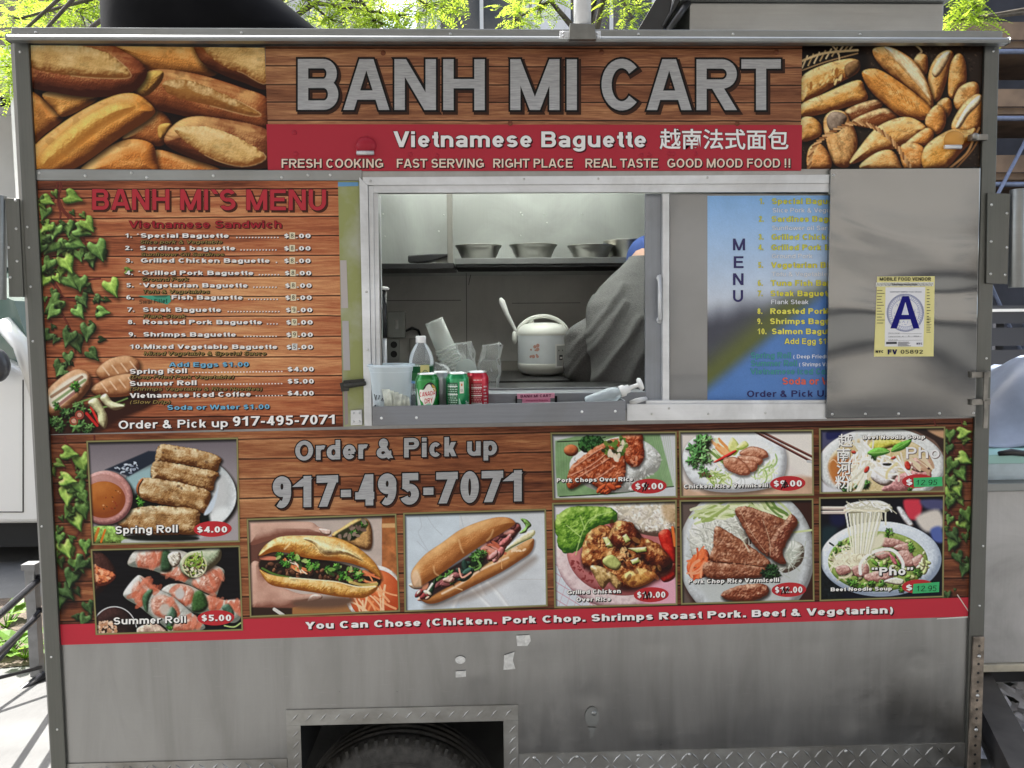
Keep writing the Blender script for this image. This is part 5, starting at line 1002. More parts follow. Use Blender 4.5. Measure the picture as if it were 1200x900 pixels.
# ---- bare strip beside the window, with old tape and the latch
OLD = plain('old_green_paint', (.40, .44, .16), .6, noise=.30, nscale=9)
b = MB(); b.prism([(395, 212), (421, 212), (431, 499), (403, 500)], -.0016, -.0002); bs = b.build('bare_strip', OLD, cart)
_n = OLD.node_tree; _g = _n.nodes.new('ShaderNodeTexNoise'); _g.inputs['Scale'].default_value = 7; _g.inputs['Detail'].default_value = 6; _r = _n.nodes.new('ShaderNodeValToRGB')
_r.color_ramp.elements[0].color = (.27, .29, .10, 1); _r.color_ramp.elements[1].color = (.42, .42, .37, 1); _r.color_ramp.elements[0].position = .42; _r.color_ramp.elements[1].position = .68
_tc = [x for x in _n.nodes if x.type == 'TEX_COORD'][0]; _n.links.new(_tc.outputs['Object'], _g.inputs['Vector']); _n.links.new(_g.outputs[0], _r.inputs[0]); _n.links.new(_r.outputs[0], _n.nodes['Principled BSDF'].inputs['Base Color'])
b = MB()
b.sheet([(398.5, 305), (406, 305), (408, 361), (400, 361)], -.0021, (176, 168, 164)); b.sheet([(401, 376), (408.5, 376), (410.5, 434), (402.5, 434)], -.0021, (170, 166, 166)); b.sheet([(396, 213.5), (420, 213.5), (420, 218), (396, 218.5)], -.0021, (104, 150, 190)); b.sheet([(403, 452), (407, 452), (408, 497), (404, 498)], -.0021, (150, 140, 138))
build_each(b, 'old_tape', INK, cart)
b = MB(); b.prism([(402, 446), (427, 444), (428, 452), (403, 456)], -.016, -.0022, 0); p = U(408, 452, -.022); b.tube([(p[0]-.012, -.02, p[2]), (p[0]+.05, -.02, p[2]+.006)], .006, 10); b.prism([(398, 449), (408, 447), (409, 458), (400, 459)], -.02, -.0165)
LT = b; b = MB(); b.prism([(411, 481), (424, 480), (424.5, 498), (411, 498.5)], -.008, -.0022, 1)
for q in [(414, 484), (421, 484), (414, 494), (421, 494)]: b.dome(U(*q, -.0082), .004, .003, .004, 1)
LT.build('latch', [plain('blackened_iron', (.05, .05, .045), .5, .7, noise=.4), SCREW], cart, .001); b.build('hasp', [SCREW, ALU], cart, .001)

# ---- picture banner
ART = art_lower()
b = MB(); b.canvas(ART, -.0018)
b.sheet([(67, 732), (1137.5, 700), (1137, 722.5), (68.5, 756)], -.0022, (186, 48, 62))
text(b, 'Order & Pick up', 346, 582.4, 539.6, 533.2, 22.6, -.003, (160, 160, 160), 1, .045, 0, ((12, 10, 10), .085), (1.6, 2, (60, 30, 18), .07))
text(b, '917-495-7071', 319.6, 613, 595.4, 587.3, 36.5, -.003, (160, 160, 160), 1, .055, 0, ((12, 10, 10), .085), (2, 2.2, (60, 30, 18), .08))
text(b, 'You Can Chose (Chicken. Pork Chop. Shrimps Roast Pork. Beef & Vegetarian)', 357.5, 1046.5, 737.2, 718.6, 8.2, -.0027, (240, 236, 234), 0, .05, 0, ((60, 14, 18), .075), (1.2, 1.3, (50, 10, 14), .07))
b.stroke([(1122, 697), (1136, 718)], 1.2, -.0028, (206, 190, 180)); b.sheet([(1098, 724.6), (1137, 722), (1137, 723.8), (1098, 725.6)], -.003, (206, 206, 200))
pb = b.build('picture_banner', [INK, SILVER], cart)
PY = -.0034; CAPT = ((30, 26, 24), .09)
def caption(mb, s, x0, x1, yl, yr, cap, v, off=.05): text(mb, s, x0, x1, yl, yr, cap, PY-.0006, (240, 238, 234), 0, off, 0, ((36, 32, 30), off+.035), (.9, 1.1, (20, 16, 14), off+.03), v)
def price(mb, cx, cy, rx, ry, s, x0, x1, y, cap, v, tape=None, rot=-2):
    mb.ellipse(v[0]+cx/v[2], v[1]+cy/v[2], rx/v[2], ry/v[2], PY-.0005, (186, 44, 50), rot=rot)
    text(mb, s, x0, x1, y, y-1, cap, PY-.0008, (240, 236, 234), 0, .045, 0, None, (.6, .7, (90, 16, 22), .05), v)
    if tape:
        q, wr, wx0_, wx1_, wy, wc = tape
        mb.sheet([(v[0]+a/v[2], v[1]+d/v[2]) for a, d in q], PY-.002, (64, 176, 110))
        text(mb, wr, wx0_, wx1_, wy, wy-2, wc, PY-.0022, (20, 34, 30), 0, .0, .12, None, None, v)
def scrawl(mb, pts, v, w=.9): mb.stroke([(v[0]+a/v[2], v[1]+d/v[2]) for a, d in pts], w, PY-.0022, (34, 20, 22))
V1 = (100, 510, 6.486); b = MB(); b.canvas(art_spring(), PY); caption(b, 'Spring Roll', 228, 702, 750, 738, 58, V1, .035); price(b, 968, 713, 145, 60, '$4.00', 850, 1078, 740, 46, V1); b.build('food_photo', INK, pb)
V2 = (100, 635, 6.316); b = MB(); b.canvas(art_summer(), PY); caption(b, 'Summer Roll', 210, 745, 612, 598, 52, V2, .035); price(b, 966, 562, 138, 56, '$5.00', 860, 1080, 586, 46, V2); b.build('food_photo', INK, pb)
b = MB(); b.canvas(art_hand(), PY); b.build('food_photo', INK, pb)
b = MB(); b.canvas(art_sub(), PY); b.build('food_photo', INK, pb)
b = MB(); b.canvas(art_chops(), PY); caption(b, 'Pork Chops Over Rice', 46, 382, 282, 276, 18, V4); price(b, 452, 299, 78, 33, '$9.00', 392, 514, 313, 27, V4); scrawl(b, [(424, 322), (440, 282), (436, 318), (450, 290)], V4, 1.4); b.build('food_photo', INK, pb)
b = MB(); b.canvas(art_vermicelli(), PY); caption(b, 'Chicken Rice Vermicelli', 605, 975, 309, 303, 18, V4); price(b, 1062, 287, 78, 33, '$9.00', 1000, 1124, 301, 27, V4); scrawl(b, [(1034, 312), (1052, 274), (1046, 306), (1062, 300), (1056, 282)], V4, 1.4); b.build('food_photo', INK, pb)
b = MB(); b.canvas(art_chicken(), PY); caption(b, 'Grilled Chicken', 92, 328, 774, 768, 18, V4); caption(b, 'Over Rice', 132, 284, 806, 803, 18, V4); price(b, 462, 776, 77, 33, '$10.00', 400, 524, 790, 27, V4); scrawl(b, [(428, 796), (436, 762), (444, 796), (452, 764), (456, 794)], V4, 1.3); b.build('food_photo', INK, pb)
b = MB(); b.canvas(art_porkrice(), PY); caption(b, 'Pork Chop Rice Vermicelli', 625, 1024, 727, 719, 18, V4); price(b, 1067, 754, 76, 32, '$12.00', 1006, 1126, 768, 27, V4); scrawl(b, [(1034, 774), (1046, 742), (1050, 772), (1064, 744), (1062, 770)], V4, 1.3); b.build('food_photo', INK, pb)
V9 = (955, 495, 7.5); b = MB(); b.canvas(art_pho_bowl(), PY); caption(b, 'Beef Noodle Soup', 418, 968, 148, 142, 34, V9)
for i, ch in enumerate('越南河粉'): text(b, ch, [202, 190, 190, 176][i], [328, 312, 318, 312][i], [206, 328, 446, 572][i], [206, 328, 446, 572][i], 92, PY-.0006, (244, 242, 238), 0, .012, 0, None, (.7, .8, (60, 50, 46), .025), V9)
text(b, 'Pho', 800, 1095, 318, 312, 100, PY-.0006, (236, 234, 234), 0, .02, 0, None, (.8, .8, (120, 100, 98), .03), V9)
price(b, 905, 515, 140, 60, '$', 802, 856, 552, 54, V9, ([(866, 488), (1118, 478), (1122, 560), (870, 570)], '12.95', 888, 1072, 552, 46)); b.build('food_photo', INK, pb)
V10 = (955, 580, 6.925); b = MB(); b.canvas(art_pho_noodles(), PY); caption(b, '“Pho”', 460, 796, 655, 648, 66, V10, .045); caption(b, 'Beef Noodle Soup', 128, 624, 782, 774, 30, V10)
price(b, 835, 742, 130, 56, '$', 740, 790, 776, 48, V10, ([(800, 722), (1010, 706), (1006, 788), (792, 800)], '12.95', 822, 984, 782, 44)); b.build('food_photo', INK, pb)
# ---------------------------------------------------------------- serving window
b = MB()
b.prism([(425, 207.5), (972, 204.5), (972, 215), (425, 217)], -.010, -.0004); b.prism([(437, 217.2), (972, 215.2), (972, 225), (437, 226)], -.007, -.0004)
b.prism([(421, 207.5), (431, 217.3), (436, 499), (427, 499)], -.012, -.0004); b.prism([(431.5, 217.5), (437.5, 217.5), (441, 498), (436.5, 498)], -.008, -.0004)
b.prism([(437.5, 226.3), (443, 226.3), (446, 474), (441.2, 474)], -.004, .06)
b.prism([(735, 473.5), (969, 473), (969, 491), (735, 493)], -.010, -.0004); b.prism([(757, 469.5), (969, 469), (969, 473.2), (757, 473.2)], -.004, .03)
b.build('window_frame', ALU, cart, .0012)
s_ = MB()
for q in [(434, 212), (614, 210), (701, 209.5), (829, 208), (429.5, 342), (431, 410), (784, 474.6+4), (830, 485), (897, 484), (764, 485)]: screw(*q, -.0122 if q[0] < 440 else -.0102, .0038)
build_each(s_, 'screw', SCREW, cart)
PANE = plain('grey_window_pane', (.21, .21, .205), .12, spec=.6, noise=.12, nscale=4, coat=.6)
STILE = steel('dark_stile', (.26, .28, .31), .34, .05, 4, (40, 1, 1), .35)
b = MB(); b.prism([(756, 227), (777, 227), (777, 471), (756, 471)], .022, .034); b.prism([(785, 227), (985, 227), (985, 469), (785, 469)], .012, .020, 1)
b.prism([(776.5, 226.5), (784.5, 226.5), (784.5, 471), (776.5, 471)], .004, .0335, 2)
sd = b.build('sliding_window', [STILE, PANE, ALU], cart, .0008)
b = MB(); p = [U(773, y, y0) for y, y0 in ((326, .021), (326, -.002), (375, -.002), (375, .021))]; b.tube([p[0], p[1], p[2], p[3]], .0055, 10)
for y in (326, 375): b.dome(U(773.5, y, .0215), .011, .004, .011)
b.build('handle', ALU, sd)
b = MB(); b.canvas(art_bluemenu(), .0115); v = (760, 190, 2.727); V = (820, 220, 3.4615); N_ = (44, 40, 92); YEL = (206, 210, 96); PYM = .011
for ch, x0, x1, y in [('M', 135, 184, 254), ('E', 138, 178, 326), ('N', 135, 178, 395), ('U', 135, 176, 463)]: text(b, ch, x0, x1, y, y, 48, PYM, N_, 0, .03, 0, None, None, V)
KO = ((58, 74, 104), .06)
for n, s, y in [('1.', 'Special Baguette', 66), ('2.', 'Sardines Baguette', 138), ('3.', 'Grilled Chicken Baguette', 211), ('4.', 'Grilled Pork Baguette', 253), ('5.', 'Vegetarian Baguette', 325), ('6.', 'Tuna Fish Baguette', 398), ('7.', 'Steak Baguette', 440), ('8.', 'Roasted Pork Baguette', 512), ('9.', 'Shrimps Baguette', 553), ('10.', 'Salmon Baguette', 594)]:
    cl = (206, 206, 70) if y < 300 else (216, 208, 70) if y < 450 else (226, 220, 90)
    g = glyphs(s, .03)[0]; w = (g[:, 0].max()-g[:, 0].min())*26
    text(b, n, 242-(y/64.), 262-(y/64.)+(18 if n == '10.' else 0), y, y, 23, PYM, cl, 0, .042, 0, KO, None, V); text(b, s, 294-(y/64.)+(8 if n == '10.' else 0), 294-(y/64.)+w, y, y, 23, PYM, cl, 0, .042, 0, KO, None, V)
for s, x, y in [('Slice Pork & Vegetable', 296, 100), ('Sunflower oil Sardines', 294, 172), ('Ground Pork', 293, 286), ('Tofu & Vegetables', 292, 359), ('Flank Steak', 290, 472)]:
    g = glyphs(s, .015)[0]; text(b, s, x, x+(g[:, 0].max()-g[:, 0].min())*19.5, y, y, 18, PYM, (226, 228, 232), 0, .015, 0, ((70, 84, 110), .03), None, V)
text(b, 'Add Egg $1.00', 344, 560, 634, 634, 23, PYM, (226, 220, 90), 0, .03, 0, KO, None, V)
for s, x0, x1, y, s2, x2, x3 in [('Spring Roll', 208, 370, 692, '( Deep Fried Pork )', 380, 580), ('Summer Roll', 208, 395, 724, '( Shrimps Vegetable )', 404, 600), ('Vietnamese Iced Coffee', 206, 570, 757, '', 0, 0)]:
    text(b, s, x0, x1, y, y, 24, PYM, (74, 150, 150), 0, .03, 0, ((36, 84, 110), .05), None, V)
    if s2: text(b, s2, x2, x3, y, y, 15, PYM, (226, 230, 236), 0, .02, 0, None, None, V)
text(b, 'Soda or Water $1.00', 336, 720, 798, 798, 28, PYM, (214, 104, 84), 0, .03, 0, ((120, 70, 90), .05), None, V); text(b, 'Order & Pick Up 917', 192, 620, 849, 847, 26, PYM, (46, 44, 92), 0, .03, 0, None, None, V)
b.build('menu_poster', ink('glossy_poster', .2, .12, .2, .02), sd)

b = MB(); b.prism([(973.5, 197), (1149.5, 196), (1143.5, 488.5), (968.5, 490.5)], -.018, -.0008); door = b.build('steel_door', STEEL_DOOR, cart, .003)
s_ = MB()
for x in (975.5, 1014, 1053, 1101, 1141): screw(x, 485.5-(x-970)*.008, -.0185, .004)
screw(977, 205.5, -.0185, .004)
for i in range(15): screw(1150.2-i*.42, 215+i*19, -.0012, .0026)
build_each(s_, 'screw', SCREW, door)
b = MB(); b.prism([(1150.2, 197), (1153.2, 197), (1146.5, 489), (1143.8, 489)], -.0022, -.0003); b.build('hinge_strip', POST, cart)
b = MB(); LM = plain('dull_latch_steel', (.22, .21, .19), .4, .9, noise=.4)
for y in (440, 472): b.prism([(1139, y-4), (1161, y-5), (1161, y+2), (1139, y+3)], -.030, -.0185); b.prism([(1154, y-4), (1159, y-4), (1157.5, y+30), (1152.5, y+30)], -.036, -.0305)
build_each(b, 'door_latch', LM, cart, .001, 2); b = MB()
b.prism([(1138, 157), (1158, 157), (1158, 164), (1138, 164)], -.03, -.0125); b.dome(U(1142, 160, -.031), .011, .012, .011)
b.build('door_latch', LM, cart, .001)
# folded side-awning brackets at both ends
for pts, cyl, sc in [([(6.5, 232), (22, 233), (27.5, 348), (10.5, 348)], [(-1, 229), (-1, 351), 7], [(18, 235), (19, 268), (20, 306), (10, 290), (12, 325)]), ([(1157.5, 226), (1184, 227), (1181, 333), (1156, 332)], [(1193, 222), (1191, 337), 8], [(1162, 240), (1161.5, 283), (1161, 321), (1180, 250), (1180, 290), (1178, 322)])]:
    b = MB(); b.prism(pts, -.02, -.0125); p, q = U(cyl[0][0], cyl[0][1], -.015), U(cyl[1][0], cyl[1][1], -.015); b.tube([p, q], cyl[2]*.0026, 18, 1)
    for x, y in sc: b.dome(U(x, y, -.0202), .0042, .0025, .0042, 2)
    b.build('awning_bracket', [POST, EAVE, SCREW], cart, .001)
# serving tray under the window
b = MB(); TY = -.12; FL = U(500, 474, TY)[2]-.036
p0, p1 = U(436.5, 476.5, TY), U(733, 469.5, TY); z0, z1 = U(436, 499, TY)[2], U(733, 493, TY)[2]
b.add([p0, p1, (p1[0], TY, z1), (p0[0], TY, z0), p0+[0, .003, 0], p1+[0, .003, 0], (p1[0], TY+.003, z1), (p0[0], TY+.003, z0)], [(0, 3, 2, 1), (4, 5, 6, 7), (0, 1, 5, 4), (2, 3, 7, 6), (0, 4, 7, 3), (1, 2, 6, 5)])
b.box(p0[0], p1[0], TY+.0032, -.0125, FL-.004, FL); b.box(p0[0], p0[0]+.003, TY+.0032, -.0128, FL+.0002, p0[2]); b.box(p1[0]-.003, p1[0], TY+.0032, -.0128, FL+.0002, p1[2])
s0, s1 = U(445, 463, .0), U(757, 461, .0); zs = s0[2]
b.box(s0[0], s1[0]+.0, .0002, .12, zs-.05, zs)                      # sill behind the tray
b.box(s0[0], s1[0], .114, .12, zs+.0005, zs+.006)
tr = b.build('serving_tray', TRAY, cart, .0012)
b = MB(); b.box(s0[0]-.02, s1[0]+.02, .1205, .42, zs-.03, zs-.001); b.build('prep_shelf', BLACKP, cart)
s_ = MB()
for q in [(447, 490), (488, 489.5), (682, 482.5), (721, 482)]: screw(*q, TY-.0003, .004)
build_each(s_, 'screw', plain('bright_screw', (.75, .75, .74), .3, .6), tr)

# ---------------------------------------------------------------- lower body: wheel, tread plates, marks
def tread(mb, x0, x1, z0, z1, y, step=.030, LL=.015, alt=True):
    i = 0
    nx = int((x1-x0)/step)+1; nz = max(1, int(round((z1-z0)/.030)))
    for a in range(nx):
        for k in range(nz):
            cx = x0+(a+.5)*step; cz = z0+(k+.5)*(z1-z0)/nz; s = 1 if (a+k) % 2 or not alt else -1
            if cx > x1-.012 and nx > 1: continue
            L, wd, h = LL, LL*.20, .0030; d = np.array([math.cos(s*.82), math.sin(s*.82)]); nn = np.array([-d[1], d[0]])
            pts = [(-L, 0, 0), (0, -wd, 0), (L, 0, 0), (0, wd, 0), (-L*.6, 0, h), (0, -wd*.35, h), (L*.6, 0, h), (0, wd*.35, h)]
            v = [(cx+d[0]*p+nn[0]*q, y-hh, cz+d[1]*p+nn[1]*q) for p, q, hh in pts]
            mb.add(v, [(0, 1, 5, 4), (1, 2, 6, 5), (2, 3, 7, 6), (3, 0, 4, 7), (4, 5, 6, 7)], 0)
b = MB(); q = [U(x, y, -.006) for x, y in [(335, 832), (607, 826.5), (590, 846), (352, 849)]]
zt = (q[0][2]+q[1][2])/2; zi = (q[2][2]+q[3][2])/2; xa, xb, xc, xd = q[0][0], q[3][0], q[2][0], q[1][0]
b.box(xa, xd, -.006, -.0003, zi, zt); tread(b, xa+.004, xd-.004, zi+.004, zt-.004, -.006, .042, .016, False)
for x0, x1 in ((xa, xb), (xc, xd)):
    b.box(x0, x1, -.0062, -.0003, ZB, zi-.0005); n = int((zi-ZB)/.033)
    for k in range(n): tread(b, x0+.004, x1-.002, ZB+k*.033, ZB+(k+1)*.033, -.0062, .045, .016, False)
ob = b.build('wheel_arch_trim', TREAD, cart)
b = MB(); z0 = .115; za = U(607, 883, -.005)[2]; zb_ = U(1135, 872, -.005)[2]; x1 = U(1131, 880, -.005)[0]; zz = (za+zb_)/2
b.box(xd+.002, x1, -.005, -.0003, z0, zz); tread(b, xd+.006, x1-.004, z0+.004, zz-.004, -.005, .034, .0185)
tp = b.build('kick_plate', TREAD, cart); b = MB(); b.box(XL+.05, xa-.002, -.005, -.0003, z0, zz+.004); tread(b, XL+.054, xa-.006, z0+.004, zz, -.005, .034, .0185)
b.build('kick_plate', TREAD, cart)
s_ = MB()
for x in (626, 676, 748, 808, 915, 991): screw(x, 889-(x-607)*.022, -.0055, .006)
build_each(s_, 'bolt', SCREW, tp)
b = MB(); b.prism([(1141.5, 747), (1154, 746.5), (1149, 905), (1134.5, 905)], -.020, -.0126)
for i in range(14):
    y = 757+i*10.6; x = 1147.6-(y-757)*.040; p = U(x, y, -.0203); b.add([(p[0]+.0042*math.cos(t), -.0204, p[2]+.0042*math.sin(t)) for t in np.linspace(0, 6.283, 10)[:-1]], [tuple(range(9))], 1)
for y in (769, 815, 855): b.dome(U(1147.5-(y-757)*.04, y, -.0205), .006, .006, .006, 2, 6)
b.build('perforated_angle', [plain('galvanised_rust', (.24, .20, .16), .6, .5, noise=.5, nscale=30, bump=.2, bscale=120), DARK, SCREW], cart, .001)
# old paper and foil left on the steel
b = MB(); PAP = plain('sticker_paper', (.62, .62, .60), .55, noise=.2, nscale=80, bump=.3, bscale=150)
b.prism([(605, 745), (621, 744), (622, 751), (618, 757), (606, 757)], -.0052, -.0040); b.prism([(591, 768), (603, 764), (601, 774), (604, 784), (590, 785)], -.0052, -.0040); b.prism([(534, 787), (546, 786), (546, 793), (534, 794)], -.0052, -.0040)
b.prism([(a, c_) for a, c_ in eln(539.5, 773.5, 6, 4.5, 0, 14)], -.0052, -.0040); b.prism([(a, c_) for a, c_ in eln(694, 840, 8.5, 11.5, 0, 16)], -.0055, -.0040, 1); b.prism([(689, 852.5), (699, 852.5), (696, 860), (693, 866)], -.0052, -.0040, 1); b.dome(U(696, 836, -.0056), .008, .004, .008, 1)
build_each(b, 'sticker_scrap', [PAP, EAVE], cart)
# wheel
wc = U(467, 986, .07); WR = .325; wm = Matrix.Translation(Vector((wc[0], .16, wc[2]))) @ Matrix.Rotation(R(90), 4, 'X')
wh = thing('wheel', '', '', (0, 0, 0)); del wh['label']; del wh['category']; wh.parent = cart; wh.matrix_parent_inverse = Matrix(); wh.location = (-cart.location[0], -cart.location[1], -cart.location[2]); WORLD[wh.name] = np.zeros(3)
b = MB(); prof = [(.205, -.09), (.215, -.098), (.25, -.103), (.285, -.100), (.305, -.092), (.316, -.080)]
for y in (-.052, -.020, .012, .044): prof += [(.325, y-.010), (.325, y+.010), (.318, y+.012), (.318, y+.018)]
prof += [(.325, .066), (.316, .080), (.285, .10), (.215, .098), (.205, .09)]
b.lathe([(r, -z) for r, z in prof], wm, 72)
for k in range(64):   # cross lugs at the shoulder
    a = k/64*2*math.pi
    for s in (1,):
        m4 = wm @ Matrix.Rotation(a, 4, 'Z'); v = [(.312, -.004, .099), (.3275, -.005, .082), (.3275, .005, .082), (.312, .006, .099), (.326, -.005, .060), (.326, .007, .060)]
        v = np.array([(m4 @ Vector(x))[:] for x in v]); b.add(v, [(0, 1, 2, 3), (1, 4, 5, 2)])
    m4 = wm @ Matrix.Rotation(a, 4, 'Z'); v = np.array([(m4 @ Vector(x))[:] for x in [(.302, -.004, .0945), (.302, .004, .0945), (.270, .003, .1035), (.270, -.003, .1035)]]); b.add(v, [(0, 1, 2, 3)])
b.lathe([(.262, .1022), (.262, .1048), (.256, .1048), (.256, .1022)], wm, 64)
b.build('tyre', RUBBER, wh)
b = MB(); b.lathe([(.207, .085), (.200, .092), (.19, .085), (.175, .05), (.11, .04), (.10, .06), (.04, .062), (.0, .062)], wm, 48); b.build('rim', plain('wheel_grey', (.2, .2, .2), .5, .5, noise=.3), wh)

# ---------------------------------------------------------------- roof: black hood, pole, vent box
b = MB(); Yh = .26; c0 = U(243, 34, .1); rx = U(387, 34, .1)[0]-c0[0]
def hood(d): return 1
v = []; K = 14; NN = 48
for i in range(K+1):
    s_k = i/K; z = .36*s_k; xl = -.96*(1-.30*max(0, s_k-.45)**1.3/.45) if s_k < .9 else -.62; xr = 1.03-1.25*max(0, s_k-.06); xl = min(xl, xr-.2); yr = .24*(1-.4*s_k**2)
    for k in range(NN):
        a = 2*math.pi*k/NN; cs, sn = np.sign(math.cos(a))*abs(math.cos(a))**.7, np.sign(math.sin(a))*abs(math.sin(a))**.7
        v.append((c0[0]+rx*((xl+xr)/2+(xr-xl)/2*cs), Yh+yr*sn, ZT+.021+z))
b.add(v, [(i*NN+k, i*NN+(k+1) % NN, (i+1)*NN+(k+1) % NN, (i+1)*NN+k) for i in range(K) for k in range(NN)]+[tuple(K*NN+k for k in range(NN))], 0, None, True)
b.build('roof_vent_hood', plain('black_plastic_shell', (.006, .006, .0065), .6, spec=.035, noise=.3, nscale=8, bump=.1, bscale=14), cart)
b = MB(); px_, Yp = 682.5, -.052; p = U(px_, 33, Yp); b.tube([p+[0, 0, -.003], p+[0, 0, .55]], .024, 24)
b.tube([p+[0, 0, -.006], p+[0, -.012, .0]], [.020, .021], 20, 1); b.build('pole', [ALU, DARK], cart)
b = MB(); b.prism([(668, 27), (697, 28), (699, 46), (667, 46)], -.078, -.0585); b.prism([(656, 36), (668, 36), (668, 44), (656, 44)], -.062, -.0590, 1); b.prism([(697, 36), (704, 36), (704, 45), (697, 45)], -.062, -.0590, 1)
for q in [(660, 38), (660, 42), (700, 39), (700, 43)]: b.dome(U(*q, -.0622), .004, .004, .004, 1)
b.build('pole_clamp', [plain('clamp_steel', (.16, .16, .15), .4, .8, noise=.3), ALU], cart, .002)
b = MB(); YV = .16; q = [U(808, 36, YV), U(1105, 36, YV)]; zt_ = U(900, 3.5, YV)[2]
b.box(q[0][0], q[1][0], YV, YV+.55, ZT+.021, zt_); b.build('vent_box', steel('vent_steel', (.36, .355, .34), .3, .3, 1.6, (1, 1, 40), .2), cart, .002)
b = MB(); b.box(q[0][0]-.03, q[1][0]+.012, YV-.02, YV+.6, zt_+.001, zt_+.05); b.build('vent_lid', EAVE, cart, .003)
b = MB(); f0, f1, g0, g1 = U(747, 36, YV), U(776, 36, YV), U(768, 0, YV), U(800, 0, YV)
up = (g0-f0)*1.15
b.add([f0, f1, f1+up, f0+up, f0+[0, .45, 0], f1+[0, .45, 0], f1+up+[0, .45, 0], f0+up+[0, .45, 0]], [(0, 1, 2, 3), (7, 6, 5, 4), (0, 4, 5, 1), (2, 6, 7, 3), (0, 3, 7, 4), (1, 5, 6, 2)]); b.build('vent_flap', BLACKP, cart, .001)
b = MB(); a0, a1 = U(783, 36, YV-.004), U(807, 2, YV-.004); b.tube([a0, a1], .010, 8); a0, a1 = U(777, 30, YV-.005), U(789, 0, YV-.005); b.tube([a0, (a0+a1)/2+[.008, 0, 0], a1], .004, 8); b.build('flap_stay', BLACKP, cart)
# ---------------------------------------------------------------- inside the kitchen
ZF = ZB+.23
Yc = .68; cz = U(620, 446, Yc)[2]; b = MB()
b.box(XL+.033, XR-.033, Yc, YB-.0505, cz-.03, cz); ct = b.build('back_counter', plain('counter_top', (.02, .02, .02), .3, spec=.3, noise=.2), cart, .002)
b = MB(); b.box(XL+.034, XR-.034, Yc+.03, YB-.052, ZF+.003, cz-.0305); b.build('counter_cabinet', INNER_DK, cart)
b = MB(); ysp = YB-.0512; p = U(590, 423, ysp); b.box(XL+.033, XR-.033, ysp-.006, ysp, cz+.001, p[2]); b.build('splash_board', INNER_DK, cart, .001)
# lower wall sheet with its colour raised to offset the shelf's shade, then shelves
Ysh = .96; sz = U(640, 302, Ysh)[2]; sz2 = U(640, 309, Ysh)[2]; sx = U(533, 300, Ysh)[0]
b = MB(); b.box(XL+.032, XR-.032, ysp-.003, ysp-.0005, p[2]+.001, sz2-.03); b.build('wall_panel', steel('shade_offset_steel', (.50, .495, .465), .45, .05, 1.5, (40, 1, 1), .3, metal=.35), cart)
b = MB(); b.box(sx, XR-.034, Ysh, ysp-.0035, sz-.002, sz); b.box(sx, XR-.034, Ysh-.004, Ysh-.0005, sz2, sz); b.build('bowl_shelf', EAVE, cart, .0012); b = MB(); b.box(sx+.002, XR-.036, Ysh+.0002, ysp-.004, sz2-.012, sz-.0025); b.build('shelf_underside', DARK, cart)
szl = U(490, 308.5, Ysh)[2]; b = MB(); b.box(XL+.034, sx-.004, Ysh, ysp-.0035, szl-.022, szl); b.build('low_shelf', BLACKP, cart, .001)
b = MB(); a = U(524.5, 306, Ysh+.01)[0]; b.box(a, a+.022, Ysh+.012, Ysh+.04, szl+.0005, ZT-.002); b.build('shelf_upright', INNER_DK, cart, .001)
b = MB()
for q in [(520, 252), (528, 260), (638, 251), (529, 276), (514, 271), (682, 251), (641, 261), (610, 249), (612, 252), (610, 276), (449, 251), (451, 277)]: b.dome(U(*q, YB-.0505), .004, .0025, .004, 0)
build_each(b, 'screw', SCREW, cart)
b = MB()
for q_ in ([(546, 320), (546.8, 320), (547.5, 425), (546.7, 425)], [(448, 352), (540, 351.4), (540, 352.2), (448, 352.8)], [(600, 355), (680, 354.5), (680, 355.2), (600, 355.7)], [(551, 322), (552, 322), (549.5, 334), (548.8, 334)]): b.prism(q_, ysp-.0042, ysp-.0031)
build_each(b, 'panel_seam', plain('seam_grey', (.09, .09, .085), .6), cart)
# switch box, socket, cable
b = MB(); Yw = ysp-.004; b.prism([(454, 365), (475, 365), (475, 396), (454, 396)], Yw-.035, Yw); bx = b.build('switch_box', INNER, cart, .003)
b = MB(); b.prism([(463, 375), (466.5, 375), (466.5, 386), (463, 386)], Yw-.044, Yw-.0352); b.build('switch', WHITEP, bx, .001)
b = MB(); b.prism([(455, 398), (468, 398), (468, 422), (455, 422)], Yw-.02, Yw); 
for k in (404, 415): b.prism([(a_, c_) for a_, c_ in eln(461.5, k, 4, 4, 0, 12)], Yw-.023, Yw-.0202, 1)
b.build('wall_socket', [INNER, BLACKP], cart, .001)
b = MB(); b.tube([U(475, 388, Yw-.02), U(483, 384, Yw-.06), U(490, 387, Yw-.05), U(493, 394, Yw-.02), U(494, 404, Yw-.02)], .006, 8); b.build('cable', BLACKP, cart)
b = MB(); b.prism([(480, 396), (498, 395), (498, 424), (480, 424)], Yw-.03, Yw); b.build('junction_box', INNER_DK, cart, .002)

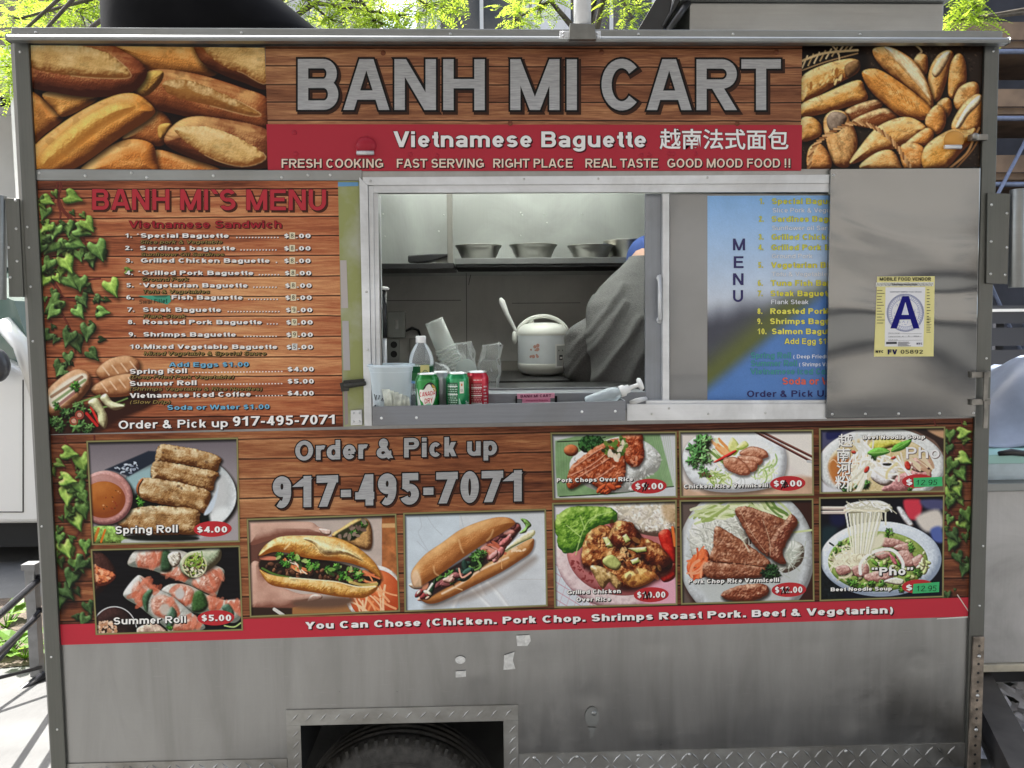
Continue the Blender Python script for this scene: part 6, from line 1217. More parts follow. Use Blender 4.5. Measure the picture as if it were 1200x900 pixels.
# metal bowls on the shelf
BOWL = steel('bowl_steel', (.36, .35, .32), .2, .02, 8, (1, 1, 60), .2)
def bowl(cx, y, w, yb, h, label, Ybw=1.08, g=True):
    c_ = U(cx, 300, Ybw); r = (U(cx+w/2, 290, Ybw)-U(cx-w/2, 290, Ybw))[0]/2; b = MB(); rb = r*.70; h = h*r
    b.lathe([(0, .001), (rb, .001), (rb*1.02, .004), (rb+(r-rb)*.75, h*.82), (r*.955, h-.004), (r*.99, h), (r, h-.001), (r*.995, h-.0035), (r*.95, h-.008), (rb+(r-rb)*.72, h*.78), (rb*.98, .008), (0, .006)], Matrix.Translation(Vector((c_[0], Ybw, sz+.0005+y))), 48)
    o = b.build('metal_bowl', BOWL); base_at(o, (c_[0], Ybw, sz+y)); tag(o, label, 'bowl', 'metal bowls on the upper shelf'); return o
bowl(561, 0, 55, 0, .62, 'steel bowl on the shelf nearest the upright, leftmost of the bowls')
bowl(625, 0, 56, 0, .62, 'steel bowl on the shelf with clear gaps on both sides, second from left')
bowl(692, 0, 54, 0, .58, 'steel bowl on the shelf above the rice cooker and the grey sweatshirt', 1.06)
bowl(735, 0, 56, 0, .80, 'taller steel bowl on the shelf partly hidden by the blue cap', 1.13)
b = MB(); q = U(0, 0)
for t in [((478, 299), (478, 307), (500, 307), (512, 304), (525, 301), (525, 297), (505, 297))]: b.prism([(x, y) for x, y in t], Ysh+.03, Ysh+.12)
o = b.build('black_case', BLACKP, None, .004); tag(o, 'low black plastic case lying on the dark shelf left of the bowls', 'case')
b = MB(); b.prism([(506, 299.5), (531, 299), (531, 308), (512, 308)], Ysh+.045, Ysh+.05); 
o = b.build('shelf_card', plain('grey_card', (.42, .42, .38), .6, noise=.1)); tag(o, 'pale grey card leaning behind the black case on the shelf', 'card')
# lighter / tool hanging beside the jamb
b = MB(); p = U(449, 342, .12); p2 = U(449.5, 396, .12); b.tube([p2, p], .011, 12); b.tube([p, p+[0, 0, .006]], .007, 10); b.lathe([(0, 0), (.017, 0), (.019, .004), (.012, .009), (0, .010)], Matrix.Translation(Vector(p+[0, 0, .006])), 16, 1)
o = b.build('hanging_rod', [BLACKP, WHITEP]); tag(o, 'thin black rod with a white cap standing inside the window jamb', 'rod')
p3 = U(450, 400, .12); b = MB(); b.tube([(p3[0], .12, zs+.0), (p2[0], .12, p2[2]-.001)], .009, 10, 0); ch = b.build('shaft', ALU, o)

# rice cooker
Yr = .98; c_ = U(636, 441, Yr); r = (U(664.5, 400, Yr)-U(606, 400, Yr))[0]/2; rc = thing('rice_cooker', 'grey rice cooker with flower print and a paddle holder on the counter', 'rice cooker', (c_[0], Yr, cz))
T0 = Matrix.Translation(Vector((c_[0], Yr, cz)))
PALE = plain('cooker_grey', (.66, .70, .72), .35, noise=.05); CRM = plain('cooker_cream', (.72, .73, .68), .32, noise=.05)
b = MB(); b.lathe([(r*.86, .012), (r*.97, .03), (r, .05), (r, .165)], T0, 48); b.build('body', PALE, rc)
b = MB(); b.lathe([(0, .006), (r*.80, .006), (r*.88, .0115), (r*.985, .028), (r*1.006, .046), (r*1.006, .050), (r*.99, .052)], T0, 48); b.lathe([(r*.5, 0), (r*.55, 0), (r*.55, .006)], T0, 24); b.build('base', CRM, rc)
b = MB(); b.lathe([(r*1.002, .163), (r*1.012, .167), (r*1.0, .178), (r*.92, .195), (r*.74, .208), (r*.4, .214), (0, .215)], T0, 48); b.build('lid', CRM, rc)
b = MB(); b.tube([np.array((c_[0]+r*1.0*math.cos(t)*(1-.12*math.sin(t)), Yr-.0, cz+.175+.066*math.sin(t))) for t in np.linspace(0, math.pi, 19)], .0085, 10); b.build('handle', CRM, rc)
b = MB(); b.sphere((c_[0]-r*.45, Yr+.04, cz+.218), (.014, .014, .010)); b.build('steam_vent', CRM, rc)
b = MB(); DIM = lambda a, z, k=1.004: np.array((c_[0]+r*k*math.sin(a), Yr-r*k*math.cos(a), cz+z))
def patch(mb, a0, a1, z0, z1, k, m=0, n=8): mb.add([DIM(a0+(a1-a0)*i/n, z, k) for z in (z0, z1) for i in range(n+1)], [(i, i+1, n+2+i, n+1+i) for i in range(n)], m)
patch(b, .44, 1.35, .035, .128, 1.020, 1); patch(b, .50, 1.35, .04, .122, 1.024); patch(b, .62, .80, .065, .085, 1.03, 2); patch(b, .65, .77, .070, .077, 1.034, 1)
for a in (.58, .78): patch(b, a, a+.04, .10, .106, 1.03, 2)
b.build('control_panel', [plain('panel_grey', (.36, .37, .36), .45), WHITEP, BLACKP], rc)
b = MB(); rr = random.Random(4)
for i in range(14):
    a = -.42+rr.uniform(-.2, .2); z = .105+rr.uniform(-.03, .03); s = rr.uniform(.003, .008)
    b.add([DIM(a+s/r*math.cos(t), z+s*math.sin(t), 1.003) for t in np.linspace(0, 6.283, 8)[:-1]], [tuple(range(7))])
b.build('flower_print', plain('faded_red_print', (.50, .27, .22), .5), rc)
b = MB(); b.sphere((c_[0]-r-.012, Yr-.01, cz+.155), (.011, .014, .028)); b.build('paddle_holder', CRM, rc)
b = MB(); q = [U(608, 399, Yr-.01), U(603, 385, Yr-.01), U(594, 368, Yr-.01), U(588, 353, Yr-.01), U(586.5, 349, Yr-.01)]; b.tube(q, [.006, .007, .010, .013, .004], 10); o = b.build('rice_paddle', WHITEP); tag(o, 'white plastic rice paddle standing in the cooker side holder', 'paddle')

# cup stack, lids, bags
FILM = clear('milky_cup_plastic', (.96, .98, .96), .26, .16, .4, 1.0); BAGM = clear('bag_film', (.92, .95, .95), .16, .08, .3, .3, .7)
Yk = .30; A, B_ = U(508.5, 376, Yk), U(537.5, 445, Yk); ax = Vector(A-B_).normalized(); qm = ax.to_track_quat('Z', 'Y').to_matrix().to_4x4(); L_ = np.linalg.norm(A-B_); k0 = (U(520, 380, Yk)-U(497, 380, Yk))[0]/2
sb = .0
b = MB()
TT = Matrix.Translation(Vector(B_)) @ qm
b.lathe([(k0*1.12, 0), (k0*1.08, .055), (k0*.94, L_-.002), (k0*.90, L_), (0, L_)], TT, 36)
b.lathe([(k0*1.05, .0), (k0*.90, L_*.75), (0, L_*.75)], TT, 36)
RB = MB()
for i in range(8):
    z = .028+i*.0115; RB.lathe([(k0*1.09, z), (k0*1.20, z+.0006), (k0*1.20, z+.0042), (k0*1.06, z+.0052)], TT, 36)
o = b.build('cup_stack', FILM); RB.build('cup_rim', clear('cup_rim_plastic', (.97, .98, .97), .75, .2, .35), o); RB = MB(); RB.lathe([(k0*.86, L_-.004), (k0*.95, L_-.003), (k0*.95, L_+.001), (k0*.86, L_+.001)], TT, 36); RB.build('cup_base', clear('cup_base_plastic', (.97, .98, .97), .7, .2, .35), o); tag(o, 'leaning stack of milky plastic cups behind the water bottle', 'cup stack')
b = MB(); lc = U(546, 433, .22); b.lathe([(0, 0), (.026, 0), (.030, .004), (.033, .004), (.033, .006), (.0, .003)], Matrix.Translation(Vector(lc)) @ Matrix.Rotation(R(78), 4, 'X') @ Matrix.Rotation(R(10), 4, 'Y'), 32)
o = b.build('plastic_disc', clear('lid_plastic', (.8, .86, .84), .5, .3, .4)); tag(o, 'round milky cup lid standing on edge behind the green cans', 'lid')
def bag(name, label, outline, Yb, seed, depth=.05):
    n, k = 44, 26; rs = np.random.RandomState(seed); q = np.array(outline, float); lo, hi = q[:, 1].min(), q[:, 1].max(); b = MB(); v = []
    for i in range(k):
        t = i/(k-1); y = lo+(hi-lo)*t; xs = []
        for a_, c2 in zip(q, np.roll(q, -1, 0)):
            if (a_[1]-y)*(c2[1]-y) <= 0 and a_[1] != c2[1]: xs.append(a_[0]+(c2[0]-a_[0])*(y-a_[1])/(c2[1]-a_[1]))
        x0, x1 = (min(xs), max(xs)) if xs else (q[:, 0].mean(), q[:, 0].mean()); cxp = (x0+x1)/2; hw = (x1-x0)/2
        for j in range(n):
            a_ = 2*math.pi*j/n; w = 1+.22*fbm(np.array([a_*1.6+seed]), np.array([t*4.]), seed, 3)[0]
            P = U(cxp+hw*math.cos(a_)*(.9+.1*w), y, Yb); P = P+np.array([0, depth*math.sin(a_)*w*(.3+.7*min(1, hw/14)), .0])
            v.append(P)
    v = np.array(v); zmin = v[:, 2].min(); ns = fbm(v[:, 0]*34+seed, v[:, 2]*26, seed, 2)*.006; v[:, 0] += ns; v[:, 1] += fbm(v[:, 0]*60, v[:, 2]*40+v[:, 1]*20, seed+4, 2)*.012
    b.add(v, [(i*n+j, i*n+(j+1) % n, (i+1)*n+(j+1) % n, (i+1)*n+j) for i in range(k-1) for j in range(n)], 0, None, True)
    o = b.build(name, BAGM); tag(o, label, 'plastic bag', 'clear plastic bags behind the cans'); return o
bag('plastic_bag', 'twisted clear plastic bag standing upright behind the silver can', [(533, 401), (553, 400), (556, 414), (560, 430), (562, 453), (540, 453), (545, 425), (536, 411)], .26, 3)
bag('plastic_bag', 'loose open clear plastic bag right of the red can', [(560, 432), (566, 404), (574, 412), (583, 400), (589, 404), (586, 420), (588, 434), (585, 453.5), (562, 453.5)], .24, 8)
bag('plastic_bag', 'flat clear plastic bag crumpled just right of the water bottle', [(509, 424), (522, 428), (532, 438), (532, 457), (508, 457)], .14, 5, .03)
# ---------------------------------------------------------------- things on the serving tray
CANM = ink('can_print', .25, .3, .6, 0); _b = CANM.node_tree.nodes['Principled BSDF']; _b.inputs['Metallic'].default_value = .35
CAN_TOP = plain('can_aluminium', (.72, .73, .74), .28, .9)
def lc3(c): return lin(np.array(c)/255)
def cylpatch(mb, c, r, a0, a1, z0, z1, col, m=0, n=10):
    mb.add([(c[0]+r*math.sin(a), c[1]-r*math.cos(a), c[2]+z) for z in (z0, z1) for a in np.linspace(a0, a1, n+1)], [(i, i+1, n+2+i, n+1+i) for i in range(n)], m, lc3(col))
def cylpoly(mb, c, r, pts, col, m=0, sub=True):
    p = crom(pts) if sub else np.array(pts, float); cc = p.mean(0)
    K = 4; v = []; n = len(p)
    for k in range(K+1):
        for a, z in cc+(p-cc)*(k/K): v.append((c[0]+r*math.sin(a), c[1]-r*math.cos(a), c[2]+z))
    f = [(k*n+i, k*n+(i+1) % n, (k+1)*n+(i+1) % n, (k+1)*n+i) for k in range(K) for i in range(n)]
    mb.add(v, f, m, lc3(col))
def cyltext(mb, s, c, r, a0, a1, z, cap, col, off=.02, it=0, slope=0, m=0):
    v, f = glyphs(s, off); x0, x1 = v[:, 0].min(), v[:, 0].max(); h = v[:, 1]*cap; u = (v[:, 0]-x0)/(x1-x0); a = a0+(a1-a0)*u+it*h/r
    mb.add(np.stack([c[0]+r*np.sin(a), c[1]-r*np.cos(a), c[2]+z+h+slope*(a1-a0)*r*u], -1), f, m, lc3(col))
def can(px, Y, name, label, body, art=None):
    c = U(px, 440, Y); c = np.array([c[0], Y, FL]); t = thing('drink_can', label, 'drink can', c, 'drink cans on the serving tray'); r = .0331
    T = Matrix.Translation(Vector(c)); b = MB()
    b.lathe([(.024, .0005), (.0265, .004), (.0331, .012), (.0331, .100), (.0325, .104), (.0265, .1165)], T, 40, 0, lc3(body))
    if art: art(b, c, r)
    b.build('can_body', CANM, t)
    b = MB(); b.lathe([(.0266, .1165), (.0272, .1190), (.0262, .1200), (.0252, .1190), (.0245, .1165), (0, .1165)], T, 40); b.lathe([(0, .0005), (.022, .0005), (.0245, .0003)], T, 24)
    b.sphere((c[0], c[1]-.003, c[2]+.1178), (.008, .012, .0014), 0, 12, 6); b.build('can_lid', CAN_TOP, t); return t
def art_ginger(b, c, r):
    G1, G2 = (20, 112, 44), (190, 206, 196)
    cylpoly(b, c, r*1.003, [(-.95, .085), (-.75, .098), (-.2, .100), (.45, .098), (.8, .085), (.75, .05), (.3, .02), (-.1, .006), (-.5, .02), (-.9, .05)], (32, 132, 56))
    cylpoly(b, c, r*1.006, [(-.98, .075), (-.88, .075), (-.70, .040), (-.25, .014), (.1, .012), (0, .007), (-.4, .006), (-.85, .03)], (198, 206, 200))
    cylpoly(b, c, r*1.009, [(-.30, .078), (0, .092), (.35, .096), (.75, .088), (.98, .070), (.85, .055), (.5, .084), (.1, .084)], (24, 22, 20)); cylpoly(b, c, r*1.011, [(.45, .090), (.75, .084), (.86, .070), (.6, .074)], (170, 140, 50))
    cylpoly(b, c, r*1.013, [(-.62, .072), (-.50, .076), (-.2, .076), (.05, .088), (.3, .090), (.5, .080), (.72, .078), (.80, .062), (.66, .046), (.42, .030), (.1, .018), (-.15, .022), (-.3, .040), (-.55, .050)], (226, 222, 214))
    cyltext(b, 'CANADA', c, r*1.018, -.60, .76, .056, .0125, (190, 30, 52), .03, 0, .12); cyltext(b, 'DRY', c, r*1.018, -.16, .52, .038, .0135, (190, 30, 52), .03, 0, .12); cylpoly(b, c, r*1.018, [(-.1, .034), (.35, .038), (.25, .020), (0, .016)], (150, 200, 170))
def rows(b, c, r, a0, a1, z0, z1, n, col, seed):
    rs = random.Random(seed)
    for i in range(n):
        z = z0+(z1-z0)*i/n; a = a0
        while a < a1-.08:
            w = rs.uniform(.06, .22); cylpatch(b, c, r, a, min(a+w, a1), z, z+(z1-z0)/n*.45, col, 0, 3); a += w+.05
def art_green(b, c, r):
    cylpatch(b, c, r*1.004, -.95, .05, .012, .094, (46, 92, 66)); rows(b, c, r*1.008, -.92, .02, .014, .092, 13, (150, 186, 164), 3)
    for z in (.028, .060, .082): cylpatch(b, c, r*1.010, -.92, .02, z, z+.0025, (226, 230, 226))
    cylpatch(b, c, r*1.006, .22, .58, .064, .096, (222, 220, 206)); cylpatch(b, c, r*1.010, .32, .46, .084, .091, (206, 120, 60)); cyltext(b, '$5', c, r*1.012, .28, .5, .068, .008, (70, 70, 80), .01)
    cylpoly(b, c, r*1.006, [(.15, .050), (.32, .036), (.62, .020), (.62, .012), (.15, .012)], (150, 200, 176)); cyltext(b, 'Zero', c, r*1.008, .75, 1.15, .03, .012, (226, 234, 228), .02)
def art_red(b, c, r):
    cylpatch(b, c, r*1.004, -.55, .45, .014, .090, (150, 30, 44)); rows(b, c, r*1.008, -.5, .42, .016, .088, 12, (206, 140, 146), 6)
    for z in (.03, .052, .074): cylpatch(b, c, r*1.010, -.5, .42, z, z+.003, (226, 214, 214))
    rows(b, c, r*1.006, -.3, .5, .096, .101, 1, (230, 210, 210), 2); rows(b, c, r*1.006, .6, 1.0, .03, .085, 6, (226, 190, 194), 9); cylpatch(b, c, r*1.010, .3, .65, .012, .024, (222, 214, 210))
can(500.5, -.082, 'drink_can', 'green ginger ale can with white shield label, nearest the plastic tub', (26, 120, 50), art_ginger)
can(536, -.072, 'drink_can', 'plain green can turned to its ingredients panel, between ginger ale and red can', (30, 140, 84), art_green)
can(559, -.030, 'drink_can', 'red can standing rightmost behind the green can', (196, 34, 56), art_red)
can(516, -.022, 'drink_can', 'silver grey can peeking out between the two green cans', (176, 180, 184))
# tub of change
c = U(458.5, 440, -.040); c = np.array([c[0], -.040, FL]); rt = (U(486, 428, -.04)-U(431.5, 428, -.04))[0]/2; ht = U(458, 427, -.04)[2]-FL
tub = thing('plastic_tub', 'round translucent plastic tub with scribbles holding tips on the tray', 'tub', c)
TUB = clear('translucent_tub', (.80, .87, .92), .46, .25, .5); b = MB(); T = Matrix.Translation(Vector(c))
b.lathe([(0, .002), (rt*.74, .002), (rt*.76, .006), (rt*.90, ht*.86), (rt*.93, ht*.87), (rt*.95, ht*.97), (rt*1.0, ht*.975), (rt*1.01, ht*.985), (rt, ht), (rt*.94, ht)], T, 56); b.build('tub_wall', TUB, tub); b = MB(); b.lathe([(rt*.985, ht*.955), (rt*1.02, ht*.96), (rt*1.025, ht), (rt*.97, ht+.001), (rt*.965, ht*.975)], T, 56); b.lathe([(rt*.905, ht*.86), (rt*.915, ht*.862), (rt*.915, ht*.872), (rt*.9, ht*.872)], T, 56); b.build('tub_rim', clear('tub_rim_plastic', (.86, .92, .96), .62, .25, .5), tub)
b = MB(); mk = [[(-.9, .062), (-.8, .045), (-.72, .06)], [(-.62, .048), (-.5, .06)], [(-.45, .044), (-.35, .052), (-.3, .044)], [(.2, .05), (.32, .046)]]
for ln in mk: b.tube([(c[0]+rt*(.775+.14*z/.1)*math.sin(a)*1.0, c[1]-rt*(.785+.14*z/.1)*math.cos(a), c[2]+z) for a, z in ln], .0012, 5)
b.build('scribble', BLACKP, tub)
NOTE = plain('banknote_paper', (.52, .54, .46), .7, noise=.35, nscale=60)
b = MB(); rs = random.Random(2)
for i in range(6):   # folded notes in the bottom of the tub, showing through it
    x = c[0]-.004+.0095*i; y = -.108+.004*(i % 3); a = rs.uniform(-.2, .2); pts = []
    for t in np.linspace(0, 1, 7): pts.append((t*.044-.022, .030*math.sin(t*3.0)))
    v = [(x+p*.5+.004*math.sin(z*60+i), y+q*.10-.002*math.sin(z*70+i), c[2]+.004+z*(1-.06*i)) for z in (0, .038, .074) for p, q in pts]
    b.add(v, [(k*7+j, k*7+j+1, k*7+j+8, k*7+j+7) for k in range(2) for j in range(6)], 0, None, True)
o = b.build('banknotes', NOTE); tag(o, 'folded paper banknotes standing at the foot of the plastic tub', 'banknotes'); sol = o.modifiers.new('thick', 'SOLIDIFY'); sol.thickness = .0006
# water bottle
c = U(494, 440, -.012); c = np.array([c[0], -.012, FL]); bt = thing('water_bottle', 'clear plastic water bottle with green label and white cap', 'bottle', c); T = Matrix.Translation(Vector(c)); zc = U(494, 400, -.012)[2]-FL; k = zc/.215; r = .0350
b = MB(); b.lathe([(0, .001), (r*.8, .001), (r, .008)]+[(r*(1 if i % 2 else .965), .02+i*.0075) for i in range(13)]+[(r, zc-.095), (r, zc-.058), (r*.97, zc-.048), (r*.86, zc-.034), (r*.60, zc-.016), (r*.40, zc-.006), (.0125, zc-.003), (.0125, zc+.004)], T, 40)
b.build('bottle_body', clear('bottle_plastic', (.9, .94, .96), .13, .06, .15), bt)
b = MB(); b.lathe([(.0145, zc-.004), (.0148, zc), (.0148, zc+.013), (.0135, zc+.0155), (0, zc+.0158)], T, 28); b.build('cap', WHITEP, bt)
b = MB(); b.lathe([(r*1.012, zc-.118), (r*1.012, zc-.066)], T, 40, 0, lc3((22, 82, 46))); cylpatch(b, c, r*1.016, -.8, 0, zc-.112, zc-.088, (52, 110, 62)); cylpatch(b, c, r*1.016, -1.0, -.2, zc-.118, zc-.110, (120, 160, 206)); cylpatch(b, c, r*1.02, .0, .75, zc-.112, zc-.066, (216, 208, 140)); cylpatch(b, c, r*1.018, -1.2, 1.2, zc-.070, zc-.066, (190, 206, 196))
cyltext(b, '®', c, r*1.024, .15, .60, zc-.098, .018, (60, 110, 60), .02); b.build('label', ink('bottle_label', .3), bt)
# business cards and holder
b = MB(); b.prism([(606, 461.5), (650, 460.5), (650, 466.5), (606, 467.5)], -.004, -.0006, 0, lc3((214, 150, 172))); b.prism([(612, 467.3), (645, 466.6), (645, 473), (612, 473)], -.0055, -.0042, 0, lc3((206, 130, 156)))
text(b, 'BANH MI CART', 610, 646, 466, 465.2, 3.2, -.0045, (96, 20, 60), 0, .04); text(b, 'Vietnamese Baguette', 616, 642, 470.2, 469.8, 1.8, -.0060, (150, 40, 80), 0, .02); b.prism([(604, 464), (606, 464), (606, 474), (604, 474)], -.006, -.0006, 0, lc3((20, 20, 20))); b.prism([(650, 464), (653, 464), (653, 474), (650, 474)], -.006, -.0006, 0, lc3((20, 20, 20)))
o = b.build('business_cards', INK); tag(o, 'pink business cards reading BANH MI CART in a small black holder', 'business cards')
# pump bottle lying in the tray
Yp = -.045; A, B_ = U(688, 474, Yp), U(727, 459, Yp); d = (B_-A)/np.linalg.norm(B_-A); Lb = np.linalg.norm(B_-A); qm = Vector(d).to_track_quat('Z', 'Y').to_matrix().to_4x4(); T = Matrix.Translation(Vector(A)) @ qm
pm = thing('pump_bottle', 'clear pump bottle with white pump tipped over in the tray', 'pump bottle', A); b = MB(); b.lathe([(0, 0), (.020, 0), (.023, .006), (.023, Lb*.70), (.019, Lb*.88), (.013, Lb*.97), (.013, Lb)], T, 32); b.build('bottle_body', clear('pump_plastic', (.86, .93, .96), .30, .1, .35), pm)
b = MB(); b.lathe([(.0155, Lb*.985), (.0165, Lb), (.0165, Lb+.012), (.012, Lb+.016), (.012, Lb+.026), (.0065, Lb+.028), (.006, Lb+.052), (.0065, Lb+.053), (.016, Lb+.055), (.019, Lb+.060), (.016, Lb+.066), (0, Lb+.067)], T, 28); b.build('pump', WHITEP, pm)
b = MB()
for i in range(9): 
    z = Lb*(.2+.06*i); m4 = T @ Matrix.Rotation(R(-90+rs.uniform(-22, 22)), 4, 'Z'); b.add([(m4 @ Vector((.0234, a_, z+zz)))[:] for a_, zz in ((-.004, 0), (.004, 0), (.004, .003), (-.004, .003))], [(0, 1, 2, 3)])
b.build('label_print', plain('bottle_print', (.30, .36, .42), .5), pm)
b = MB(); p = U(745, 470, -.03); b.tube([U(738, 472, -.03), p, U(757, 467, .0)], [.005, .008, .006], 8); o = b.build('paper_napkin', plain('tissue', (.62, .62, .62), .8, noise=.15)); tag(o, 'small crumpled white paper napkin in the right end of the tray', 'napkin')

# ---------------------------------------------------------------- inspection grade card on the steel door
b = MB(); YG = -.0188; q = [(1028, 324.2), (1095.4, 323.6), (1094, 417.6), (1024.2, 417.8)]; VG = (1000, 310, 7.5)
P = np.array([U(*a, YG+.0004) for a in q]); b.sheet(q, YG, (220, 212, 146))
gp = lambda pts: [(VG[0]+a/7.5, VG[1]+c2/7.5) for a, c2 in pts]
GT = lambda s, x0, x1, y, cap, col=(22, 22, 26), off=.02, k=1: text(b, s, x0, x1, y, y, cap, YG-.0006*k, col, 0, off, 0, None, None, VG)
b.sheet(gp([(283, 200), (632, 198), (614, 722), (276, 720)]), YG-.0004, (222, 222, 224)); GT('MOBILE FOOD VENDOR', 232, 682, 142, 30, off=.04)
rs = random.Random(5)
b.sheet(gp([(200, 158), (706, 154), (704, 190), (199, 193)]), YG-.0003, (214, 214, 206))
for i in range(40): x = 206+i*12.3; b.stroke(gp([(x, 190-rs.random()*6), (x+10, 160+rs.random()*6)]), .5, YG-.0005, (90, 90, 96) if i % 3 else (30, 30, 34))
GT('Sanitary Inspection', 340, 560, 182, 16, (16, 16, 18), .03, 2); GT('SANITARY INSPECTION GRADE', 322, 600, 246, 11, (70, 74, 100), .015, 2)
cx, cy = 457, 424
for rr_, w, cl in [(158, 1.6, (168, 172, 200)), (148, .5, (150, 156, 190)), (122, .6, (150, 156, 190))]:
    e = eln(cx, cy, rr_, rr_*1.02, 0, 41); b.stroke(gp(np.vstack([e, e[:1]])), w, YG-.0007, cl)
for i in range(48):
    a = i/48*6.283; b.stroke(gp([(cx+128*math.cos(a), cy+130*math.sin(a)), (cx+142*math.cos(a+.03), cy+144*math.sin(a+.03))]), .8, YG-.0008, (160, 166, 198))
for i in range(46): a, r_ = rs.random()*6.283, 112*math.sqrt(rs.random()); x, y = cx+r_*math.cos(a), cy+r_*math.sin(a); b.stroke(gp([(x, y), (x+rs.uniform(-16, 16), y+rs.uniform(-22, 22))]), .9, YG-.0008, (178, 182, 208))
A_ = gp([(325, 562), (432, 278), (488, 278), (582, 562), (528, 562), (502, 482), (408, 484), (382, 562)]); b.add([U(*a, YG-.0012) for a in A_], [(0, 7, 6, 1), (1, 6, 5, 2), (2, 5, 4, 3)], 0, lc3((14, 14, 110)))
b.add([U(*a, YG-.0014) for a in gp([(424, 442), (488, 442), (458, 330)])], [(0, 1, 2)], 0, lc3((206, 208, 222)))
for x0, x1, y in [(306, 600, 606), (306, 600, 634), (306, 600, 664)]: b.stroke(gp([(x0, y+4), (x1, y)]), .25, YG-.0008, (90, 90, 96))
GT('Permit Owner', 310, 410, 606, 9, (60, 60, 66), .0, 2); GT('Inspection Date', 310, 412, 636, 9, (60, 60, 66), 0, 2); GT('Issue Date', 310, 390, 666, 9, (60, 60, 66), 0, 2)
for x, s in [(430, '4'), (482, '9'), (530, '2024')]: GT(s, x, x+(10 if len(s) == 1 else 46), 636, 11, (40, 40, 60), .0, 2)
b.sheet(gp([(288, 680), (382, 678), (382, 698), (288, 700)]), YG-.0008, (70, 70, 74)); GT('NYC', 556, 606, 704, 17, (24, 24, 60), .05, 2); GT('NYC', 196, 264, 776, 22, (14, 14, 26), .07, 2)
GT('FV', 302, 386, 790, 44, (16, 18, 70), .06, 2); GT('05892', 416, 612, 784, 34, (30, 30, 30), .015, 2)
for i in range(12): y = 228+i*26; b.stroke(gp([(208, y), (240+rs.random()*34, y)]), .7, YG-.0006, (60, 60, 50)); b.stroke(gp([(648, y-6), (660+rs.random()*18, y-6)]), .8, YG-.0006, (60, 60, 50))
for i in range(10): y = 470+i*14; b.stroke(gp([(644, y), (664+rs.random()*28, y)]), .5, YG-.0006, (70, 70, 56))
for i in range(9): y = 680+i*4.6; b.stroke(gp([(392, y), (470+rs.random()*40, y)]), .3, YG-.0008, (90, 90, 96))
o = b.build('grade_card', ink('card_print', .55)); tag(o, 'cream food vendor inspection card with big blue letter A on the steel door', 'sign')
sol = None

# ---------------------------------------------------------------- the cook: one continuous figure, then clothes
PYc = .55; pc = U(764, 430, PYc); fx, fy, fz = pc[0], PYc, ZF
per = thing('person', 'person in grey sweatshirt and blue cap with back turned inside the serving window', 'person', (fx, fy, fz))
SKIN = plain('skin', (.42, .24, .17), .5, noise=.06); SHIRT = plain('grey_fleece', (.155, .155, .152), .95, spec=.1, noise=.14, nscale=160, bump=.35, bscale=260)
TROU = plain('dark_trousers', (.03, .03, .035), .9); CAPM = plain('blue_cap_cloth', (.02, .055, .22), .8, noise=.1); HAIR = plain('dark_hair', (.02, .016, .014), .7)
def skinmesh(name, pts, edges, radii, mat_, parent, sub=2, rootv=0, fn=None):
    me = bpy.data.meshes.new(name); me.from_pydata([tuple(p) for p in pts], edges, []); o = bpy.data.objects.new(name, me); C.objects.link(o)
    md = o.modifiers.new('skin', 'SKIN'); md.use_smooth_shade = True
    for i, v in enumerate(me.skin_vertices[0].data): r_ = radii[i]; v.radius = (r_, r_) if np.isscalar(r_) else r_
    me.skin_vertices[0].data[rootv].use_root = True
    sb_ = o.modifiers.new('sub', 'SUBSURF'); sb_.levels = sub; sb_.render_levels = sub
    bpy.context.view_layer.update(); m2 = bpy.data.meshes.new_from_object(o.evaluated_get(bpy.context.evaluated_depsgraph_get())); bpy.data.objects.remove(o)
    v = np.empty(len(m2.vertices)*3); m2.vertices.foreach_get('co', v); v = v.reshape(-1, 3)
    if fn: 
        nr = np.empty(len(m2.vertices)*3); m2.vertices.foreach_get('normal', nr); v = fn(v, nr.reshape(-1, 3))
    f = [tuple(p.vertices) for p in m2.polygons]; bpy.data.meshes.remove(m2)
    b = MB(); b.add(np.array(v)+[fx, fy, fz], f, 0, None, True); return b.build(name, mat_, parent)
# local frame: feet at 0, +y away from the camera, leaning forward and to the right
J = dict(pelvis=(.0, -.02, .86), waist=(.0, .00, 1.0), chest=(.02, .07, 1.20), upper=(.02, .15, 1.27), neck=(.025, .23, 1.34), skull=(.05, .33, 1.35), crown=(.06, .39, 1.37),
         shL=(-.17, .15, 1.20), elL=(-.25, .10, .93), wrL=(-.20, .33, .96), shR=(.21, .15, 1.20), elR=(.29, .18, .96), wrR=(.22, .42, .98),
         hipL=(-.10, -.02, .84), knL=(-.11, .03, .47), anL=(-.12, -.01, .08), toL=(-.13, .16, .035), hipR=(.10, -.02, .84), knR=(.11, .03, .47), anR=(.12, -.01, .08), toR=(.13, .16, .035),
         haL=(-.19, .40, .95), haR=(.20, .49, .97))
K = list(J); E = lambda *a: [(K.index(x), K.index(y)) for x, y in a]
ed = E(('pelvis', 'waist'), ('waist', 'chest'), ('chest', 'upper'), ('upper', 'neck'), ('neck', 'skull'), ('skull', 'crown'), ('upper', 'shL'), ('shL', 'elL'), ('elL', 'wrL'), ('wrL', 'haL'), ('upper', 'shR'), ('shR', 'elR'), ('elR', 'wrR'), ('wrR', 'haR'), ('pelvis', 'hipL'), ('hipL', 'knL'), ('knL', 'anL'), ('anL', 'toL'), ('pelvis', 'hipR'), ('hipR', 'knR'), ('knR', 'anR'), ('anR', 'toR'))
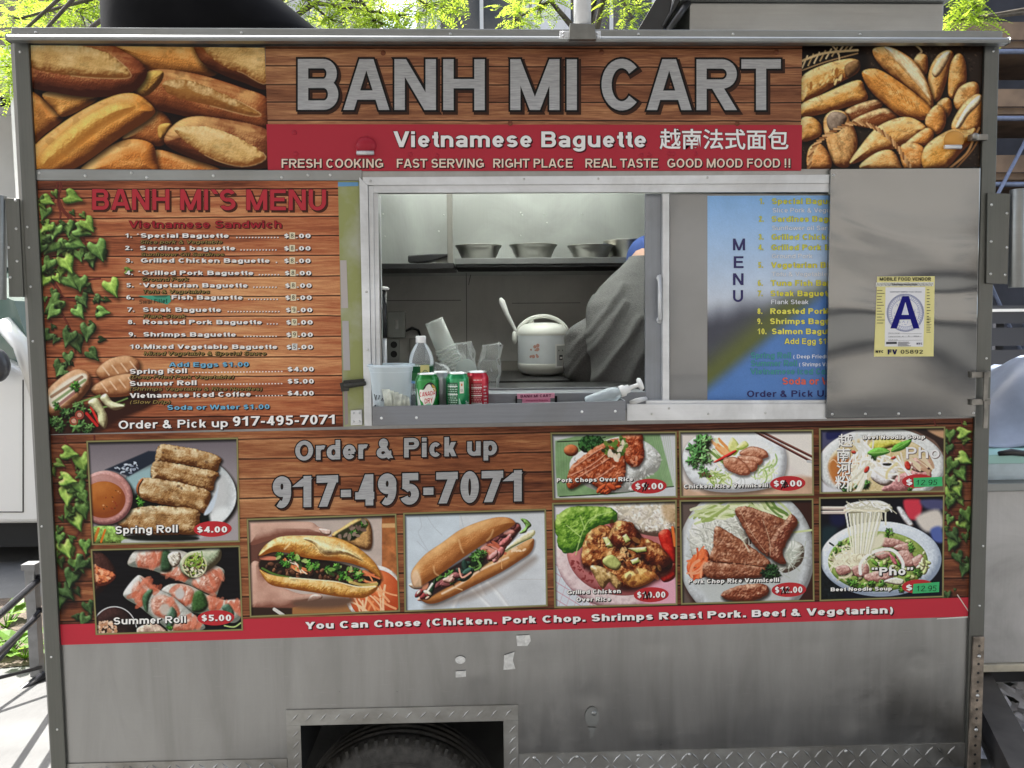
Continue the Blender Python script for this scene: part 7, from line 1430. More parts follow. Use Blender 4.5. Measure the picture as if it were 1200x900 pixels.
rad = dict(pelvis=.12, waist=.115, chest=.10, upper=.04, neck=.055, skull=.085, crown=.075, shL=.03, elL=.034, wrL=.030, shR=.03, elR=.034, wrR=.030, hipL=.085, knL=.06, anL=.04, toL=.03, hipR=.085, knR=.06, anR=.04, toR=.03, haL=.033, haR=.033)
skinmesh('body', [J[k] for k in K], ed, [rad[k] for k in K], SKIN, per)
for side, hx, s in (('L', J['haL'], -1), ('R', J['haR'], 1)):   # fingers, curled round what they work on
    for i, (dx, L_) in enumerate([(-.024, .062), (-.008, .072), (.008, .068), (.024, .054)]):
        p0 = np.array(hx)+[dx, .015, 0]; skinmesh('finger', [p0, p0+[0, L_*.5, -.004], p0+[0, L_*.8, -.022], p0+[0, L_*.85, -.042]], [(0, 1), (1, 2), (2, 3)], [.0095, .009, .0085, .0075], SKIN, per, 1)
    p0 = np.array(hx)+[-s*.03, -.03, 0]; skinmesh('thumb', [p0, p0+[-s*.02, .025, -.008], p0+[-s*.022, .05, -.02]], [(0, 1), (1, 2)], [.011, .0105, .009], SKIN, per, 1)
# sweatshirt: a loose lofted back with sleeves and hanging folds
FOLD = [((-.10, 1.25), (-.285, 1.00), .011, .022), ((-.10, 1.19), (-.30, .90), .010, .020), ((-.06, 1.13), (-.25, .86), .010, .020), ((.0, 1.12), (-.17, .83), .012, .016), ((-.20, 1.22), (-.315, 1.02), .010, .016), ((.06, 1.05), (-.10, .80), .013, .014), ((-.15, 1.14), (-.30, .95), .007, .012), ((.02, 1.22), (-.08, 1.10), .014, .010)]
def folds(v, nr):
    x = v[:, 0]+.012*fbm(v[:, 0]*9, v[:, 2]*9, 4, 2); z = v[:, 2]+.012*fbm(v[:, 0]*8+5, v[:, 2]*8, 6, 2); d = np.zeros(len(v))
    for a, b_, w_, h_ in FOLD:
        a = np.array(a); e = np.array(b_)-a; L_ = e@e; t = ((x-a[0])*e[0]+(z-a[1])*e[1])/L_; tc_ = np.clip(t, 0, 1); q_ = (x-a[0]-tc_*e[0])**2+(z-a[1]-tc_*e[1])**2; d += .62*h_*np.exp(-q_/(2*w_*w_*.8))*np.sin(np.clip(t*.85+.12, 0, 1)*math.pi)**.5
    k = sstep(.35, -.1, nr[:, 1]); return v+nr*(d*k+fbm(v[:, 0]*11, v[:, 2]*11+v[:, 1]*7, 3, 2)*.006)[:, None]
def loft(rings, n=220):
    b_ = [];  L = len(rings)
    from_ = np.array([r[0] for r in rings]); out = []
    for t in np.linspace(0, L-1, 150):
        i = min(int(t), L-2); w = t-i; r0, r1 = np.array(rings[i], float), np.array(rings[i+1], float); w = w*w*(3-2*w) if False else w
        cxr, cyr, zr, ax_, ay_ = r0+(r1-r0)*w
        for j in range(n):
            a = 2*math.pi*j/n; sx_ = np.sign(math.cos(a))*abs(math.cos(a))**.82; sy_ = np.sign(math.sin(a))*abs(math.sin(a))**.82
            out.append((cxr+ax_*sx_, cyr+ay_*sy_, zr))
    return np.array(out), [(i*n+j, i*n+(j+1) % n, (i+1)*n+(j+1) % n, (i+1)*n+j) for i in range(149) for j in range(n)]
def catm(r): return crom(np.array(r, float), False, 4)
rg = catm([(.0, -.02, .80, .20, .150), (.0, -.02, .90, .21, .155), (.0, .0, 1.0, .22, .160), (.0, .03, 1.08, .228, .160), (.0, .07, 1.16, .222, .150), (.005, .105, 1.22, .20, .130), (.012, .14, 1.27, .160, .108), (.018, .175, 1.312, .116, .09), (.022, .20, 1.345, .085, .078), (.026, .222, 1.37, .07, .07)])
v, f = loft(rg); me = bpy.data.meshes.new('tmp'); me.from_pydata(v.tolist(), [], f); me.update(); nr = np.empty(len(v)*3); me.vertices.foreach_get('normal', nr); nr = nr.reshape(-1, 3); bpy.data.meshes.remove(me)
if (nr*(v-v.mean(0))).sum() < 0: nr = -nr
b = MB(); b.add(folds(v, nr)+[fx, fy, fz], f, 0, None, True); sw = b.build('sweatshirt', SHIRT, per)
for s, a in (('L', -1), ('R', 1)):
    p = [np.array(J['sh'+s])+[-a*.09, 0, -.05], np.array(J['sh'+s])+[a*.012, -.005, -.06], (np.array(J['sh'+s])+J['el'+s])/2+[a*.004, -.01, -.02], np.array(J['el'+s])+[0, 0, .0], (np.array(J['el'+s])+J['wr'+s])/2, np.array(J['wr'+s])]
    skinmesh('sleeve', p, [(i, i+1) for i in range(5)], [.085, .095, .086, .076, .062, .048], SHIRT, sw, 4, 1, folds)
for s, a in (('L', -1), ('R', 1)):
    skinmesh('trouser_leg', [np.array(J['hip'+s])+[0, 0, .08], J['hip'+s], J['kn'+s], np.array(J['an'+s])+[0, 0, .02]], [(0, 1), (1, 2), (2, 3)], [.115, .112, .085, .07], TROU, per)
    skinmesh('shoe', [np.array(J['an'+s])+[0, -.03, -.03], np.array(J['an'+s])+[0, .06, -.035], J['to'+s]], [(0, 1), (1, 2)], [.045, .046, .036], BLACKP, per, 1)
b = MB(); hc = np.array(J['skull'])+[.010, .03, .022]; b.sphere(hc+[fx, fy, fz], (.090, .106, .094), 0, 28, 16, None, lambda d: 1.0 if d[2] > -.35 else .86)
cp = b.build('cap', CAPM, per); b = MB(); a_ = np.linspace(-2.3, 2.3, 24); b.tube([hc+[fx+.1*math.sin(t), fy-.113*math.cos(t), fz-.030] for t in a_], .008, 8); b.build('cap_band', plain('cap_edge', (.012, .02, .07), .8), cp)
b = MB(); b.add([hc+[fx+.085*math.sin(t)*k, fy+.09+.10*k*math.cos(t)*.9, fz-.035-.01*k] for k in (.7, 1.1) for t in np.linspace(-1.3, 1.3, 12)], [(i, i+1, 13+i, 12+i) for i in range(11)], 0, None, True); o = b.build('cap_brim', CAPM, cp); o.modifiers.new('t', 'SOLIDIFY').thickness = .003
fc = hc+[fx, fy, fz]; b = MB(); b.sphere(fc+[-.032, .092, -.055], (.013, .009, .009)); b.sphere(fc+[.032, .092, -.055], (.013, .009, .009)); b.build('eye', WHITEP, per)
b = MB(); b.tube([fc+[0, .094, -.055], fc+[0, .112, -.085], fc+[0, .098, -.095]], [.009, .014, .010], 8); b.tube([fc+[-.022, .086, -.118], fc+[0, .094, -.12], fc+[.022, .086, -.118]], .006, 6); b.sphere(fc+[-.092, .01, -.07], (.010, .022, .030)); b.sphere(fc+[.092, .01, -.07], (.010, .022, .030)); b.build('face', SKIN, per)
# ---------------------------------------------------------------- the street around
GROUND = plain('pavement_concrete', (.135, .135, .132), .85, noise=.22, nscale=3, bump=.2, bscale=40)
_n = GROUND.node_tree
b = MB(); b.box(-60, 60, -7.0, 60, -.3, 0); struct(b.build('pavement', GROUND))
b = MB(); b.box(-60, 60, -60, -7.004, -.5, -.13); struct(b.build('road', plain('asphalt', (.055, .055, .056), .85, noise=.3, nscale=5, bump=.25, bscale=60)))
b = MB(); b.box(-60, 60, -7.003, -6.85, -.3, .004); struct(b.build('kerb', plain('kerb_stone', (.34, .33, .31), .8, noise=.2, nscale=6)))
BR = plain('opposite_facade', (.42, .39, .35), .85, noise=.15, nscale=2); GL = plain('dark_window_glass', (.03, .04, .05), .08, spec=.8); WF = plain('window_trim', (.68, .68, .66), .6)
def block(name, label, x0, x1, y, depth, h, wall, cols, rows_, front=-1, wz=1.6, ww=1.3, z0=1.2, pitch=3.2, trim=WF, cat='building'):
    t = thing(name, label, cat, ((x0+x1)/2, y, 0)); b = MB(); b.box(x0, x1, min(y, y-front*depth), max(y, y-front*depth), 0, h); b.box(x0-.15, x1+.15, min(y, y+front*.25), max(y, y+front*.25), h-.4, h+.1); b.build('wall', wall, t)
    for i in range(cols):
        for k in range(rows_):
            cx = x0+(i+.5)*(x1-x0)/cols; z = z0+k*pitch; yy = y+front*.004; w = MB(); f = front
            for a in [(cx-ww/2-.09, cx-ww/2, z-.09, z+wz+.09), (cx+ww/2, cx+ww/2+.09, z-.09, z+wz+.09), (cx-ww/2, cx+ww/2, z+wz, z+wz+.09), (cx-ww/2, cx+ww/2, z-.09, z), (cx-.03, cx+.03, z, z+wz)]: w.box(a[0], a[1], min(yy, yy+f*.09), max(yy, yy+f*.09), a[2], a[3])
            wo = w.build('window', trim, t); g = MB(); g.box(cx-ww/2, cx+ww/2, min(yy, yy+f*.03), max(yy, yy+f*.03), z, z+wz); g.build('pane', GL, wo)
    return t
block('unseen_building', 'unseen tan masonry building across the street facing the cart', -22, 22, -19, 10, 21, BR, 11, 6, 1)  # unseen; put in for the steel to mirror and to block some sky
WW = plain('white_stucco', (.80, .80, .78), .8, noise=.05, nscale=2)
block('office_building', 'bright white building with tall windows behind the cart', -1.2, 9.5, 11.5, 8, 13, WW, 5, 3, -1, 2.6, 1.35, 1.0, 3.9)
block('stone_building', 'pale grey stone building behind the left end of the cart', -14, -2.6, 9.5, 9, 13, plain('pale_stone', (.62, .61, .58), .8, noise=.1, nscale=2), 4, 3, -1, 1.9, 1.9, .9, 3.6)
# light stone pier just beyond the left end
b = MB(); q0, q1 = U(9, 60, 4.2), U(38, 60, 4.2); b.box(q0[0], q1[0]+.1, 4.2, 4.7, 0, 3.4); b.box(q0[0]-.08, q1[0]+.18, 4.12, 4.78, 3.401, 3.6); b.box(q0[0]-.06, q1[0]+.16, 4.14, 4.76, .0, .25)
o = b.build('stone_pillar', plain('light_stone', (.66, .65, .63), .8, noise=.08, nscale=8)); base_at(o, (q0[0], 4.2, 0)); tag(o, 'pale stone pillar rising beside the left corner post', 'pillar')
# dark canopy slab with beige soffit at upper left
b = MB(); q0 = U(0, 27, 6.5); b.box(q0[0]-4, U(48, 20, 6.5)[0]+.4, 5.2, 9.4, q0[2]+.02, q0[2]+.5); o = b.build('entrance_canopy', plain('beige_soffit', (.52, .47, .42), .8, noise=.05)); tag(o, 'beige entrance canopy jutting from the stone building at upper left', 'canopy')
# scaffolding at the right
sc = thing('scaffold', 'steel pipe scaffold with wooden planks right of the cart', 'scaffold', (3.4, 5.0, 0)); PIPE = plain('scaffold_pipe', (.16, .19, .28), .5, .4, noise=.2); PLK = plain('plank_wood', (.20, .135, .09), .8, noise=.3, nscale=5)
for x in (2.55, 3.5, 4.6, 5.8):
    for y in (4.6, 5.6): b = MB(); b.tube([(x, y, 0), (x, y, 7)], .03, 10); b.build('pole', PIPE, sc)
for k, z in enumerate((1.0, 1.55, 2.1, 2.65, 3.2, 3.75, 4.6, 5.6)):
    b = MB(); b.tube([(2.3, 4.56, z-.05), (6.2, 4.56, z-.05)], .022, 8); b.build('rail', PIPE, sc)
    if z > 1.8: b = MB(); b.box(2.3, 6.2, 4.62, 5.55, z, z+.055); b.box(2.3, 6.2, 4.585, 4.61, z+.056, z+.20); b.build('plank_deck', PLK, sc)
for i, (a, c_) in enumerate([((2.55, 1.0), (3.5, 2.65)), ((3.5, 1.0), (2.55, 2.65)), ((2.55, 2.65), (3.5, 4.6)), ((3.5, 2.65), (2.55, 4.6)), ((3.5, 1.0), (4.6, 3.2)), ((4.6, 1.0), (3.5, 3.2))]): b = MB(); b.tube([(a[0], 4.53, a[1]), (c_[0], 4.53, c_[1])], .016, 8); b.build('brace', PIPE, sc)
b = MB(); b.box(1.9, 7.5, 6.2, 6.3, 0, 7.5); o = b.build('hoarding', plain('dark_hoarding', (.055, .058, .075), .8, noise=.35, nscale=3)); tag(o, 'dark boarded hoarding standing behind the scaffold', 'hoarding')
# low dark barrier, and a white block in place of bright ground past the right post
b = MB(); q = U(1165, 392, 3.4); q2 = U(1165, 358, 3.4); 
for i in range(3): b.box(q[0]-.3, q[0]+2.6, 3.4, 3.46, q2[2]-.16*i-.13, q2[2]-.16*i)
for i in range(9): b.box(q[0]-.25+i*.3, q[0]-.19+i*.3, 3.461, 3.5, 0, q2[2]-.01)
b.box(q[0]-.3, q[0]+2.6, 3.38, 3.399, q2[2]-.045, q2[2]-.025, 1)
o = b.build('slatted_barrier', [plain('barrier_dark', (.03, .032, .04), .6), WHITEP]); tag(o, 'low dark slatted barrier with a white line right of the cart', 'barrier')
b = MB(); b.box(1.9, 5.2, 2.7, 3.3, .001, .72); o = b.build('bright_ground_block', plain('bright_ground_white', (.74, .73, .70), .8, noise=.06)); tag(o, 'long white block for the bright ground in front of the slatted barrier', 'block')
# neighbouring vendor cart
NX0 = U(1150, 680, .34)[0]; n0 = U(1175, 575, .34)[2]; nb = U(1175, 777, .34)[2]; nbb = U(1175, 786, .34)[2]
nc = thing('vendor_cart', 'plain grey metal vendor cart with glass cooler and tarp at the right edge', 'vendor cart', (NX0+.8, .7, 0)); NPAN = steel('neighbour_panel', (.50, .49, .48), .45, .05, 2, (40, 1, 1), .4, metal=.5)
b = MB(); b.box(NX0, NX0+1.7, .34, 1.15, nb, n0); b.build('body', NPAN, nc, .003)
b = MB(); b.box(NX0-.01, NX0+1.71, .33, 1.16, nbb, nb-.001); b.build('base_rail', plain('cream_rail', (.52, .48, .38), .6, noise=.25, nscale=14), nc, .002)
b = MB(); b.box(NX0-.01, NX0+1.71, .325, 1.16, n0+.001, n0+.028); b.build('counter', EAVE, nc, .002)
nt_ = U(1175, 535, .4)[2]; b = MB(); b.box(NX0+.03, NX0+1.6, .38, .95, n0+.029, nt_-.02); b.build('cooler_glass', plain('cooler_glass', (.50, .60, .66), .1, spec=.8, noise=.3, nscale=6), nc)
b = MB(); b.box(NX0+.02, NX0+1.62, .37, .96, nt_-.0195, nt_+.012); b.build('cooler_rim', plain('mint_rim', (.36, .62, .58), .4), nc, .002)
b = MB(); g = []; w, h = 34, 26      # tarp draped over the goods behind
for i in range(h):
    for j in range(w):
        u, v_ = j/(w-1), i/(h-1); x = NX0+.0+u*1.5; y = .50+v_*.6; zz = nt_+.02+(.36*sstep(0, .35, u)+.10*math.sin(u*9)*.3)*sstep(0, .35, v_)*(1-.3*v_); zz += .035*float(fbm(np.array([u*7.]), np.array([v_*5.]), 3, 3)[0]); g.append((x, y, zz))
b.add(g, [(i*w+j, i*w+j+1, (i+1)*w+j+1, (i+1)*w+j) for i in range(h-1) for j in range(w-1)], 0, None, True); o = b.build('tarp', plain('grey_blue_tarp', (.24, .28, .36), .4, noise=.25, nscale=7)); tag(o, 'crumpled blue grey tarp draped over the neighbouring cart', 'tarp'); m_ = o.modifiers.new('t', 'SOLIDIFY'); m_.thickness = .004
b = MB(); b.tube([(NX0+.06, .366, nt_+.016), (NX0+.10, .36, nt_+.022), (NX0+.16, .365, nt_+.014), (NX0+.23, .36, nt_+.02)], [.008, .012, .01, .007], 8); o = b.build('rag', BLACKP); tag(o, 'small black strap lying on the mint cooler rim', 'strap')
b = MB(); b.lathe([(.12, -.05), (.19, -.06), (.22, -.04), (.22, .04), (.19, .06), (.12, .05), (0, .05)], Matrix.Translation((NX0+1.1, .7, .22)) @ Matrix.Rotation(R(90), 4, 'X'), 28); b.build('wheel', RUBBER, nc)
# trailer tongue of that cart: a dark steel channel running towards us
P0, P1 = U(1150, 800, .30), U(1212, 918, -.25); dv = P1-P0; ln = np.linalg.norm(dv); dv = dv/ln; sd_ = np.cross(dv, [0, 0, 1.]); sd_ /= np.linalg.norm(sd_); up = np.cross(sd_, dv)
A = P0-dv*.25; Bq = P1+dv*.35; b = MB()
def beam(mb, A, Bq, w, h, top): 
    v = [];  
    for p in (A, Bq):
        for s, t in ((-1, 0), (1, 0), (1, -1), (-1, -1)): v.append(p+sd_*w/2*s+up*(top+h*t))
    mb.add(v, [(0, 1, 5, 4), (1, 2, 6, 5), (2, 3, 7, 6), (3, 0, 4, 7), (0, 3, 2, 1), (4, 5, 6, 7)])
beam(b, A, Bq, .09, .012, .006); beam(b, A+sd_*.03, Bq+sd_*.03, .012, .09, -.0065); beam(b, A, Bq, .09, .01, -.097); b.build('tow_bar', plain('painted_black_steel', (.05, .045, .042), .45, noise=.5, nscale=9), nc)
b = MB(); b.box(NX0-.15, NX0+1.6, .55, .63, nbb-.14, nbb-.001); b.build('chassis', BLACKP, nc)
# pale crumpled sheets standing in for dappled sun patches on the ground below
SUN_PATCH = plain('sun_patch_pale', (.66, .66, .72), .8, noise=.15)
rs = random.Random(8)
for i, (px, py, Y, lab) in enumerate([(1166, 794, 1.3, 'white sheet for a dappled sun patch under the vendor cart rail'), (1190, 830, 1.0, 'pale sun patch sheet right of the dark tow bar'), (1156, 845, .75, 'creased sun patch sheet left of the dark tow bar'), (1162, 870, .62, 'flat sun patch sheet in front of the tow bar')]):
    p = U(px, py, Y); k = (0-CAM[2])/(p[2]-CAM[2]); p = CAM+(p-CAM)*k; b = MB(); w, h = 12, 9; v = []
    for a in range(h):
        for c2 in range(w): v.append((p[0]+(c2/(w-1)-.5)*.34, p[1]+(a/(h-1)-.5)*.30, .012+.04*abs(float(fbm(np.array([c2*.45+i*9]), np.array([a*.5]), 6, 3)[0]))))
    b.add(v, [(a*w+c2, a*w+c2+1, (a+1)*w+c2+1, (a+1)*w+c2) for a in range(h-1) for c2 in range(w-1) if rs.random() > .12]); o = b.build('sun_patch_sheet', SUN_PATCH); tag(o, lab, 'paper', 'sun patch sheets under the vendor cart')

# parked white car at the left
CY = 2.55; cb = U(25, 612, CY)[2]; xr = U(48, 500, CY)[0]
car = thing('parked_car', 'white parked car seen past the left end of the cart', 'car', (xr-1.0, CY+.9, 0)); CARP = plain('car_white', (.80, .79, .75), .25, spec=.6, coat=.6)
def cx(px, py): p = U(px, py, CY); return p[0], p[2]
side = [(-60, 612), (-60, 445), (-40, 430), (0, 420), (30, 436), (40, 452), (52, 490), (130, 505), (215, 530), (222, 612)]
P = [cx(a, c_) for a, c_ in side]; P = [(xr-2.4, cb), (xr-2.4, P[1][1])]+P[2:]
b = MB(); b.prism(P, CY, CY+1.75, 0, None, False); b.build('body', CARP, car, .03, 3)
gz = cx(0, 300)[1]; roof_ = [cx(-2, 383), cx(40, 470)]
b = MB(); Q = [(xr-2.2, P[2][1]+.0), (xr-1.9, gz), (xr-.75, gz), (cx(6, 352)[0], cx(6, 352)[1]), (cx(44, 462)[0], cx(44, 462)[1])]; b.prism(Q, CY+.09, CY+1.66, 0, None, False); b.build('window', plain('car_glass', (.10, .16, .13), .08, spec=.8, coat=.5), car)
b = MB(); b.tube([np.array((cx(-4, 378)[0], CY+.06, cx(-4, 378)[1])), np.array((cx(20, 405)[0], CY+.05, cx(20, 405)[1])), np.array((cx(44, 466)[0], CY+.04, cx(44, 466)[1]))], [.05, .05, .06], 12); b.box(xr-1.95, xr-.7, CY+.1, CY+1.65, gz+.001, gz+.05); b.build('pillar', CARP, car)
b = MB(); m_ = U(-4, 428, CY-.1); b.sphere(m_, (.075, .06, .10), 0, 16, 10); b.build('wing_mirror', plain('mirror_dark', (.05, .05, .055), .3), car)
b = MB(); b.tube([U(27, 445, CY-.0015), U(27, 600, CY-.0015)], .0035, 6); b.tube([U(-40, 600, CY-.0015), U(27, 600, CY-.0015)], .003, 6); b.build('door_seam', DARK, car)
for x in (xr-2.0, cx(150, 600)[0]):
    b = MB(); b.lathe([(.17, -.09), (.30, -.1), (.32, -.07), (.32, .07), (.30, .1), (.17, .09), (0, .06)], Matrix.Translation((x, CY+.16, .32)) @ Matrix.Rotation(R(90), 4, 'X'), 32); b.build('wheel', RUBBER, car)
b = MB(); b.box(xr-2.3, cx(215, 600)[0], CY+.1, CY+1.6, .12, cb-.001); b.build('underbody', DARK, car)

# iron tree guard with its bed and plants at the lower left
tg = thing('tree_guard', 'low black iron tree guard railing on sunlit pavement at lower left', 'railing', (U(44, 790, 1.06)[0], 1.06, 0)); IRON = plain('black_iron', (.035, .035, .04), .35, .3, noise=.3)
px0 = U(44, 790, 1.06); X0 = px0[0]
def gz_(px, py, Y): return U(px, py, Y)
a1 = gz_(44, 681, 1.06); a2 = gz_(0, 720, .66); d = a2-a1; b = MB(); b.tube([a1, a1+d*2.6], .014, 8); b.build('rail', IRON, tg)
a1 = gz_(44, 722, 1.06); a2 = gz_(0, 764, .66); d = a2-a1; b = MB(); b.tube([a1, a1+d*2.6], .012, 8); b.build('rail', IRON, tg)
a1 = gz_(46, 716, 1.05); a2 = gz_(0, 772, .85); d = a2-a1; b = MB(); b.tube([a1, a1+d*1.6], .009, 8); b.build('brace', IRON, tg)
a1 = gz_(52, 790, 1.02); a2 = gz_(30, 806, .95); a3 = gz_(-4, 836, .85); b = MB(); b.tube([a1, a2, a3, a3+(a3-a2)*.8], .017, 8); b.build('foot_rail', IRON, tg)
a1 = gz_(48, 782, 1.05); a2 = gz_(0, 794, .85); d = a2-a1; b = MB(); b.tube([a1, a1+d*1.8], .008, 8); b.build('foot_rail', IRON, tg)
for dx, dy in ((0, 0), (-.62, -1.0)):
    b = MB(); b.box(X0+dx-.02, X0+dx+.02, 1.06+dy-.02, 1.06+dy+.02, .001, .46); b.box(X0+dx-.028, X0+dx+.028, 1.06+dy-.028, 1.06+dy+.028, .4605, .485); b.build('post', plain('grey_iron', (.22, .22, .22), .45, .4, noise=.2) if dx == 0 else IRON, tg)
b = MB(); b.tube([(X0, 1.06, .42), (X0+1.6, 1.3, .42)], .014, 8); b.tube([(X0, 1.06, .28), (X0+1.6, 1.3, .28)], .012, 8); b.build('rail', IRON, tg)
b = MB(); b.add([(X0-.1, 1.15, .004), (X0+1.4, 1.4, .004), (X0+1.2, 2.2, .004), (X0-1.2, 2.0, .004), (X0-.9, 1.0, .004)], [(0, 1, 2, 3, 4)]); struct(b.build('soil_bed', plain('soil', (.10, .075, .055), .9, noise=.4, nscale=30, bump=.5, bscale=60)))
LEAFM = plain('leaf_green', (.14, .26, .05), .5, noise=.3, nscale=20, spec=.3); LN = LEAFM.node_tree; _t = LN.nodes.new('ShaderNodeBsdfTranslucent'); _t.inputs[0].default_value = (.30, .48, .06, 1); _m = LN.nodes.new('ShaderNodeMixShader'); _m.inputs[0].default_value = .45
LN.links.new(LN.nodes['Principled BSDF'].outputs[0], _m.inputs[1]); LN.links.new(_t.outputs[0], _m.inputs[2]); LN.links.new(_m.outputs[0], LN.nodes['Material Output'].inputs[0])
rs = random.Random(12)
for i, (px, py, Y, lab) in enumerate([(10, 778, 1.25, 'broad leaved green plant behind the iron railing, left one'), (30, 770, 1.22, 'broad leaved green plant behind the iron railing nearest its post'), (8, 742, 1.6, 'small yellow green plant farther back in the soil bed')]):
    p = U(px, py, Y); b = MB(); z = max(p[2], .06)
    for k in range(16):
        a = rs.random()*6.28; L_ = rs.uniform(.05, .11); h = z*(.5+.7*rs.random())+.02; c2 = np.array([p[0]+.09*math.cos(a)*rs.random(), Y+.08*math.sin(a), h]); d = np.array([math.cos(a), math.sin(a), rs.uniform(-.2, .5)]); d /= np.linalg.norm(d); s_ = np.cross(d, [0, 0, 1]); s_ /= np.linalg.norm(s_)
        v = [c2, c2+d*L_*.35+s_*L_*.36, c2+d*L_*.75+s_*L_*.26, c2+d*L_-[0, 0, .012], c2+d*L_*.75-s_*L_*.26, c2+d*L_*.35-s_*L_*.36, c2+d*L_*.5+[0, 0, -.006]]
        b.add(v, [(0, 1, 6), (1, 2, 6), (2, 3, 6), (3, 4, 6), (4, 5, 6), (5, 0, 6)]); b.tube([(p[0], Y, .004), c2], .003, 5)
    o = b.build('plant', LEAFM); base_at(o, (p[0], Y, 0)); tag(o, lab, 'plant', 'plants in the soil bed')

# honey locust trees: fronds of small leaflets on drooping twigs
LOC = plain('locust_leaf', (.20, .34, .045), .5, noise=.35, nscale=9, spec=.3); LN = LOC.node_tree; _t = LN.nodes.new('ShaderNodeBsdfTranslucent'); _t.inputs[0].default_value = (.52, .66, .07, 1); _m = LN.nodes.new('ShaderNodeMixShader'); _m.inputs[0].default_value = .55
LN.links.new(LN.nodes['Principled BSDF'].outputs[0], _m.inputs[1]); LN.links.new(_t.outputs[0], _m.inputs[2]); LN.links.new(_m.outputs[0], LN.nodes['Material Output'].inputs[0])
BARK = plain('grey_bark', (.10, .085, .07), .9, noise=.3, nscale=20, bump=.6, bscale=30)
def frond(mb, p, d, L_, rs):
    d = d/np.linalg.norm(d); s_ = np.cross(d, [0, 0, 1.]); s_ /= np.linalg.norm(s_)+1e-9; s_ = s_*math.cos(rs.uniform(-.8, .8))+np.array([0, 0, 1])*rs.uniform(-.5, .5)
    for k in range(9):
        t = (k+.6)/9; c2 = p+d*L_*t+np.array([0, 0, -.25*L_*t*t])
        for sg in (-1, 1):
            e = s_*sg*.9+d*.5; e /= np.linalg.norm(e); w = np.cross(e, np.array([rs.uniform(-.4, .4), rs.uniform(-.4, .4), 1.])); w /= np.linalg.norm(w); l = L_*.22*(1-.4*abs(t-.4))
            mb.add([c2, c2+e*l*.5+w*l*.20, c2+e*l, c2+e*l*.5-w*l*.20], [(0, 1, 2, 3)])
def tree(label, trunk, clumps, seed, h0=2.2):
    t = thing('locust_tree', label, 'tree', (trunk[0], trunk[1], 0), 'honey locust trees behind the cart'); rs = random.Random(seed)
    b = MB(); top = np.array([trunk[0]+.1, trunk[1], 3.2]); b.tube([(trunk[0], trunk[1], 0), (trunk[0]+.03, trunk[1], 1.2), (trunk[0]-.02, trunk[1], 2.2), top, top+[.05, .1, 1.2], top+[0, 0, 2.6]], [.11, .085, .075, .065, .045, .02], 12); b.build('trunk', BARK, t)
    lb = MB(); bb = MB()
    for c_, r_, n_ in clumps:
        c_ = np.array(c_, float); st = top+np.array([0, 0, rs.uniform(-.2, 1.6)]); mid = (st+c_)/2+np.array([0, 0, .22]); bb.tube([st, mid, c_], [.028, .018, .007], 7)
        for _ in range(n_):
            d = np.array([rs.gauss(0, 1), rs.gauss(0, 1), rs.gauss(0, .7)]); d /= np.linalg.norm(d); p = c_+d*r_*rs.random()**.5; o_ = np.array([rs.gauss(0, 1), rs.gauss(0, 1), rs.gauss(-.3, .5)]); frond(lb, p, o_, rs.uniform(.10, .19), rs)
            if rs.random() < .3: bb.tube([c_, p], [.004, .002], 4, 0, None, False)
    bb.build('branches', BARK, t); lb.build('crown', LOC, t); return t
Yt = 3.0
cl = [(U(x, y, Yt+dy), r_, n_) for x, y, r_, n_, dy in [(55, 10, .20, 60, .2), (95, 14, .20, 60, 0), (75, -8, .25, 60, .3), (22, 22, .08, 16, -.3), (10, 52, .09, 34, -.6), (12, 78, .08, 34, -.6), (16, 100, .06, 26, -.6), (22, 70, .05, 14, -.7), (30, -10, .25, 40, .4), (115, -14, .2, 40, 0),
   (385, 22, .16, 46, .3), (420, 4, .24, 70, .3), (465, 18, .22, 80, .2), (500, 6, .22, 70, .3), (440, 24, .16, 50, .1), (365, -8, .22, 50, .2), (520, -6, .2, 40, .4)]]
cl += [((U(x, -10, Yt)[0], Yt+rs.uniform(-.3, .9), 4.3+rs.uniform(-.2, 1.6)), .4, 55) for x in range(-40, 560, 75)]
tree('honey locust tree with sunlit yellow green leaves behind the left half of the cart', (U(250, 300, Yt)[0], Yt+.3), cl, 3)
cl = [(U(x, y, Yt+.8+dy), r_, n_) for x, y, r_, n_, dy in [(604, 22, .16, 36, .2), (632, 6, .2, 50, .2), (622, -14, .24, 50, .3), (748, 6, .16, 22, -.2), (742, 22, .10, 14, -.2), (728, -8, .2, 30, 0), (715, 8, .08, 8, 0)]]
cl += [((U(x, -10, Yt)[0], Yt+rs.uniform(.5, 1.5), 4.6+rs.uniform(-.2, 1.6)), .4, 50) for x in range(580, 860, 70)]
tree('thin honey locust tree behind the steel roof pole', (U(672, 300, Yt+1)[0], Yt+1.0), cl, 7)
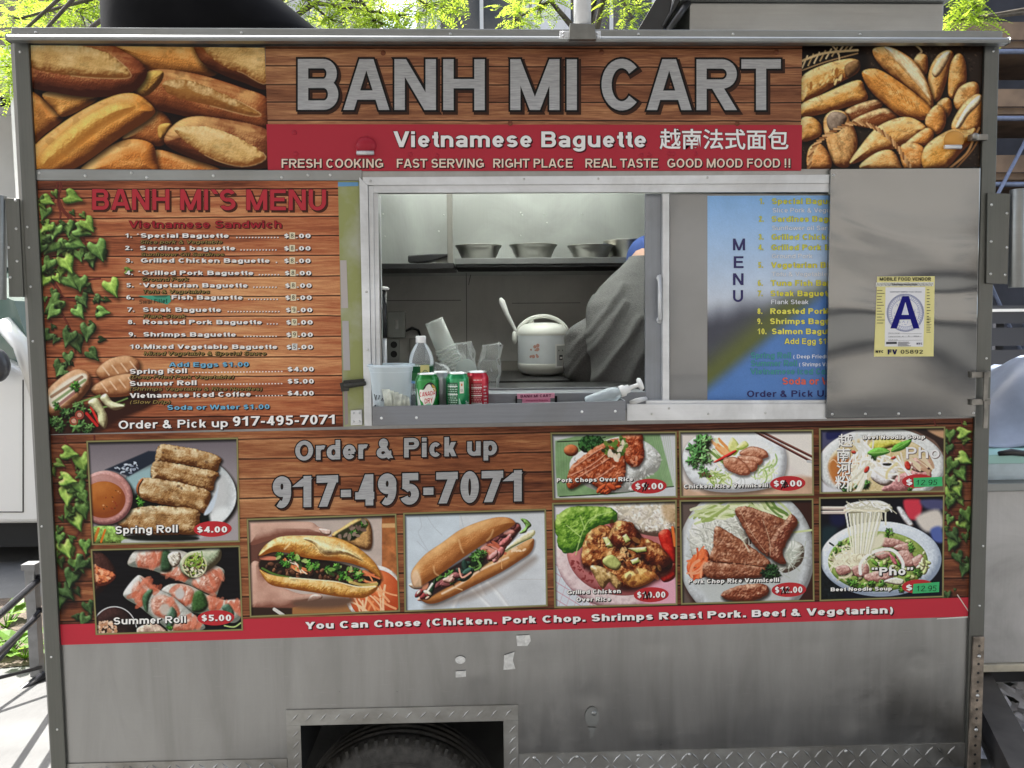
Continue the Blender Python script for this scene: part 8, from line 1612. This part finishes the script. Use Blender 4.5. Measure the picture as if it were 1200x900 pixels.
cl = [(U(x, y, 2.4+dy), r_, n_) for x, y, r_, n_, dy in [(1140, 6, .08, 22, 0), (1145, 22, .07, 20, 0), (1122, 24, .045, 10, .1), (1138, -12, .12, 30, 0)]]
cl += [((U(x, -10, 2.4)[0], 2.4+rs.uniform(0, .9), 4.2+rs.uniform(-.2, 1.3)), .4, 50) for x in range(1120, 1320, 60)]
tree('honey locust tree whose lowest twig hangs over the right roof corner', (U(1290, 300, 2.6)[0]+.6, 2.9), cl, 9)

PLANE = plain('plane_leaf', (.055, .075, .035), .6, noise=.3, nscale=8, spec=.2)
# big unseen street trees added on this side: their canopy shades the cart, and the steel mirrors it
def unseen_shade_tree(x, y, seed):
    t = thing('unseen_shade_tree', '', 'tree', (x, y, 0)); rs = random.Random(seed); b = MB(); b.tube([(x, y, 0), (x+.05, y, 1.5), (x, y, 3.4), (x+.1, y, 6.5)], [.17, .14, .12, .05], 10); b.build('trunk', BARK, t); lb = MB()
    for k in range(3800):
        d = np.array([rs.gauss(0, 1), rs.gauss(0, 1), rs.gauss(0, 1)]); d /= np.linalg.norm(d); p = np.array([x, y, 6.3])+d*np.array([3.0, 2.9, 2.2])*rs.random()**.33*(.8+.3*math.sin(d[0]*5+seed)*math.cos(d[2]*4)); e = np.array([rs.gauss(0, 1), rs.gauss(0, 1), rs.gauss(0, .6)]); e /= np.linalg.norm(e); w = np.cross(e, [rs.gauss(0, 1), rs.gauss(0, 1), 1.]); w /= np.linalg.norm(w)+1e-9
        lb.add([p, p+e*.13+w*.09, p+e*.28, p+e*.13-w*.09], [(0, 1, 2, 3)])
    lb.build('crown', PLANE, t); return t
for x, y, s, lab in [(-7.4, -4.2, 1, 'unseen added street tree at the kerb standing farthest left of the cart'), (-3.5, -4.4, 4, 'unseen added street tree at the kerb on the left of the cart'), (.4, -4.9, 2, 'unseen added street tree at the kerb facing the serving window'), (4.3, -4.3, 3, 'unseen added street tree at the kerb on the right of the cart'), (8.0, -4.5, 5, 'unseen added street tree at the kerb standing farthest right of the cart')]: unseen_shade_tree(x, y, s)['label'] = lab
